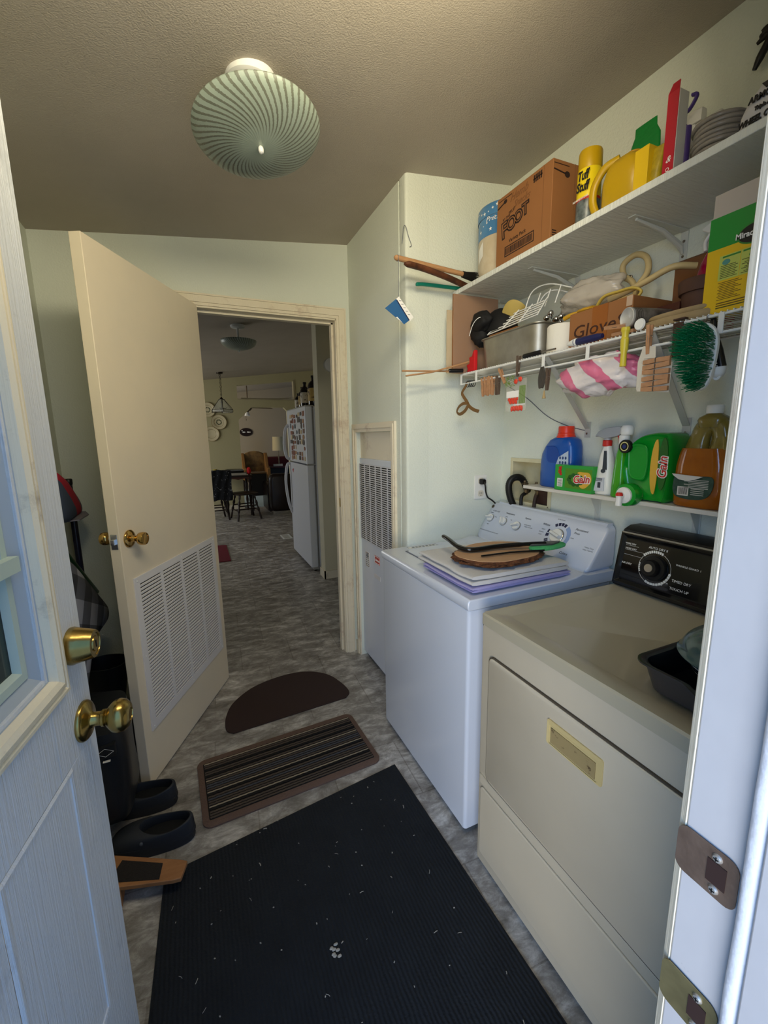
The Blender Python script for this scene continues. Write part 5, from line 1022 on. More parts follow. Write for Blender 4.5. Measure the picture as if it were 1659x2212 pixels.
# ================================================================== lower shelf (surface z = 1.160)
ZL = 1.1605
t = thing('blue_detergent_bottle', 'blue laundry detergent bottle with red cap, leftmost on the lower shelf', 'detergent bottle', (1.355, 1.31, ZL))
BLU = M('royal_blue_plastic', '#1152a8', .28, coat=.2)
mb = MB(); P_ = lambda z, y0, y1, w_, e=3.2: se(1.369, (y0 + y1) / 2, ZL + z, w_, (y1 - y0) / 2, 32, e)
mb.loft([P_(0, 1.228, 1.392, .040), P_(.004, 1.222, 1.398, .044), P_(.10, 1.222, 1.398, .044), P_(.135, 1.222, 1.392, .044), P_(.165, 1.225, 1.375, .043), P_(.19, 1.232, 1.352, .040), P_(.20, 1.245, 1.335, .034, 2.5), P_(.205, 1.258, 1.322, .026, 2)]); bb = B('bottle', mb, BLU, t, smooth=60)
mb = MB(); mb.loft([[(x, 1.312 + (y) * s, ZL + .138 + z * s) for y, z in [(p.x, p.y) for p in spline([(.034, .03, 0), (.036, -.01, 0), (.02, -.035, 0), (-.02, -.034, 0), (-.036, -.015, 0), (-.018, .026, 0), (.034, .03, 0)], 5)[:-1]]] for x, s in ((1.3245, 1), (1.3232, .97), (1.3238, .9), (1.327, .86))]); B('handle_recess', mb, M('navy_shade_plastic', '#0e449a', .35), bb, smooth=60)
mb = MB(); mb.lathe([(.031, .203), (.033, .205), (.033, .216), (.030, .219), (.030, .241), (.028, .245), (.0001, .245)], (1.369, 1.290, ZL), 28); mb.lathe([(.036, .200), (.036, .207), (.031, .209)], (1.369, 1.290, ZL), 28); B('cap', mb, M('orange_red_cap', '#dc3a22', .35, sss=.05), t, smooth=30)
mb = MB(); mb.prism([(1.228, ZL + .090), (1.292, ZL + .092), (1.278, ZL + .125), (1.232, ZL + .150)], 1.3225, 1.3242, 'x')
for k in range(3):
    for j in range(2): mb.prism([(1.242 + k * .014 + .0045 * math.cos(q), ZL + .104 + j * .018 + .006 * math.sin(q)) for q in [i * PI / 4 for i in range(8)]], 1.322, 1.3226, 'x', 1)
B('label', mb, [M('label_pale_blue', '#b7c7dd', .4), M('label_navy', '#24417a', .5)], t)
# dryer sheet box
t = thing('dryer_sheet_box', 'green and gold dryer sheet box beside the blue bottle', 'box', (1.325, 1.17, ZL))
GNB = M('fresh_green', '#2c9a3a', .35)
mb = MB(); mb.box(1.296, 1.323, 1.092, 1.266, ZL, ZL + .098); B('carton', mb, GNB, t, bevel=.0008)
mb = MB(); mb.box(1.2952, 1.296, 1.093, 1.214, ZL + .012, ZL + .086, 0); mb.prism([(1.13 + .036 * math.cos(q), ZL + .05 + .030 * math.sin(q) * (1 + .15 * math.sin(3 * q))) for q in [i * PI / 14 for i in range(28)]], 1.2948, 1.2955, 'x', 2)
for k in range(11): a = k * .62; mb.prism([(1.165 + .03 * math.cos(a) + .010 * math.cos(q), ZL + .045 + .018 * math.sin(a) + .008 * math.sin(q)) for q in [i * PI / 4 for i in range(8)]], 1.2946 - .0001 * (k % 3), 1.2952, 'x', 1)
mb.box(1.2952, 1.296, 1.226, 1.252, ZL + .014, ZL + .046, 3)
for k in range(7): mb.box(1.2948, 1.2953, 1.229, 1.249, ZL + .017 + k * .004, ZL + .0185 + k * .004, 4)
for k in range(4): mb.prism([(1.236 + .006 * math.cos(q) + .002 * k, ZL + .062 + .008 * k + .005 * math.sin(q)) for q in [i * PI / 4 for i in range(8)]], 1.2950, 1.296, 'x', 5)
B('printed_front', mb, [M('olive_green_print', '#4d8a1f', .45), M('leaf_dark', '#205a18', .5), M('sun_yellow', '#d7a93a', .5), INKW, INKK, INKR], t)
text('brand_lettering', 'Gain', .040, (1.2938, 1.138, ZL + .048), '-x', INKW, t, .0002, .2, bold=.003, spin=.08); text('brand_lettering', 'Gain', .040, (1.2930, 1.138, ZL + .048), '-x', INKR, t, .0002, .2, bold=.0006, spin=.08)
text('brand_lettering', 'Gain', .016, (1.2945, 1.240, ZL + .078), '-x', INKR, t, .0002, .2, bold=.0006, spin=1.2)
# spray bottles
def spray(y, x, hgt, bm_, headm, label, trig, wid=.034, cap_red=True, name='stain_spray_bottle', head_dir=1):
    t = thing(name, label, 'spray bottle', (x, y, ZL))
    mb = MB(); mb.loft([se(x + ox, y, ZL + z, rx, ry, 28, 2.6) for z, rx, ry, ox in ((0, .022, wid - .004, 0), (.004, .025, wid, 0), (hgt * .25, .025, wid * .92, 0), (hgt * .55, .022, wid * .80, 0), (hgt * .80, .018, wid * .62, 0), (hgt * .93, .013, wid * .42, 0), (hgt, .011, .012, 0))]); b = B('bottle', mb, bm_, t, smooth=60)
    return t, b
t, b = spray(1.070, 1.335, .175, WHITEP, WHITEP, 'white laundry spray bottle with red collar, left of the slim green one', INKR)
mb = MB(); mb.lathe([(.014, .170), (.0155, .172), (.0155, .190), (.012, .192)], (1.335, 1.072, ZL), 20, cap=True); B('collar', mb, INKR, t, smooth=30)
hd = M('head_grey', '#9ea2a8', .4)
mb = MB(); mb.loft([[(1.335 + x, y, ZL + z) for x, z in rrect(-w_, w_, z0, z1, .003)] for y, w_, z0, z1 in ((1.118, .006, .203, .209), (1.105, .010, .205, .222), (1.075, .014, .196, .234), (1.03, .012, .205, .238), (1.012, .008, .215, .236))]); mb.cyl((1.335, 1.072, ZL + .19), (1.335, 1.072, ZL + .21), .012, n=16); B('spray_head', mb, hd, t, smooth=40)
mb = MB(); mb.tube(spline([(1.335, 1.036, ZL + .212), (1.333, 1.025, ZL + .200), (1.333, 1.022, ZL + .180)]), .005, 8, flat=.6); B('trigger', mb, INKR, t, smooth=60)
mb = MB(); mb.prism([(1.052, ZL + .015), (1.093, ZL + .012), (1.085, ZL + .060), (1.054, ZL + .062)], 1.3075, 1.310, 'x', 0); mb.prism([(1.05, ZL + .09), (1.066, ZL + .09), (1.064, ZL + .155), (1.056, ZL + .155)], 1.311, 1.314, 'x', 1)
mb.prism([(1.062 + .008 * math.cos(q), ZL + .085 + .007 * math.sin(q)) for q in [i * PI / 6 for i in range(12)]], 1.3085, 1.312, 'x', 1); mb.box(1.307, 1.3078, 1.066, 1.078, ZL + .025, ZL + .045, 1)
for k in range(3): mb.box(1.307, 1.3078, 1.060, 1.086, ZL + .049 + k * .004, ZL + .051 + k * .004, 1)
B('label', mb, [M('label_pale', '#c8ccd6', .5), M('label_dark_slate', '#343b44', .5)], t)
t, b = spray(1.003, 1.325, .180, M('lime_green_liquid', '#3f9a1e', .2, sss=.1, coat=.3), WHITEP, 'slim translucent green spray bottle with white head beside the white one', WHITEP, .026)
mb = MB(); mb.lathe([(.012, .176), (.0165, .178), (.0165, .206), (.014, .209)], (1.325, 1.0, ZL), 20, cap=True); mb.lathe([(.017, .209), (.020, .214), (.020, .232), (.014, .240), (.0001, .241)], (1.325, .992, ZL), 20, cap=True); B('spray_head', mb, WHITEP, t, smooth=40)
# green jug lying on its side, dispenser tap over the edge
t = thing('green_detergent_jug', 'big green detergent jug with tap lying on its side on the lower shelf', 'detergent jug', (1.35, .90, ZL))
GJ = M('bright_green_plastic', '#0f9228', .25, coat=.25, sss=.05)
mb = MB(); pr_ = [(.988, ZL + .095), (.978, ZL + .150), (.962, ZL + .180), (.93, ZL + .205), (.895, ZL + .214), (.86, ZL + .214), (.838, ZL + .20), (.832, ZL + .10), (.838, ZL + .008), (.86, ZL + .001), (.93, ZL + .001), (.955, ZL + .01), (.975, ZL + .045)]
sp_ = [(p.x, p.y) for p in spline([(a, b, 0) for a, b in pr_ + pr_[:1]], 4)[:-1]]; cyj, czj = .905, ZL + .108
mb.loft([[(x, cyj + (y - cyj) * s, max(ZL + .0005, czj + (z - czj) * s)) for y, z in sp_] for x, s in ((1.318, .86), (1.308, .93), (1.306, .95), (1.312, .985), (1.325, 1), (1.40, 1), (1.412, .95))]); jb_ = B('jug_body', mb, GJ, t, smooth=60)
mb = MB(); rcs = [(p.x, p.y) for p in spline([(.036, .035, 0), (.030, .055, 0), (0, .060, 0), (-.026, .048, 0), (-.032, 0, 0), (-.024, -.045, 0), (0, -.05, 0), (.028, -.035, 0), (.036, .035, 0)], 4)[:-1]]
mb.loft([[(x, .932 + y * s, ZL + .118 + z * s) for y, z in rcs] for x, s in ((1.3068, 1.05), (1.3045, 1.0), (1.3052, .93), (1.3085, .86))]); B('grip_recess', mb, M('green_shade_plastic', '#0f8f2a', .3), jb_, smooth=60)
mb = MB(); ca = Vector((1.300, .968, ZL + .045)); 
mb.lathe([(.0001, -.048), (.026, -.048), (.036, -.044), (.037, -.03), (.0375, -.015), (.035, -.008), (.0001, 0)], (1.308, .935, ZL + .018), 28, ax='x'); 
B('neck', mb, GJ, jb_, smooth=40)
mb = MB(); mb.lathe([(.0001, -.068), (.010, -.068), (.0105, -.060), (.018, -.058), (.026, -.054), (.0265, -.046), (.0001, -.046)], (1.308, .935, ZL + .018), 24, ax='x'); mb.cyl((1.236, .935, ZL + .018), (1.236, .935, ZL - .014), .009, .010, 14); mb.cyl((1.245, .935, ZL + .018), (1.232, .935, ZL + .018), .010, .010, 14); B('tap', mb, WHITEP, jb_, smooth=40)
mb = MB(); mb.lathe([(.0001, .0), (.011, 0), (.0115, .004), (.008, .010), (.0001, .011)], (1.236, .935, ZL + .018), 16, cap=True); B('tap_button', mb, INKR, jb_, smooth=40)
mb = MB(); mb.lathe([(.0001, -.011), (.021, -.011), (.022, -.009), (.022, 0)], (1.307, .988 - .012, ZL + .172), 24, ax='x'); c1 = B('cap', mb, BLACKP, t, smooth=40)
mb = MB(); mb.lathe([(.0001, -.0122), (.007, -.0122)], (1.307, .976, ZL + .172), 20, ax='x', mi=1); mb.lathe([(.012, -.0122), (.015, -.0122)], (1.307, .976, ZL + .172), 24, ax='x'); B('cap_print', mb, [M('pale_yellow_ink', '#d6d08a', .5), M('navy_label', '#1c2d6b', .4)], c1)
mb = MB(); mb.prism([(.872 + .016 * math.cos(q) * (1 if math.cos(q) > 0 else .45), ZL + .110 + .085 * math.sin(q)) for q in [i * PI / 14 for i in range(28)]], 1.3035, 1.3062, 'x', 0); mb.prism([(.850 + .014 * math.cos(q), ZL + .120 + .080 * math.sin(q)) for q in [i * PI / 14 for i in range(28)]], 1.3038, 1.3062, 'x', 1)
B('label', mb, [M('sun_yellow'), M('label_leaf_green', '#27611f', .45)], jb_)
text('brand_lettering', 'Gain', .040, (1.3028, .848, ZL + .110), '-x', INKW, t, .0002, .2, .9, bold=.003, spin=PI / 2); text('brand_lettering', 'Gain', .040, (1.3020, .848, ZL + .110), '-x', INKR, t, .0002, .2, .9, bold=.0004, spin=PI / 2)
# amber jug
t = thing('amber_cleaner_jug', 'large translucent amber jug with white cap and peeling label on the lower shelf', 'jug', (1.34, .745, ZL))
AMB = M('amber_liquid_plastic', '#d07c22', .12, trans=.45, coat=.4, ior=1.2, vary=('#9a4a0c', 6, .7)); AMT = M('olive_empty_plastic', '#85732f', .2, alpha=.8, coat=.3)
P_ = lambda z, ry, rx, e=3, cy=.750: se(1.345, cy, ZL + z, rx, ry, 36, e)
mb = MB(); mb.loft([P_(0, .066, .040), P_(.004, .072, .045), (P_(.06, .076, .047)), P_(.12, .073, .047), P_(.155, .066, .046), P_(.170, .060, .045)]); ab = B('jug_body', mb, AMB, t, smooth=60)
mb = MB(); xh = 1.345; n_ = 36
# upper part: two columns around a see-through finger hole, then shoulder and neck
mb.tube(spline([(xh, .780, ZL + .166), (xh, .776, ZL + .195), (xh, .768, ZL + .222), (xh, .752, ZL + .238)], 6), [.026, .025, .024, .023, .022, .022, .021, .021, .020, .020, .020, .020, .02, .02, .02, .02, .02, .02, .02], 20, flat=1.4)
mb.tube(spline([(xh, .714, ZL + .166), (xh, .716, ZL + .195), (xh, .722, ZL + .222), (xh, .735, ZL + .238)], 6), [.030, .029, .028, .026, .025, .024, .023, .022, .022, .022, .022, .022, .022, .022, .022, .022, .022, .022, .02], 20, flat=1.3)
mb.loft([P_(.228, .034, .028, 2.5, .744), P_(.236, .036, .030, 2.5, .744), P_(.248, .038, .031, 2.6, .744), P_(.256, .034, .029, 2.6, .744), P_(.264, .022, .020, 2, .744), P_(.268, .018, .018, 2, .744)]); B('handle_and_neck', mb, AMT, ab, smooth=60)
mb = MB(); mb.lathe([(.0195, .266), (.0205, .268), (.0205, .286), (.019, .289), (.0001, .289)], (xh, .744, ZL), 28); B('cap', mb, WHITEP, t, smooth=40)
mb = MB(); lp = [(p.x, p.y) for p in spline([(.807, ZL + .085, 0), (.808, ZL + .050, 0), (.796, ZL + .030, 0), (.76, ZL + .024, 0), (.725, ZL + .028, 0), (.706, ZL + .045, 0), (.700, ZL + .075, 0), (.708, ZL + .092, 0), (.74, ZL + .092, 0), (.78, ZL + .090, 0), (.807, ZL + .085, 0)], 4)[:-1]]
mb.loft([[(x, y, z) for y, z in lp] for x in (1.2985, 1.2955)])
lb_ = B('label', mb, M('dark_green_label', '#1d3a30', .45, vary=('#3f5a4c', 60, .5)), t)
mb = MB()
for k in range(6): mb.box(1.2950, 1.2956, .712, .765 + .012 * (k % 2), ZL + .080 - k * .0045, ZL + .0815 - k * .0045)
mb.box(1.2950, 1.2956, .763, .794, ZL + .034, ZL + .060)
for k in range(4): mb.box(1.2950, 1.2956, .722, .757, ZL + .038 + k * .0055, ZL + .0395 + k * .0055)
mb.prism([(.811, ZL + .096), (.806, ZL + .090), (.79, ZL + .080), (.765, ZL + .077), (.745, ZL + .083), (.726, ZL + .092), (.76, ZL + .093)], 1.291, 1.2945, 'x')
B('label_print', mb, M('paper_grey', '#c8c4bc', .6), lb_)
mb = MB(); yy = .766
while yy < .791: mb.box(1.2946, 1.2951, yy, yy + .0012, ZL + .037, ZL + .057); yy += .0028
B('barcode', mb, INKK, lb_)
t = thing('white_bottle', 'white bottle with navy cap mostly hidden behind the amber jug', 'bottle', (1.36, .64, ZL))
mb = MB(); mb.loft([se(1.375, .630, ZL + z, rx, ry, 28, 2.6) for z, rx, ry in ((0, .030, .034), (.003, .034, .038), (.13, .034, .038), (.17, .028, .030), (.195, .016, .017), (.21, .015, .015))]); B('bottle', mb, GREYW, t, smooth=60)
mb = MB(); mb.lathe([(.018, .206), (.019, .208), (.019, .232), (.0001, .234)], (1.375, .645, ZL), 22); B('cap', mb, INKBL, t, smooth=40)
# ================================================================== on the washer and dryer
def folded(x0, x1, y0, y1, z0, h, layers, seed, wav=.004):
    mb = MB()
    for k in range(layers):
        za = z0 + h * k / layers; zb = z0 + h * (k + 1) / layers - .0008; n = 14; rg = []
        off = .004 * math.sin(seed + k * 2.2)
        for i in range(n + 1):
            y = y0 + off + (y1 - y0) * i / n; ring = []
            m = 22
            for j in range(m):
                a = 2 * PI * j / m; cx_ = (x0 + x1) / 2 + off; rx = (x1 - x0) / 2; rz = (zb - za) / 2
                e = .22; ed = min(i, n - i) / 1.0; sc = 1 if ed >= 1 else .86
                xx = cx_ + rx * math.copysign(abs(math.cos(a)) ** e, math.cos(a)); zz = (za + zb) / 2 + rz * sc * math.copysign(abs(math.sin(a)) ** .6, math.sin(a))
                q = mnoise.noise(Vector((xx * 9 + seed, y * 9, k * 3.)))
                top = max(0, math.sin(a))
                zz += wav * q * (0.25 + k / layers) * (1 if zz > z0 + .004 else 0); xx += .004 * q * abs(math.cos(a))
                ring.append((xx, y + .004 * mnoise.noise(Vector((xx * 7, seed, i * .3))), max(zz, z0 + .0003)))
            rg.append(ring)
        mb.loft(rg)
    return mb
ZWT = .8742
LAV = M('lavender_terry', '#b6afe6', .95, bump=(420, .7)); WTW = M('white_terry', '#d9d8d8', .95, bump=(380, .6))
T('lavender_towel', folded(.775, 1.205, 1.078, 1.395, ZWT, .021, 2, 1.3, .003), LAV, 'folded lavender towel, lowest in the stack on the washer', 'towel', smooth=70)
T('white_towel', folded(.780, 1.20, 1.083, 1.44, ZWT + .0225, .033, 2, 4.1, .006), WTW, 'folded white towel between the lavender towel and the wood slab', 'towel', smooth=70)
t = thing('wood_slab', 'oval slice of wood with rough brown bark rim on the white towel', 'wood slab', (.995, 1.225, .9325)); zt = .9325
def slab_pts(s, z, jit):
    out = []
    for i in range(72):
        a = 2 * PI * i / 72; q = 1 + .05 * math.sin(2 * a + .5) + .025 * math.sin(5 * a) + jit * mnoise.noise(Vector((math.cos(a) * 7, math.sin(a) * 7, z * 160)))
        out.append((.995 + .172 * s * q * math.cos(a), 1.225 + .128 * s * q * math.sin(a), z))
    return out
mb = MB(); mb.loft([slab_pts(.93, zt, .02), slab_pts(1.0, zt + .004, .10), slab_pts(1.03, zt + .009, .16), slab_pts(1.02, zt + .014, .16), slab_pts(1.02, zt + .018, .14), slab_pts(.985, zt + .0225, .03)]); B('bark', mb, M('bark', '#6d4326', .9, vary=('#3a2011', 40, .9), bump=(60, 1.0)), t, smooth=30)
mb = MB(); mb.loft([slab_pts(.985, zt + .0222, .02), slab_pts(.975, zt + .0240, .02), slab_pts(.5, zt + .0240, 0), slab_pts(.05, zt + .0240, 0)]); B('cut_face', mb, M('pale_wood_face', '#b99472', .7, vary=('#a8825e', 14, .6), stretch=(1, 3, 1)), t, smooth=30)
zb = zt + .025
t = thing('windshield_wand', 'black curved handle wand with green microfibre pad lying on the wood slab', 'cleaning wand', (1.05, 1.25, zb))
mb = MB(); P_ = spline([(.872, 1.405, zb + .030), (.868, 1.36, zb + .026), (.868, 1.29, zb + .013), (.895, 1.245, zb + .010), (1.0, 1.235, zb + .012), (1.10, 1.195, zb + .018), (1.165, 1.165, zb + .020)], 7)
mb.tube(P_, [.008, .0105] + [.0105] * 12 + [.012] * 20 + [.010] * 20, 14, flat=.75); B('handle', mb, BLACKG, t, smooth=60)
mb = MB(); mb.loft([[(1.175 + x * s + .15 * y * s, 1.165 + y * s, zb + z) for x, y, _ in se(0, 0, 0, .085, .036, 40, 2.1)] for z, s in ((.001, .82), (.004, .98), (.010, 1), (.014, .93))]); B('microfibre_pad', mb, M('mint_microfibre', '#55c47a', .95, bump=(260, 1.0)), t, smooth=60)
mb = MB(); mb.prism([(1.10, 1.175), (1.155, 1.192), (1.215, 1.182), (1.235, 1.165), (1.18, 1.148)], zb + .0135, zb + .021, 'z'); B('head_plate', mb, M('wand_grey', '#4b4d4c', .4), t, bevel=.002)
mb = MB(); mb.tube([(.885, 1.175, zb + .0055), (1.0, 1.168, zb + .0055), (1.13, 1.135, zb + .0055)], .005, 10, flat=.7); T('black_rod', mb, BLACKG, 'thin black rod in front of the wand on the wood slab', 'rod', smooth=60)
# pans on the dryer
ZD = .8625
t = thing('black_roasting_pan', 'black rectangular roasting pan at the right of the dryer top', 'roasting pan', (.93, .38, ZD))
SPK = M('black_speckled_enamel', '#141618', .28, coat=.4, dirt=('#4a5056', 130, .70)); GRY = M('pan_grey_outside', '#3b3837', .4)
def pr(i, z, dip=0):
    out = []
    for x, y in rrect(.790 + i, 1.13 - i, .246 + i, .530 - i, .035 if i < .03 else .03, 7):
        zz = z
        if dip: 
            for side in (-1,):
                d = (y - .37) / .055; w_ = max(0, 1 - abs(d) ** 3) if x < .86 else 0
                zz -= dip * w_
        out.append((x, y, zz))
    return out
def dens(r):
    out = []
    for a, b in zip(r, r[1:] + r[:1]):
        n = 10 if (Vector(a) - Vector(b)).length > .05 else 1
        for k in range(n): out.append(tuple(Vector(a).lerp(Vector(b), k / n)))
    return out
def prd(i, z, dip=0):
    base_ = dens(pr(i, z)); out = []
    for x, y, zz in base_:
        if dip and x < .88: w_ = max(0, 1 - abs((y - .355) / .075) ** 4); zz -= dip * w_
        out.append((x, y, zz))
    return out
mb = MB(); mb.loft([prd(.026, ZD + .0002), prd(.014, ZD + .006), prd(.002, ZD + .055, .015), prd(-.008, ZD + .060, .018), prd(-.008, ZD + .063, .018)], cap=True); B('outer_shell', mb, GRY, t, smooth=45)
bpy.data.objects.remove(t.children[0]) if False else None
t.children[0].data.name = 'outer_shell'
me_ = t.children[0].data; bm = bmesh.new(); bm.from_mesh(me_); bm.faces.ensure_lookup_table(); big = [f for f in bm.faces if len(f.verts) > 20 and f.calc_center_median().z > .03]; bmesh.ops.delete(bm, geom=big, context='FACES'); bm.to_mesh(me_); bm.free()
mb = MB(); mb.loft([prd(-.008, ZD + .0632, .018), prd(-.002, ZD + .0635, .018), prd(.005, ZD + .060, .016), prd(.018, ZD + .010), prd(.030, ZD + .004), prd(.06, ZD + .004)], cap=False); r_ = prd(.06, ZD + .004); mb.add(r_, [tuple(range(len(r_)))]); B('inner_lining', mb, SPK, t, smooth=45)
t = thing('striped_enamel_bowl', 'dark teal bowl with white rim stripes standing in the black roasting pan', 'bowl', (.965, .418, ZD + .005)); c = (.965, .418, ZD + .005)
TEAL = M('dark_teal_enamel', '#1f3f45', .2, coat=.4)
mb = MB(); mb.lathe([(.0001, .0), (.060, 0), (.085, .02), (.103, .055), (.106, .060), (.103, .060), (.082, .024), (.058, .004), (.0001, .004)], c, 48); B('bowl', mb, TEAL, t, smooth=50)
mb = MB(); mb.lathe([(.0905, .0285), (.0925, .0315)], c, 48); mb.lathe([(.0995, .045), (.1012, .0485)], c, 48); B('white_stripes', mb, INKW, t)
t = thing('glass_dome_lid', 'greenish glass lid resting on the striped bowl in the roasting pan', 'lid', (.965, .418, ZD + .066)); c = (.965, .418, ZD + .066)
mb = MB(); mb.lathe([(.118, 0), (.120, .003), (.116, .006)] + [(.114 * math.cos(a), .006 + .060 * math.sin(a)) for a in [i * PI / 20 for i in range(1, 10)]] + [(.0001, .066)] + [(.111 * math.cos(a), .004 + .057 * math.sin(a)) for a in [i * PI / 20 for i in range(9, 0, -1)]] + [(.113, 0), (.118, 0)], c, 56); B('dome', mb, M('smoky_green_glass', '#4d6663', .15, alpha=.75, coat=.4), t, smooth=60)
mb = MB(); mb.lathe([(.008, .064), (.010, .070), (.020, .078), (.018, .088), (.0001, .090)], c, 24); B('lid_knob', mb, BLACKP, t, smooth=50)

# ================================================================== mats
mb = MB(); mb.prism([(-.245, .20), (.70, .20), (.668, 1.448), (-.200, 1.475 - .14)], .0005, .007, 'z')
def matmat():
    m = M('black_ribbed_carpet', '#15191e', .95, vary=('#1d2228', 9, .6), dirt=('#8d9498', 190, .715)); n = m.node_tree; L = n.links; b = n.nodes['Principled BSDF']
    co = n.nodes.new('ShaderNodeTexCoord'); wv = n.nodes.new('ShaderNodeTexWave'); wv.bands_direction = 'X'; wv.inputs['Scale'].default_value = 28; wv.inputs['Distortion'].default_value = 2; wv.inputs['Detail'].default_value = 2
    t = n.nodes.new('ShaderNodeTexNoise'); t.inputs['Scale'].default_value = 160; L.new(co.outputs['Object'], t.inputs[0]); L.new(co.outputs['Object'], wv.inputs[0])
    ad = n.nodes.new('ShaderNodeMath'); ad.operation = 'ADD'; L.new(wv.outputs[1], ad.inputs[0]); L.new(t.outputs[0], ad.inputs[1])
    bp = n.nodes.new('ShaderNodeBump'); bp.inputs['Strength'].default_value = .55; bp.inputs['Distance'].default_value = .004; L.new(ad.outputs[0], bp.inputs['Height']); L.new(bp.outputs[0], b.inputs['Normal']); return m
bmat = T('black_floor_mat', mb, matmat(), 'large black ribbed mat in front of the dryer', 'floor mat')
mb = MB(); rr_ = random.Random(5)
for k in range(90):
    x, y, a, l = rr_.uniform(-.19, .64), rr_.uniform(.50, 1.40), rr_.uniform(0, PI), rr_.choice([.003, .003, .004, .006, .012])
    if y > 1.335 + (x + .2) * .13: continue
    mb.tube([(x, y, .0085), (x + l * .5 * math.cos(a) + .001, y + l * .5 * math.sin(a), .0095), (x + l * math.cos(a), y + l * math.sin(a), .0085)], rr_.choice([.0006, .0009, .0015]), 5)
for k in range(7): mb.blob((.235 + .008 * math.cos(k * 2), .895 + .005 * k, .009), (.006, .004, .002), .3, 2, 8, 6, seed=k)
T('lint_and_crumbs', mb, M('lint_pale', '#a9a59c', .9), 'pale lint and crumbs scattered over the black mat', 'crumbs', kind='stuff')
# striped mat : slightly rotated rectangle
an_ = math.radians(3.0)
def sm(x, y, z): cx_, cy_ = .268, 1.655; dx, dy = x, y; return (cx_ + dx * math.cos(an_) - dy * math.sin(an_), cy_ + dx * math.sin(an_) + dy * math.cos(an_), z)
t = thing('striped_doormat', 'brown doormat with cream and grey rib stripes between the plain brown and black mats', 'doormat', (.268, 1.655, 0))
mb = MB(); o_ = rrect(-.360, .352, -.182, .182, .035, 6); mb.loft([[sm(x, y, .0005) for x, y in o_], [sm(x, y, .006) for x, y in o_], [sm(x * .99, y * .98, .008) for x, y in o_]]); B('mat_border', mb, M('brown_mat_border', '#69544a', .9, bump=(150, .6)), t, smooth=30)
mb = MB(); cols = []
seq = [1, 0, 0, 2, 0, 0, 2, 0, 1, 0, 3, 3, 0, 1, 2, 0, 3, 0, 0, 1, 2, 0, 0, 0]
nst = len(seq); y = -.150; hgt = .300 / nst
for i, s_ in enumerate(seq[::-1]):
    ya = -.150 + i * hgt; amp = .0016 if s_ == 2 else .0007
    pts = [sm(-.333 + .66 * j / 80, ya + hgt / 2 + amp * math.sin(j * 1.9), .0095) for j in range(81)]
    mb.tube(pts, hgt * (.44 if s_ != 1 else .34), 6, s_, flat=.55)
mb.prism([sm(a, b, 0)[:2] for a, b in rrect(-.337, .330, -.152, .152, .006)], .008, .0088, 'z', 2)
B('ribbed_stripes', mb, [M('rib_taupe', '#5c5046', .95, bump=(300, .8)), M('rib_cream', '#b0a18b', .95, bump=(300, .8)), M('rib_black', '#171413', .95), M('rib_grey', '#54545a', .95, bump=(300, .8))], t, smooth=60)
mb = MB(); hp = spline([(.060, 1.945, 0), (.030, 1.985, 0), (.037, 2.09, 0), (.085, 2.20, 0), (.20, 2.30, 0), (.36, 2.345, 0), (.50, 2.33, 0), (.605, 2.25, 0), (.655, 2.13, 0), (.668, 2.03, 0), (.635, 1.985, 0)], 6)
hp = [(p.x, p.y) for p in hp]; mb.prism(hp, .0005, .007, 'z'); T('half_round_doormat', mb, M('dark_brown_mat', '#382824', .95, bump=(300, .6)), 'plain dark brown half-round doormat nearest the doorway', 'doormat', bevel=.002)

# ================================================================== left corner things
FOAM = M('charcoal_foam', '#23272e', .6, bump=(60, .05))
def clog(loc, rz, label):
    t = thing('foam_clog', label, 'clog', (0, 0, 0), 'dark foam clogs')
    L_ = .265; N = 48
    def foot(a, s=1.0):
        # outline of the sole: heel at x=0, toe at x=L
        c, q = math.cos(a), math.sin(a); x = L_ * (.5 + .5 * math.copysign(abs(c) ** .85, c) * s); w_ = .040 + .013 * (x / L_)
        return (x, w_ * s * math.copysign(abs(q) ** .72, q))
    def rim(a, s=1.0): return (.092 + .080 * s * math.cos(a), .036 * s * math.sin(a))
    A = [2 * PI * i / N for i in range(N)]
    mb = MB(); mb.loft([[(*foot(a, s), z) for a in A] for z, s in ((0, .96), (.005, 1.0), (.020, .985), (.024, 1.02), (.034, 1.01))]); B('sole', mb, FOAM, t, smooth=60)
    rings = []
    for k in range(11):
        f = k / 10; ring = []
        for a in A:
            o, r = foot(a, 1.0), rim(a, 1.08); zr = .070 + .006 * math.cos(2 * a)
            e = math.sin(f * PI / 2) ** (.75 if math.cos(a) > 0 else .9)
            g = f ** (1.35 if math.cos(a) > 0 else 1.6)
            ring.append((o[0] + (r[0] - o[0]) * g, o[1] + (r[1] - o[1]) * g, .030 + (zr - .030) * e))
        rings.append(ring)
    rings.append([(*rim(a, 1.0), .070 + .006 * math.cos(2 * a)) for a in A]); rings.append([(*rim(a, .97), .060) for a in A]); rings.append([(rim(a, 1.02)[0], rim(a, 1.02)[1], .036) for a in A])
    mb = MB(); mb.loft(rings, cap=False); B('upper', mb, FOAM, t, smooth=70)
    mb = MB(); mb.add([(*rim(a, 1.03), .0355) for a in A], [tuple(range(N))]); B('footbed', mb, M('footbed_dark', '#0d1014', .8), t)
    mb = MB()
    for s_ in (-1, 1): mb = MB(); mb.blob((.155, s_ * .0455, .052), (.006, .004, .006), 0, 1, 12, 8); B('rivet', mb, M('rivet_grey', '#4a5058', .5), t, smooth=60)
    t.location = loc; t.rotation_euler = (0, 0, rz); return t
C1 = clog((-.108, 1.455, .001), math.radians(170), 'dark foam clog nearest the black mat, beside the wooden boot jack')
C2 = copy_tree(C1); C2.location = (-.170, 1.640, .001); C2.rotation_euler = (0, 0, math.radians(168)); setp(C2, 'dark foam clog further back, at the foot of the interior door', 'clog')
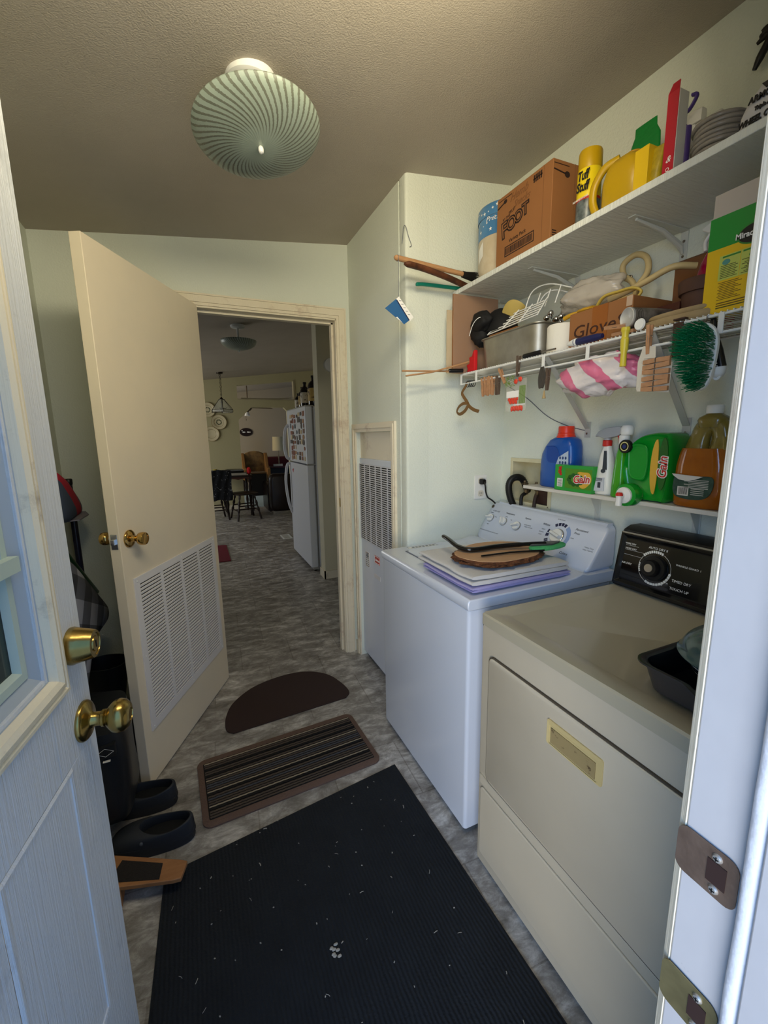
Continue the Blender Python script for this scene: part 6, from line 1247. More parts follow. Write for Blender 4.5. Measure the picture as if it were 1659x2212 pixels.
C1.scale = C2.scale = (1.0, 1.12, 1.1)
# boot jack
t = thing('wooden_boot_jack', 'wooden boot jack with dark grip pads beside the clogs', 'boot jack', (-.25, 1.33, 0))
bw = M('worn_pine', '#a8774c', .6, vary=('#8a5c38', 10, .6), stretch=(1, 5, 1))
bj = [(-.36, 1.40), (-.128, 1.272), (-.146, 1.218), (-.345, 1.292)]
mb = MB(); mb.loft([[(x, y, .062 + (x + .36) * -.07 + dz) for x, y in [(-.42, 1.445), (-.15, 1.318), (-.128, 1.305), (-.146, 1.252), (-.17, 1.254), (-.36, 1.30), (-.44, 1.33)]] for dz in (0, .014)]); B('board', mb, bw, t, bevel=.002)
mb = MB(); mb.loft([[(x, y, .0765 + (x + .36) * -.07 + dz) for x, y in rrect(0, 1, 0, 1, .1, 3)] for dz in (0, .0015)]) if False else None
def padq(a, b, c_, d):
    mb = MB(); mb.loft([[(x, y, .0763 + (x + .36) * -.07 + dz) for x, y in (a, b, c_, d)] for dz in (0, .0018)]); return mb
B('grip_pad', padq((-.315, 1.378), (-.198, 1.322), (-.205, 1.270), (-.345, 1.313)), M('grip_pad_black', '#26211e', .9, bump=(250, .6)), t, bevel=.0006); B('grip_pad', padq((-.42, 1.425), (-.335, 1.385), (-.365, 1.325), (-.425, 1.34)), M('grip_pad_black'), t)
mb = MB(); mb.box(-.335, -.31, 1.29, 1.37, .0005, .060); B('prop_block', mb, bw, t, bevel=.001)
# rubber boots
RUB = M('black_rubber_boot', '#14171c', .45, coat=.15, bump=(20, .1))
def boot(loc, rz, h, label, logo):
    t = thing('rubber_boot', label, 'boot', (0, 0, 0), 'black rubber boots')
    mb = MB(); rg = []
    for z, cx_, rx, ry in ((0, .07, .145, .052), (.006, .07, .150, .056), (.03, .07, .150, .056), (.045, .068, .145, .052), (.075, .055, .128, .050), (.10, .028, .098, .047), (.13, .004, .072, .046), (.17, -.008, .062, .048), (.24, -.008, .066, .056), (.32, -.004, .076, .065), (h - .02, 0, .085, .073), (h, 0, .088, .076), (h, 0, .083, .071), (h - .03, 0, .079, .068), (.15, -.008, .052, .040)):
        rg.append([(x, y, z) for x, y, _ in se(cx_, 0, z, rx, ry, 32, 2.2)])
    mb.loft(rg); B('boot_shaft', mb, RUB, t, smooth=60)
    mb = MB(); mb.loft([[(x, y, z) for x, y, _ in se(.07, 0, z, rx, ry, 32, 2.3)] for z, rx, ry in ((-.0003, .150, .056), (.001, .156, .061), (.016, .156, .061), (.019, .150, .056))]); B('boot_sole', mb, BLACKR, t, smooth=50)
    if logo:
        mb = MB(); P_ = lambda u, v: (.0705 + .0025 + abs(u) * -.1 * 0 + .003, u, .262 + v)
        def dia(s, w_):
            a = [(0, s * .55), (s, 0), (0, -s * .55), (-s, 0)]; b = [(0, (s - w_) * .55), (s - w_, 0), (0, -(s - w_) * .55), (-(s - w_), 0)]
            for i in range(4): j = (i + 1) % 4; mb.add([(.074 - 4 * a[i][0] ** 2, a[i][0], .262 + a[i][1]), (.074 - 4 * a[j][0] ** 2, a[j][0], .262 + a[j][1]), (.074 - 4 * b[j][0] ** 2, b[j][0], .262 + b[j][1]), (.074 - 4 * b[i][0] ** 2, b[i][0], .262 + b[i][1])], [(0, 1, 2, 3)])
        dia(.026, .002); mb.box(.073, .0742, -.012, .014, .236, .2385); B('diamond_logo', mb, INKW, t)
        text('logo_lettering', 'MUCK', .011, (.0748, 0, .262), Matrix(((0, 0, 1), (1, 0, 0), (0, 1, 0))), INKW, t, .0002)
    t.location = loc; t.rotation_euler = (0, 0, rz); return t
b2 = boot((-.43, 2.08, .001), math.radians(-20), .42, 'plain black rubber boot against the left wall behind the black bag', False)
t = thing('black_bag', 'tall black bag with small pale diamond logo slumped against the left wall', 'bag', (-.46, 1.80, 0))
mb = MB(); rg = []
for k in range(15):
    z = .001 + .462 * k / 14; f = k / 14; g = min(1, max(0, f - .15) / .14); xr = -.475 + .190 * g - .01 * f ** 4; y0_, y1_ = 1.76 - .30 * g , 1.90 - .17 * g; ring = []
    for x, y, _ in se((-.565 + xr) / 2, (y0_ + y1_) / 2, 0, (xr + .565) / 2, (y1_ - y0_) / 2, 44, 5):
        q = mnoise.noise(Vector((x * 9, y * 9, z * 6))); ring.append((max(-.568, x + .010 * q), y + .008 * q, z + (.02 * q * f if k else 0)))
    rg.append(ring)
mb.loft(rg); B('bag_body', mb, RUB, t, smooth=70)
def lg(u, v): return (-.335 + u, 1.4515, .408 + v)
mb = MB()
def dia(s, w_):
    a = [(0, s * .6), (s, 0), (0, -s * .6), (-s, 0)]; b = [(0, (s - w_) * .6), (s - w_, 0), (0, -(s - w_) * .6), (-(s - w_), 0)]
    for i in range(4): j = (i + 1) % 4; mb.add([tuple(lg(*a[i])), lg(*a[j]), lg(*b[j]), lg(*b[i])], [(0, 1, 2, 3)])
mb.box(-.362, -.308, 1.4525, 1.475, .388, .428, 1); dia(.024, .0022); mb.box(-.345, -.325, 1.4515, 1.46, .374, .3765, 0)
B('diamond_logo', mb, [INKW, RUB], t)
# plaid coat, cap, poles
def plaid():
    m = bpy.data.materials.new('grey_plaid_flannel'); m.use_nodes = True; n = m.node_tree; L = n.links; b = n.nodes['Principled BSDF']; b.inputs['Roughness'].default_value = .95
    co = n.nodes.new('ShaderNodeTexCoord'); mp = n.nodes.new('ShaderNodeMapping'); mp.inputs['Rotation'].default_value = (.62, 0, 0); mp.inputs['Location'].default_value = (.5, .02, .01); mp.inputs['Scale'].default_value = (.001, .62, 1)
    L.new(co.outputs['Object'], mp.inputs[0])
    c1 = n.nodes.new('ShaderNodeSeparateXYZ'); L.new(mp.outputs[0], c1.inputs[0])
    def sq(o):
        a = n.nodes.new('ShaderNodeMath'); a.operation = 'MULTIPLY'; a.inputs[1].default_value = 42; L.new(o, a.inputs[0]); s = n.nodes.new('ShaderNodeMath'); s.operation = 'SINE'; L.new(a.outputs[0], s.inputs[0])
        g_ = n.nodes.new('ShaderNodeMath'); g_.operation = 'GREATER_THAN'; L.new(s.outputs[0], g_.inputs[0]); g_.inputs[1].default_value = 0; return g_.outputs[0]
    ad = n.nodes.new('ShaderNodeMath'); ad.operation = 'ADD'; L.new(sq(c1.outputs['Y']), ad.inputs[0]); L.new(sq(c1.outputs['Z']), ad.inputs[1])
    dv = n.nodes.new('ShaderNodeMath'); dv.operation = 'DIVIDE'; dv.inputs[1].default_value = 2; L.new(ad.outputs[0], dv.inputs[0]); cr_ = n.nodes.new('ShaderNodeValToRGB'); e = cr_.color_ramp.elements
    e[0].color = hx('#262932'); e[1].color = hx('#6a6d78'); x = e.new(.5); x.color = hx('#3a3d47'); cr_.color_ramp.interpolation = 'CONSTANT'; e[1].position = .45; e[2].position = .9
    e[1].color = hx('#4d505b'); e[2].color = hx('#888b99'); L.new(dv.outputs[0], cr_.inputs[0]); L.new(cr_.outputs[0], b.inputs['Base Color']); return m
op2 = [(1.60, 1.02), (1.70, .99), (1.800, .926), (1.864, .878), (2.018, .765), (2.170, .655), (2.205, .615), (2.19, .588), (2.128, .584), (1.96, .602), (1.838, .60), (1.80, .57), (1.60, .52)]
sp2 = [(p.x, p.y) for p in spline([(a, b, 0) for a, b in op2 + op2[:1]], 4)[:-1]]; cy_, cz_ = 1.86, .74
mb = MB(); mb.loft([[(x, cy_ + (y - cy_) * s, cz_ + (z - cz_) * s) for y, z in sp2] for x, s in ((-.49, .86), (-.48, .97), (-.455, 1.0), (-.425, .99), (-.412, .93), (-.405, .6))])
T('plaid_flannel_coat', mb, plaid(), 'grey and black plaid flannel coat hanging against the left wall', 'coat', smooth=60)
t = thing('baseball_cap', 'faded red and grey cap hanging on the dark pole', 'cap', (-.53, 2.2, 1.155))
mb = MB(); cp_ = [(y * 1.25, 1.38 + (z - 1.38) * 1.25) for y, z in ((1.60, 1.30), (1.70, 1.262), (1.775, 1.215), (1.845, 1.170), (1.876, 1.137), (1.862, 1.115), (1.78, 1.114), (1.64, 1.13))]
sp3 = [(p.x, p.y) for p in spline([(a, b, 0) for a, b in cp_ + cp_[:1]], 4)[:-1]]
def mcap():
    m = M('cap_cloth', '#5b5566', .8); n = m.node_tree; L = n.links; b = n.nodes['Principled BSDF']; co = n.nodes.new('ShaderNodeTexCoord'); s = n.nodes.new('ShaderNodeSeparateXYZ'); L.new(co.outputs['Object'], s.inputs[0])
    a = n.nodes.new('ShaderNodeMath'); a.operation = 'MULTIPLY_ADD'; a.inputs[1].default_value = .9; L.new(s.outputs['Y'], a.inputs[0]); L.new(s.outputs['Z'], a.inputs[2])
    cr_ = n.nodes.new('ShaderNodeValToRGB'); cr_.color_ramp.interpolation = 'CONSTANT'; e = cr_.color_ramp.elements; e[0].color = hx('#5b5566'); e[1].color = hx('#b5283f'); e[1].position = .0
    e[1].position = .02; x = e.new(.10); x.color = hx('#6b6577'); e[0].color = hx('#4d5a72'); b_ = n.nodes.new('ShaderNodeMath'); b_.inputs[1].default_value = .1; L.new(a.outputs[0], b_.inputs[0]); L.new(b_.outputs[0], cr_.inputs[0]); L.new(cr_.outputs[0], b.inputs['Base Color']); return m
mb.loft([[(x, 2.2 + (y - 2.2) * s, 1.13 + (z - 1.13) * s) for y, z in sp3] for x, s in ((-.565, .5), (-.558, .85), (-.53, 1), (-.50, .97), (-.485, .8), (-.478, .4))]); B('cap_crown', mb, mcap(), t, smooth=60)
mb = MB(); mb.loft([[(x, y, z + dz) for x, y, z in ((-.54, 2.13, 1.048), (-.465, 2.15, 1.048), (-.456, 2.28, 1.05), (-.48, 2.345, 1.055), (-.54, 2.34, 1.057))] for dz in (-.003, .002)]); B('cap_edge', mb, M('cap_grey_edge', '#8a8792', .8), t)
t = thing('dark_blue_pole', 'dark blue pole standing upright against the left wall', 'pole', (-.525, 2.30, 0))
mb = MB(); mb.tube([(-.53, 2.30, .002), (-.522, 2.30, .6), (-.52, 2.305, 1.19)], .0135, 16); B('tube', mb, M('navy_gloss', '#10122c', .25, coat=.3), t, smooth=60)
mb = MB(); mb.tube([(-.52, 2.305, 1.185), (-.52, 2.305, 1.192), (-.52, 2.305, 1.21), (-.52, 2.305, 1.213)], [.0138, .0155, .0155, .012], 16); B('end_cap', mb, BLACKP, t, smooth=50)
mb = MB(); mb.tube([(-.500, 1.95, .998), (-.500, 2.066, .908), (-.497, 2.43, .638)], .0095, 14)
T('green_pole', mb, M('dark_green_gloss', '#0c4a2c', .3, coat=.3), 'dark green pole leaning diagonally between the coat and the interior door', 'pole', smooth=60)

# ================================================================== kitchen, dining, living beyond
mb = MB(); mb.box(1.089, 1.83, 3.924, 4.07, 0, 2.75); T('wall_partition', mb, WALL2, 'partition wall end beside the refrigerator', 'wall', kind='structure')
mb = MB(); mb.box(1.076, 1.83, 3.911, 3.924, 0, .08); mb.box(1.076, 1.089, 3.911, 4.08, 0, .08); T('baseboard_partition', mb, TRIM, 'baseboard at the foot of the partition', 'baseboard', kind='structure')
mb = MB(); mb.box(1.83, 1.93, 2.56, 5.15, 0, 2.85); mb.box(1.93, 3.1, 5.05, 5.15, 0, 2.85); mb.box(3.0, 3.1, 5.15, 8.82, 0, 2.95); T('wall_kitchen_right', mb, WALL2, 'kitchen wall behind the refrigerator', 'wall', kind='structure')
mb = MB(); mb.box(-2.9, -2.8, 2.56, 5.6, 0, 2.5); mb.box(-2.9, -2.8, 8.2, 12.3, 0, 2.5); mb.box(-2.9, -2.8, 5.6, 8.2, 0, .7); mb.box(-2.9, -2.8, 5.6, 8.2, 2.0, 2.5); T('wall_kitchen_left', mb, WALL2, 'kitchen wall with the dining window', 'wall', kind='structure')
mb = MB(); mb.box(-2.9, -.65, 2.46, 2.56, 0, 2.5); T('wall_kitchen_front', mb, WALL2, 'kitchen side of the wall shared with the laundry room', 'wall', kind='structure')
mb = MB(); mb.box(.97, 1.93, 2.46, 2.56, 0, 2.9); T('wall_kitchen_corner', mb, WALL2, 'kitchen side wall right of the doorway', 'wall', kind='structure')
mb = MB(); Yf = 8.80
mb.prism([(-2.9, 0), (.850, 0), (.850, 1.713), (1.10, 1.96), (1.72, 1.965), (1.79, 1.893), (1.79, 0), (3.0, 0), (3.0, 2.118), (-2.9, 2.118)], Yf, Yf + .11, 'y')
mb.box(-2.9, .857, Yf, Yf + .11, 2.118, 3.0); mb.box(1.955, 3.0, Yf, Yf + .11, 2.118, 3.0); mb.prism([(.857, 2.36), (1.955, 2.475), (1.955, 3.0), (.857, 3.0)], Yf, Yf + .11, 'y')
T('wall_far', mb, M('olive_cream_wall', '#bcb48c', .75, bump=(60, .15)), 'far dining wall with chamfered passage and high cut-out', 'wall', kind='structure')
mb = MB(); mb.box(1.935, 1.965, Yf - .012, Yf + .11, 2.118, 2.50); mb.prism([(.857, 2.10), (1.965, 2.10), (1.965, 2.118), (.857, 2.118)], Yf - .02, Yf + .12, 'y'); T('trim_5', mb, M('ledge_paint', '#a89d7e', .6), 'ledge and edge trim of the high wall cut-out', 'trim', kind='structure')
mb = MB(); mb.box(-2.9, 4.2, 12.1, 12.2, 0, 3.1); T('wall_living_far', mb, M('tan_living_wall', '#a89c86', .8), 'tan far wall of the living room', 'wall', kind='structure')
mb = MB(); mb.box(4.1, 4.2, 8.9, 12.2, 0, 3.1); T('wall_living_right', mb, M('tan_living_wall'), 'right wall of the living room', 'wall', kind='structure')
mb = MB(); mb.box(-2.8, .85, Yf - .014, Yf, 0, .08); T('baseboard_far', mb, TRIM, 'baseboard along the far dining wall', 'baseboard', kind='structure')
mb = MB(); mb.tube(spline([(.93, 8.86, 2.135), (1.3, 8.86, 2.128), (1.75, 8.87, 2.14), (1.90, 8.87, 2.165)]), .010, 8); T('long_pale_rod', mb, M('pale_rod', '#c9bfa0', .5), 'long pale rod lying on the ledge of the high wall cut-out', 'rod', smooth=60)
# dining window
mb = MB(); frame(mb, 5.6, 8.2, .7, 2.0, .05, -2.82, -2.78, 'x'); mb.box(-2.82, -2.79, 6.87, 6.93, .7, 2.0)
wn = T('window_1', mb, WHITEM, 'white framed dining window on the left kitchen wall', 'window', kind='structure')
mb = MB(); mb.lathe([(.0001, 0), (.062, 0), (.064, -.006), (.060, -.030), (.052, -.034), (.0001, -.035)], (1.212, 3.924, 2.02), 32, ax='y'); mb.lathe([(.0001, -.0355), (.004, -.036)], (1.225, 3.924, 2.02), 12, ax='y', mi=1)
T('smoke_alarm', mb, [WHITEP, INKR], 'round white smoke alarm on the partition wall beyond the doorway', 'smoke alarm', smooth=40)
# refrigerator
fr = thing('refrigerator', 'white top-freezer refrigerator covered with magnets beyond the doorway', 'refrigerator', (1.40, 4.66, 0))
FW = M('fridge_white', '#d3d6dc', .35, bump=(220, .08)); fy0, fy1 = 4.19, 5.08
mb = MB(); mb.box(1.110, 1.80, fy0 + .004, fy1 - .004, .03, 1.672); B('cabinet', mb, FW, fr, bevel=.004)
for z0, z1, nm in ((.045, 1.098, 'refrigerator_door'), (1.112, 1.672, 'freezer_door')):
    mb = MB(); mb.loft([[(x, y, z) for x, y in rrect(1.022, 1.098, fy0, fy1, .022, 5)] for z in (z0, z1)]); d_ = B(nm, mb, FW, fr, bevel=.003, smooth=50)
    mb = MB(); mb.box(1.098, 1.110, fy0 + .012, fy1 - .012, z0 + .01, z1 - .01); B('gasket', mb, M('gasket_grey', '#7c7a76', .6), d_)
    if nm == 'freezer_door': pp = [(1.022, 5.02, 1.125), (.985, 5.02, 1.16), (.966, 5.02, 1.30), (.985, 5.02, 1.46), (1.022, 5.02, 1.52)]
    else: pp = [(1.022, 5.02, 1.085), (.985, 5.02, 1.05), (.962, 5.02, .86), (.985, 5.02, .62), (1.022, 5.02, .50)]
    mb = MB(); mb.tube(spline(pp, 6), .016, 10); B('door_handle', mb, FW, d_, smooth=60)
mb = MB(); mb.box(1.03, 1.11, fy0 + .006, fy1, 1.672, 1.684); mb.box(1.02, 1.108, fy0 - .004, fy0 + .02, 1.099, 1.111); mb.box(1.04, 1.10, fy0, fy0 + .04, .02, .045); B('hinge', mb, M('fridge_grey', '#9b9a96', .4), fr, bevel=.002)
for x in (1.07, 1.74):
    mb = MB(); mb.cyl((x, 4.23, 0), (x, 4.23, .032), .018, n=12); B('foot', mb, BLACKP, fr)
mcol = ['#6b3a22', '#8a4a2c', '#3b2a24', '#c9b68f', '#7a2f22', '#55606a', '#a7713d', '#2e2320']; rm_ = random.Random(11); cells = []
for r_i in range(9):
    for c_i in range(7):
        y = 4.27 + c_i * .098 + rm_.uniform(-.02, .02); z = 1.16 + r_i * .055 + rm_.uniform(-.012, .012)
        if rm_.random() < .14: continue
        cells.append((y, z, rm_.uniform(.024, .050), rm_.uniform(.015, .028), rm_.randrange(8), rm_.random() < .4))
for i, (y, z, w_, h_, k, rd) in enumerate(cells):
    mb = MB(); x = 1.0175 - .0002 * (i % 3)
    pl = [(y + w_ * .7 * math.cos(a), z + h_ * 1.05 * math.sin(a)) for a in [q * PI / 6 for q in range(12)]] if rd else [(y - w_, z - h_), (y + w_, z - h_), (y + w_, z + h_), (y - w_, z + h_)]
    mb.prism(pl, x, 1.0218, 'x'); col_ = mcol[k]
    T('fridge_magnet', mb, M('magnet_' + 'abcdefgh'[k], col_, .5), 'small coloured magnet or photo among the cluster on the freezer door', 'magnet', group='magnets on the freezer door')
mb = MB(); mb.prism([(4.86, .985), (4.90, 1.02), (4.83, 1.03)], 1.0195, 1.0218, 'x'); T('red_fridge_magnet', mb, RED, 'single small red magnet on the lower refrigerator door', 'magnet')
# bottles on the refrigerator
def bottle(x, y, r, h, neck, m, lab, label, k):
    t = thing('dark_bottle', label, 'bottle', (x, y, 1.685), 'bottles on top of the refrigerator')
    mb = MB(); mb.lathe([(.0001, 0), (r * .95, 0), (r, .006), (r, h * .66), (r * .8, h * .75), (neck, h * .84), (neck, h * .93), (neck * 1.25, h * .93), (neck * 1.25, h), (.0001, h)], (x, y, 1.685), 24); b = B('bottle_glass', mb, m, t, smooth=40)
    mb = MB(); mb.lathe([(r + .001, h * .15), (r + .0012, h * .58)], (x, y, 1.685), 24); B('label', mb, lab, b); return t
DKG = M('dark_bottle_glass', '#140b08', .12, coat=.4); LBY = M('bottle_label_tan', '#b79a55', .6, dirt=('#4a331a', 25, .55)); LBW = M('bottle_label_white', '#cfc6b0', .6, dirt=('#5a3a2a', 30, .55))
for i, (x, y, r, h, nk, lb2, s_) in enumerate(((1.145, 4.30, .055, .29, .017, LBY, 'large dark bottle with tan label nearest on the refrigerator'), (1.10, 4.47, .047, .245, .015, LBW, 'dark bottle with white cap and label, second on the refrigerator'), (1.27, 4.44, .06, .34, .02, LBY, 'tallest dark jug behind the others on the refrigerator'), (1.12, 4.66, .045, .215, .016, LBY, 'shorter dark bottle with tan label, third in the row'), (1.12, 4.86, .04, .17, .014, LBW, 'smallest dark bottle at the far left of the row'))):
    bottle(x, y, r, h, nk, DKG, lb2, s_, i)
# floor vent, red mat
t = thing('floor_register', 'small white floor vent beside the refrigerator', 'floor vent', (1.095, 5.90, 0))
mb = MB(); frame(mb, 1.030, 1.160, 5.765, 6.05, .022, .0005, .006, 'z'); B('vent_frame', mb, WHITEM, t)
mb = MB()
for k in range(12): mb.box(1.052, 1.138, 5.79 + k * .020, 5.798 + k * .020, .001, .005)
mb.box(1.052, 1.138, 5.787, 6.028, .0004, .001, 1); B('vent_louvres', mb, [WHITEM, DARKHOLE], t)
mb = MB(); mb.prism([(-.25, 5.02), (.288, 5.0), (.292, 5.79), (-.2, 5.86)], .0005, .008, 'z'); T('red_floor_mat', mb, M('maroon_mat', '#6d1226', .95, bump=(200, .5)), 'dark red mat on the kitchen floor at the edge of the open door', 'floor mat')
# plates
def plate(x, z, r, label, deco):
    t = thing('wall_plate', label, 'plate', (x, Yf - .012, z - r), 'decorative plates on the far wall')
    mb = MB(); mb.lathe([(.0001, -.006), (r * .55, -.007), (r * .62, -.012), (r * .97, -.030), (r, -.030), (r, -.027), (r * .6, -.004), (.0001, -.001)], (x, Yf, z), 40, ax='y'); B('plate', mb, M('cream_china', '#ded2ac', .2, coat=.4), t, smooth=50)
    if deco:
        mb = MB()
        for k in range(10): a = k * PI / 5; mb.blob((x + r * .30 * math.cos(a), Yf - .0075, z + r * .30 * math.sin(a)), (r * .075, .0015, r * .09), .2, 2, 8, 6)
        B('painted_wreath', mb, M('olive_ink', '#4b5138', .6), t)
    mb = MB(); mb.lathe([(r * .965, -.0302), (r * 1.0, -.0306)], (x, Yf, z), 40, ax='y'); mb.lathe([(r * .60, -.0125), (r * .63, -.0135)], (x, Yf, z), 40, ax='y'); B('rim_line', mb, M('gold_brown_ink', '#8a6a34', .5), t)
plate(.492, 1.678, .137, 'cream plate with dark wreath, on the far wall right of the other two', True); plate(.345, 1.463, .137, 'plain cream plate on the far wall, lowest of the three', False); plate(.31, 1.905, .135, 'cream plate on the far wall behind the hanging lamp, highest', True)
# pendant lamp
t = thing('pendant_lamp', 'glass panelled pendant lamp hanging on a chain over the dining table', 'pendant lamp', (.515, 7.95, 1.80)); px, py = .515, 7.95
BRZ = M('dark_bronze', '#2a2118', .4, .6); pz = 2.03 + .125 * px + .19 + .17
zc_ = 2.03 + (px + 3) * .125
mb = MB(); mb.lathe([(.0001, .0), (.055, 0), (.05, -.02), (.012, -.03)], (px, py, zc_), 20); B('canopy', mb, BRZ, t, smooth=40)
mb = MB(); nl = 12
for k in range(nl):
    z = 2.06 + (zc_ - .03 - 2.06) * (k + .5) / nl; hh = (zc_ - .09 - 2.06) / nl * .62
    mb.tube([(px + (.011 * math.cos(a) if k % 2 else 0), py + (0 if k % 2 else .011 * math.cos(a)), z + hh * math.sin(a)) for a in [i * PI / 5 for i in range(11)]], .0032, 5)
mb.tube([(px + .012, py, zc_ - .03), (px + .018, py, 2.25), (px, py, 2.06)], .002, 5); B('chain', mb, BRZ, t)
mb = MB(); hexo = [(px + .188 * math.cos(PI / 6 + k * PI / 3), py + .188 * math.sin(PI / 6 + k * PI / 3)) for k in range(6)]; hexi = [(px + .045 * math.cos(PI / 6 + k * PI / 3), py + .045 * math.sin(PI / 6 + k * PI / 3)) for k in range(6)]
for k in range(6):
    a, b_ = hexo[k], hexo[(k + 1) % 6]; c_, d_ = hexi[k], hexi[(k + 1) % 6]
    mb.tube([(a[0], a[1], 1.855), (c_[0], c_[1], 2.03)], .0045, 6); mb.tube([(a[0], a[1], 1.855), (b_[0], b_[1], 1.855)], .0045, 6); mb.tube([(c_[0], c_[1], 2.03), (d_[0], d_[1], 2.03)], .0045, 6); mb.tube([(a[0], a[1], 1.815), (b_[0], b_[1], 1.815)], .0045, 6); mb.tube([(a[0], a[1], 1.855), (a[0], a[1], 1.815)], .0045, 6)
mb.tube([(px, py, 2.07), (px, py, 2.03)], [.006, .035], 10); B('frame', mb, BRZ, t)
mb = MB()
for k in range(6):
    a, b_ = hexo[k], hexo[(k + 1) % 6]; c_, d_ = hexi[k], hexi[(k + 1) % 6]
    mb.add([(a[0], a[1], 1.855), (b_[0], b_[1], 1.855), (d_[0], d_[1], 2.03), (c_[0], c_[1], 2.03)], [(0, 1, 2, 3)]); mb.add([(a[0], a[1], 1.815), (b_[0], b_[1], 1.815), (b_[0], b_[1], 1.855), (a[0], a[1], 1.855)], [(0, 1, 2, 3)])
B('glass_panels', mb, M('lamp_glass', '#dfe2d2', .06, alpha=.32, coat=.5), t)
mb = MB(); mb.lathe([(.0001, 2.03), (.015, 2.02), (.018, 1.97), (.006, 1.93), (.006, 1.90), (.03, 1.88), (.012, 1.86), (.0001, 1.79)], (px, py, 0), 16)
for k in range(3):
    a = k * 2.09; mb.tube([(px, py, 1.89), (px + .05 * math.cos(a), py + .05 * math.sin(a), 1.875), (px + .075 * math.cos(a), py + .075 * math.sin(a), 1.89)], .005, 6)
B('lamp_cluster', mb, BRZ, t, smooth=50)
# dining table, chairs
t = thing('dining_table', 'dark wooden dining table with scalloped apron under the far lamp', 'table', (.63, 8.02, 0))
mb = MB(); mb.prism(rrect(.24, .93, 7.92, 8.60, .02), .700, .728, 'z'); B('table_top', mb, DKWOOD, t, bevel=.005)
mb = MB(); ap = [(.26, .70), (.26, .64)] + [(.26 + .64 * i / 12, .648 + .02 * abs(math.sin(i * PI / 4))) for i in range(1, 12)] + [(.90, .64), (.90, .70)]; mb.prism(ap, 7.935, 7.955, 'y'); mb.prism(ap, 8.565, 8.58, 'y'); mb.box(.26, .28, 7.94, 8.58, .65, .70); mb.box(.895, .915, 7.94, 8.58, .65, .70); B('apron', mb, M('red_brown_wood', '#4c2413', .4, vary=('#33160b', 12, .6)), t)
for x in (.485, .88):
    for y in (7.96, 8.54):
        mb = MB(); mb.lathe([(.014, 0), (.020, .05), (.013, .12), (.026, .22), (.016, .30), (.022, .40), (.030, .52), (.018, .58), (.028, .62), (.028, .70)], (x, y, 0), 14, cap=True); B('leg', mb, DKWOOD, t, smooth=50)
def dchair(x, y, rz, label, back=True, sc=1):
    t = thing('dining_chair', label, 'chair', (0, 0, 0), 'dark wooden dining chairs')
    mb = MB(); mb.loft([se(0, 0, z, rx, ry, 28, 3) for z, rx, ry in ((.428, .20, .19), (.434, .215, .205), (.448, .215, .205), (.456, .20, .19))]); B('seat', mb, DKWOOD, t, smooth=50)
    for sx in (-1, 1):
        for sy in (-1, 1):
            mb = MB(); a, b_ = Vector((sx * .12, sy * .12, .43)), Vector((sx * .20, sy * .20, 0)); n = 14
            mb.tube([tuple(a.lerp(b_, i / n)) for i in range(n + 1)], [.017 + .007 * math.sin(i * 1.7) * (1 if 2 < i < 12 else 0) for i in range(n + 1)], 10); B('leg', mb, DKWOOD, t, smooth=60)
    mb = MB(); mb.tube([(-.168, -.168, .16), (-.168, .168, .16)], .011, 8); mb.tube([(.168, -.168, .16), (.168, .168, .16)], .011, 8); mb.tube([(-.168, 0, .16), (.168, 0, .16)], .012, 8); mb.tube([(-.15, .15, .24), (.15, .15, .24)], .011, 8); mb.tube([(-.15, -.15, .24), (.15, -.15, .24)], .011, 8); B('stretchers', mb, DKWOOD, t, smooth=60)
    if back:
        mb = MB(); mb.tube([(-.18, -.16, .45), (-.19, -.21, .70), (-.20, -.24, .92)], .015, 10); mb.tube([(.18, -.16, .45), (.19, -.21, .70), (.20, -.24, .92)], .015, 10)
        for k in range(4): mb.tube([(-.10 + .067 * k, -.17, .45), (-.105 + .07 * k, -.235, .86)], .008, 8)
        B('back_posts', mb, DKWOOD, t, smooth=60)
        mb = MB(); mb.loft([[(x, -.232 - .02 * (1 - (x / .22) ** 2) + dy, z) for x in [(-.22 + .44 * i / 10) for i in range(11)]] + [(x, -.212 - .02 * (1 - (x / .22) ** 2) + dy, z) for x in [(.22 - .44 * i / 10) for i in range(11)]] for z, dy in ((.83, .012), (.92, 0))]); B('top_rail', mb, DKWOOD, t, bevel=.004)
    t.location = (x, y, .001); t.rotation_euler = (0, 0, rz); t.scale = (sc, sc, sc); return t
dchair(.745, 7.64, math.radians(12), 'dark spindle-leg stool chair in front of the dining table', False, 1.0)
dchair(.27, 7.80, math.radians(8), 'dark wooden chair draped with a black and white patterned shirt', True, .92)
# shirt
mb = MB(); rg = []
for j in range(15):
    z = .86 - j * .035; y0 = 7.555 - .020 - .005 * j * .3; ring = []
    for i in range(17): x = .115 + .425 * i / 16 + .010 * math.sin(j * .7); ring.append((x, y0 - .025 - .010 * math.sin(i * 1.5 + j * .4), z + .012 * math.sin(i * .9) - .03 * (abs(i - 8) / 8) ** 2))
    for i in range(16, -1, -1): x = .115 + .425 * i / 16; ring.append((x, y0 + .02 + .006 * math.sin(i * 1.3), z))
    rg.append(ring)
mb.loft(rg); T('patterned_shirt', mb, M('black_white_print', '#0d1018', .9, dirt=('#b9bcc2', 28, .60)), 'black shirt with white pattern hung over the dining chair back', 'shirt', smooth=60)
mb = MB(); mb.lathe([(.0001, 0), (.034, 0), (.036, .005), (.036, .11), (.030, .118), (.0001, .119)], (.325, 8.05, .7285), 20)
T('mustard_jar', mb, M('mustard_lid', '#a8973f', .5), 'small mustard coloured jar standing on the table behind the patterned shirt', 'jar', smooth=40)
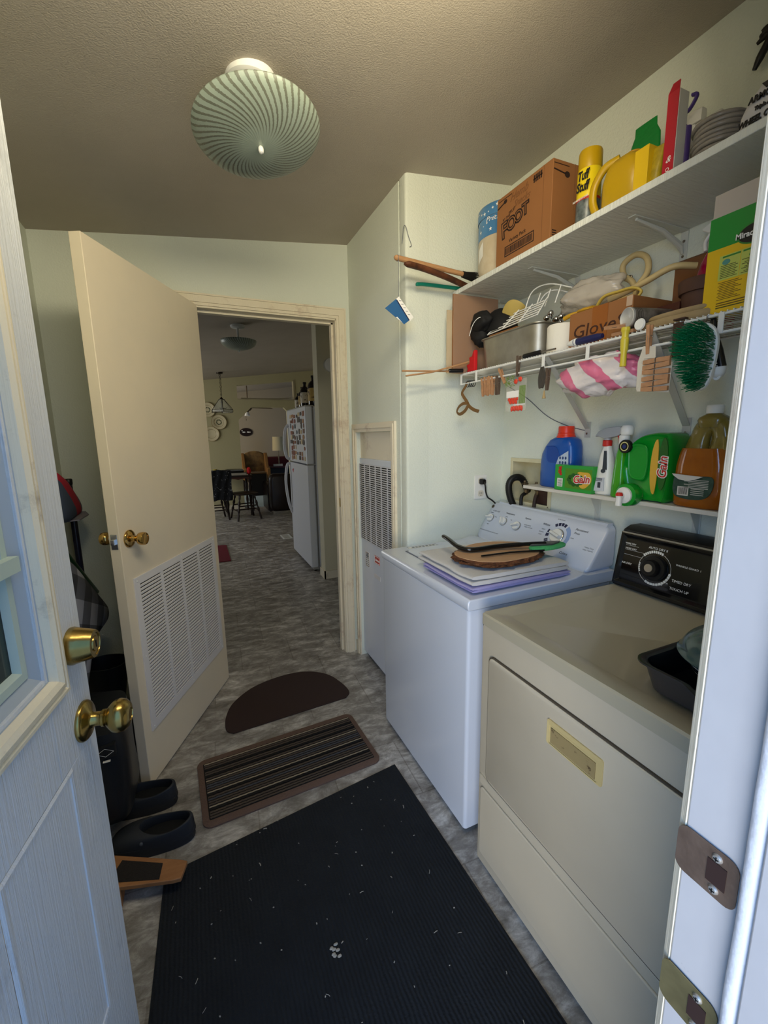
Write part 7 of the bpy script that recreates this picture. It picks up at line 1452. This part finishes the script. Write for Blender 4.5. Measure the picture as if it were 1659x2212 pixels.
# printer and papers, red bag on the table
t = thing('black_printer', 'black printer with silver edge on the dining table', 'printer', (.65, 8.14, .769))
mb = MB(); mb.loft([[(x, y, z) for x, y in rrect(.50 + i, .80 - i, 7.98 + i, 8.30 - i, .02, 3)] for z, i in ((.770, .004), (.775, 0), (.815, 0), (.828, .015))]); B('body', mb, BLACKG, t, smooth=40)
mb = MB(); mb.box(.505, .795, 7.977, 7.982, .812, .818); B('silver_edge', mb, CHROME, t)
mb = MB(); mb.box(.47, .86, 7.94, 8.32, .7285, .740); mb.box(.48, .83, 7.95, 8.30, .7405, .754); mb.box(.485, .82, 7.955, 8.30, .7545, .768); T('stacked_papers', mb, M('paper_white', '#a9a496', .8), 'stack of papers and trays under the black printer', 'papers')
mb = MB(); mb.blob((.885, 8.02, .795), (.035, .05, .066), .35, 2, 20, 14, seed=3); T('red_pouch', mb, M('bright_red_cloth', '#c4121a', .6), 'bright red pouch at the right end of the dining table', 'pouch', smooth=60)
# dark cabinet/desk right of table
t = thing('dark_low_cabinet', 'dark low cabinet behind the dining table at the passage', 'cabinet', (1.05, 8.35, 0))
mb = MB(); mb.box(.955, 1.25, 8.42, 8.74, .28, .70); B('body', mb, M('near_black_wood', '#0d0807', .5), t, bevel=.006)
for x in (.975, 1.23):
    for y in (8.44, 8.72): mb = MB(); mb.tube([(x, y, .285), (x, y, 0)], [.018, .012], 10); B('leg', mb, DKWOOD, t)
mb = MB(); mb.box(.95, 1.255, 8.415, 8.745, .70, .722); B('tan_top', mb, M('tan_top', '#6e5232', .5), t, bevel=.003)
# recliner
t = thing('leather_recliner', 'dark brown leather recliner seen past the refrigerator', 'armchair', (1.46, 8.1, 0))
LEA = M('dark_brown_leather', '#1d0d0a', .35, coat=.15, vary=('#0d0605', 6, .6))
mb = MB(); mb.loft([[(x, 7.72 + d, z) for x, z in rrect(1.18 + i, 1.62 - i, .06 + i, .74 - i, .10, 6)] for d, i in ((0, .05), (.015, .01), (.04, 0), (.10, 0), (.14, .03))]); B('backrest', mb, LEA, t, smooth=60)
mb = MB(); mb.loft([[(x, y, z) for x, z in rrect(1.23, 1.58, .08, .44, .05, 5)] for y in (7.85, 8.4)]); B('seat', mb, LEA, t, smooth=60)
for x0, x1 in ((1.16, 1.25), (1.56, 1.65)): mb = MB(); mb.loft([[(x, y, z) for x, z in rrect(x0, x1, .05, .56, .04, 5)] for y in (7.84, 8.42)]); B('armrest', mb, LEA, t, smooth=60)
mb = MB(); mb.box(1.24, 1.57, 7.80, 8.38, .0, .06); B('base', mb, CHROME, t)
# living room: wing chair, side table, lamp, sign, fan
t = thing('wing_armchair', 'tapestry wing chair in the living room', 'armchair', (1.42, 11.2, 0))
def tap():
    m = M('gold_tapestry', '#86683a', .85, vary=('#3d2a18', 5, .9), dirt=('#5f6a34', 7, .62)); return m
TP = tap(); TS = M('ochre_upholstery', '#7a5526', .85)
mb = MB(); bk = [(1.16, .42), (1.14, .95), (1.20, 1.00), (1.30, 1.035), (1.42, 1.045), (1.54, 1.03), (1.62, .99), (1.66, .93), (1.66, .42)]; mb.prism(bk, 11.32, 11.42, 'y'); B('backrest', mb, TP, t, bevel=.02)
for x0, x1 in ((1.08, 1.16), (1.64, 1.72)): mb = MB(); mb.prism([(11.0, .35), (11.42, .35), (11.42, .99), (11.30, 1.0), (11.18, .90), (11.10, .66), (10.85, .62), (10.85, .35)], x0, x1, 'x'); B('wing_arm', mb, TS, t, bevel=.015)
mb = MB(); mb.box(1.16, 1.64, 10.85, 11.32, .30, .50); B('seat', mb, TP, t, bevel=.03)
for x in (1.12, 1.68):
    for y in (10.9, 11.38): mb = MB(); mb.tube([(x, y, .36), (x, y, .006)], [.03, .018], 10); B('leg', mb, DKWOOD, t)
t = thing('side_table', 'dark red side table under the lamp in the living room', 'side table', (2.05, 11.4, 0))
mb = MB(); mb.box(1.78, 2.5, 11.25, 11.75, .60, .64); B('table_top', mb, M('dark_red_wood', '#3c0d0c', .4), t, bevel=.005)
mb = MB(); mb.box(1.80, 2.48, 11.5, 11.74, .02, .60); B('cabinet_body', mb, M('near_black_wood'), t)
mb = MB(); mb.box(1.72, 2.9, 11.80, 12.08, .02, .86); T('maroon_sofa_back', mb, M('maroon_fabric', '#4a1314', .9), 'maroon sofa back behind the lamp', 'sofa', bevel=.03)
t = thing('table_lamp', 'table lamp with tall cream drum shade in the living room', 'lamp', (2.03, 11.42, .645)); c = (2.035, 11.42, 0)
mb = MB(); mb.lathe([(.0001, .645), (.085, .645), (.085, .655), (.03, .67), (.014, .70), (.022, .76), (.012, .82), (.020, .90), (.010, .95), (.010, 1.10), (.0001, 1.10)], c, 20); B('lamp_base', mb, M('lamp_base_cream', '#8f8065', .4), t, smooth=50)
mb = MB(); mb.lathe([(.150, 1.04), (.130, 1.395), (.126, 1.395), (.146, 1.04), (.150, 1.04)], c, 32); B('lamp_shade', mb, M('linen_shade', '#c9bb94', .9), t, smooth=50)
mb = MB(); mb.box(1.86, 2.10, 11.26, 11.32, .641, .70); T('tissue_box', mb, M('paper_white'), 'pale box beside the living room lamp', 'box', bevel=.004)
t = thing('oval_wall_plaque', 'dark oval plaque with two white birds on the living room wall', 'plaque', (1.335, 12.09, 1.42)); 
mb = MB(); mb.prism([(1.335 + .165 * math.cos(q), 1.528 + .108 * math.sin(q)) for q in [i * PI / 18 for i in range(36)]], 12.07, 12.098, 'y'); B('plaque_board', mb, M('plaque_brown', '#1e0d0a', .4), t, bevel=.006)
mb = MB(); 
for s in (-1, 1): mb.blob((1.335 + s * .055, 12.066, 1.528), (.040, .004, .017), .3, 2, 12, 8, seed=s + 3); mb.blob((1.335 + s * .100, 12.066, 1.545 - .02 * s), (.018, .004, .012), .3, 2, 10, 8)
B('white_birds', mb, INKW, t, smooth=60)
t = thing('ceiling_fan', 'ceiling fan with light and thin blades in the living room', 'ceiling fan', (1.40, 10.6, 2.1))
zf = 2.03 + 4.4 * .125
mb = MB(); mb.cyl((1.25, 10.6, 2.10), (1.25, 10.6, zf), .012, n=12); mb.lathe([(.0001, 2.0), (.05, 2.0), (.09, 2.04), (.09, 2.10), (.03, 2.13)], (1.25, 10.6, 0), 24); mb.cyl((1.25, 10.6, 2.0), (1.225, 10.6, 1.96), .02, .03, n=12); B('motor_housing', mb, M('fan_brown', '#5b4a33', .5), t, smooth=40)
for k in range(5):
    a = .35 + k * 2 * PI / 5; X = Matrix.Translation((1.25, 10.6, 2.07)) @ RZ(a) @ RX(.2)
    mb = MB(); mb.box(.10, .62, -.055, .055, -.004, .004, 0, X); B('blade', mb, M('fan_blade', '#8a7a58', .6), t, bevel=.002)
mb = MB(); mb.lathe([(.03, 1.965), (.05, 1.93), (.065, 1.88), (.06, 1.88), (.045, 1.93), (.025, 1.96)], (1.225, 10.6, 0), 20); B('light_shade', mb, WHITEP, t, smooth=50)
mb = MB(); mb.tube([(1.195, 10.6, 1.95), (1.195, 10.6, 1.80)], .003, 5); mb.blob((1.195, 10.6, 1.79), (.008, .008, .012), .1, 2, 8, 6); B('pull_chain', mb, BRZ, t)
for o in list(bpy.data.objects):
    if '_b' in o: del o['_b']
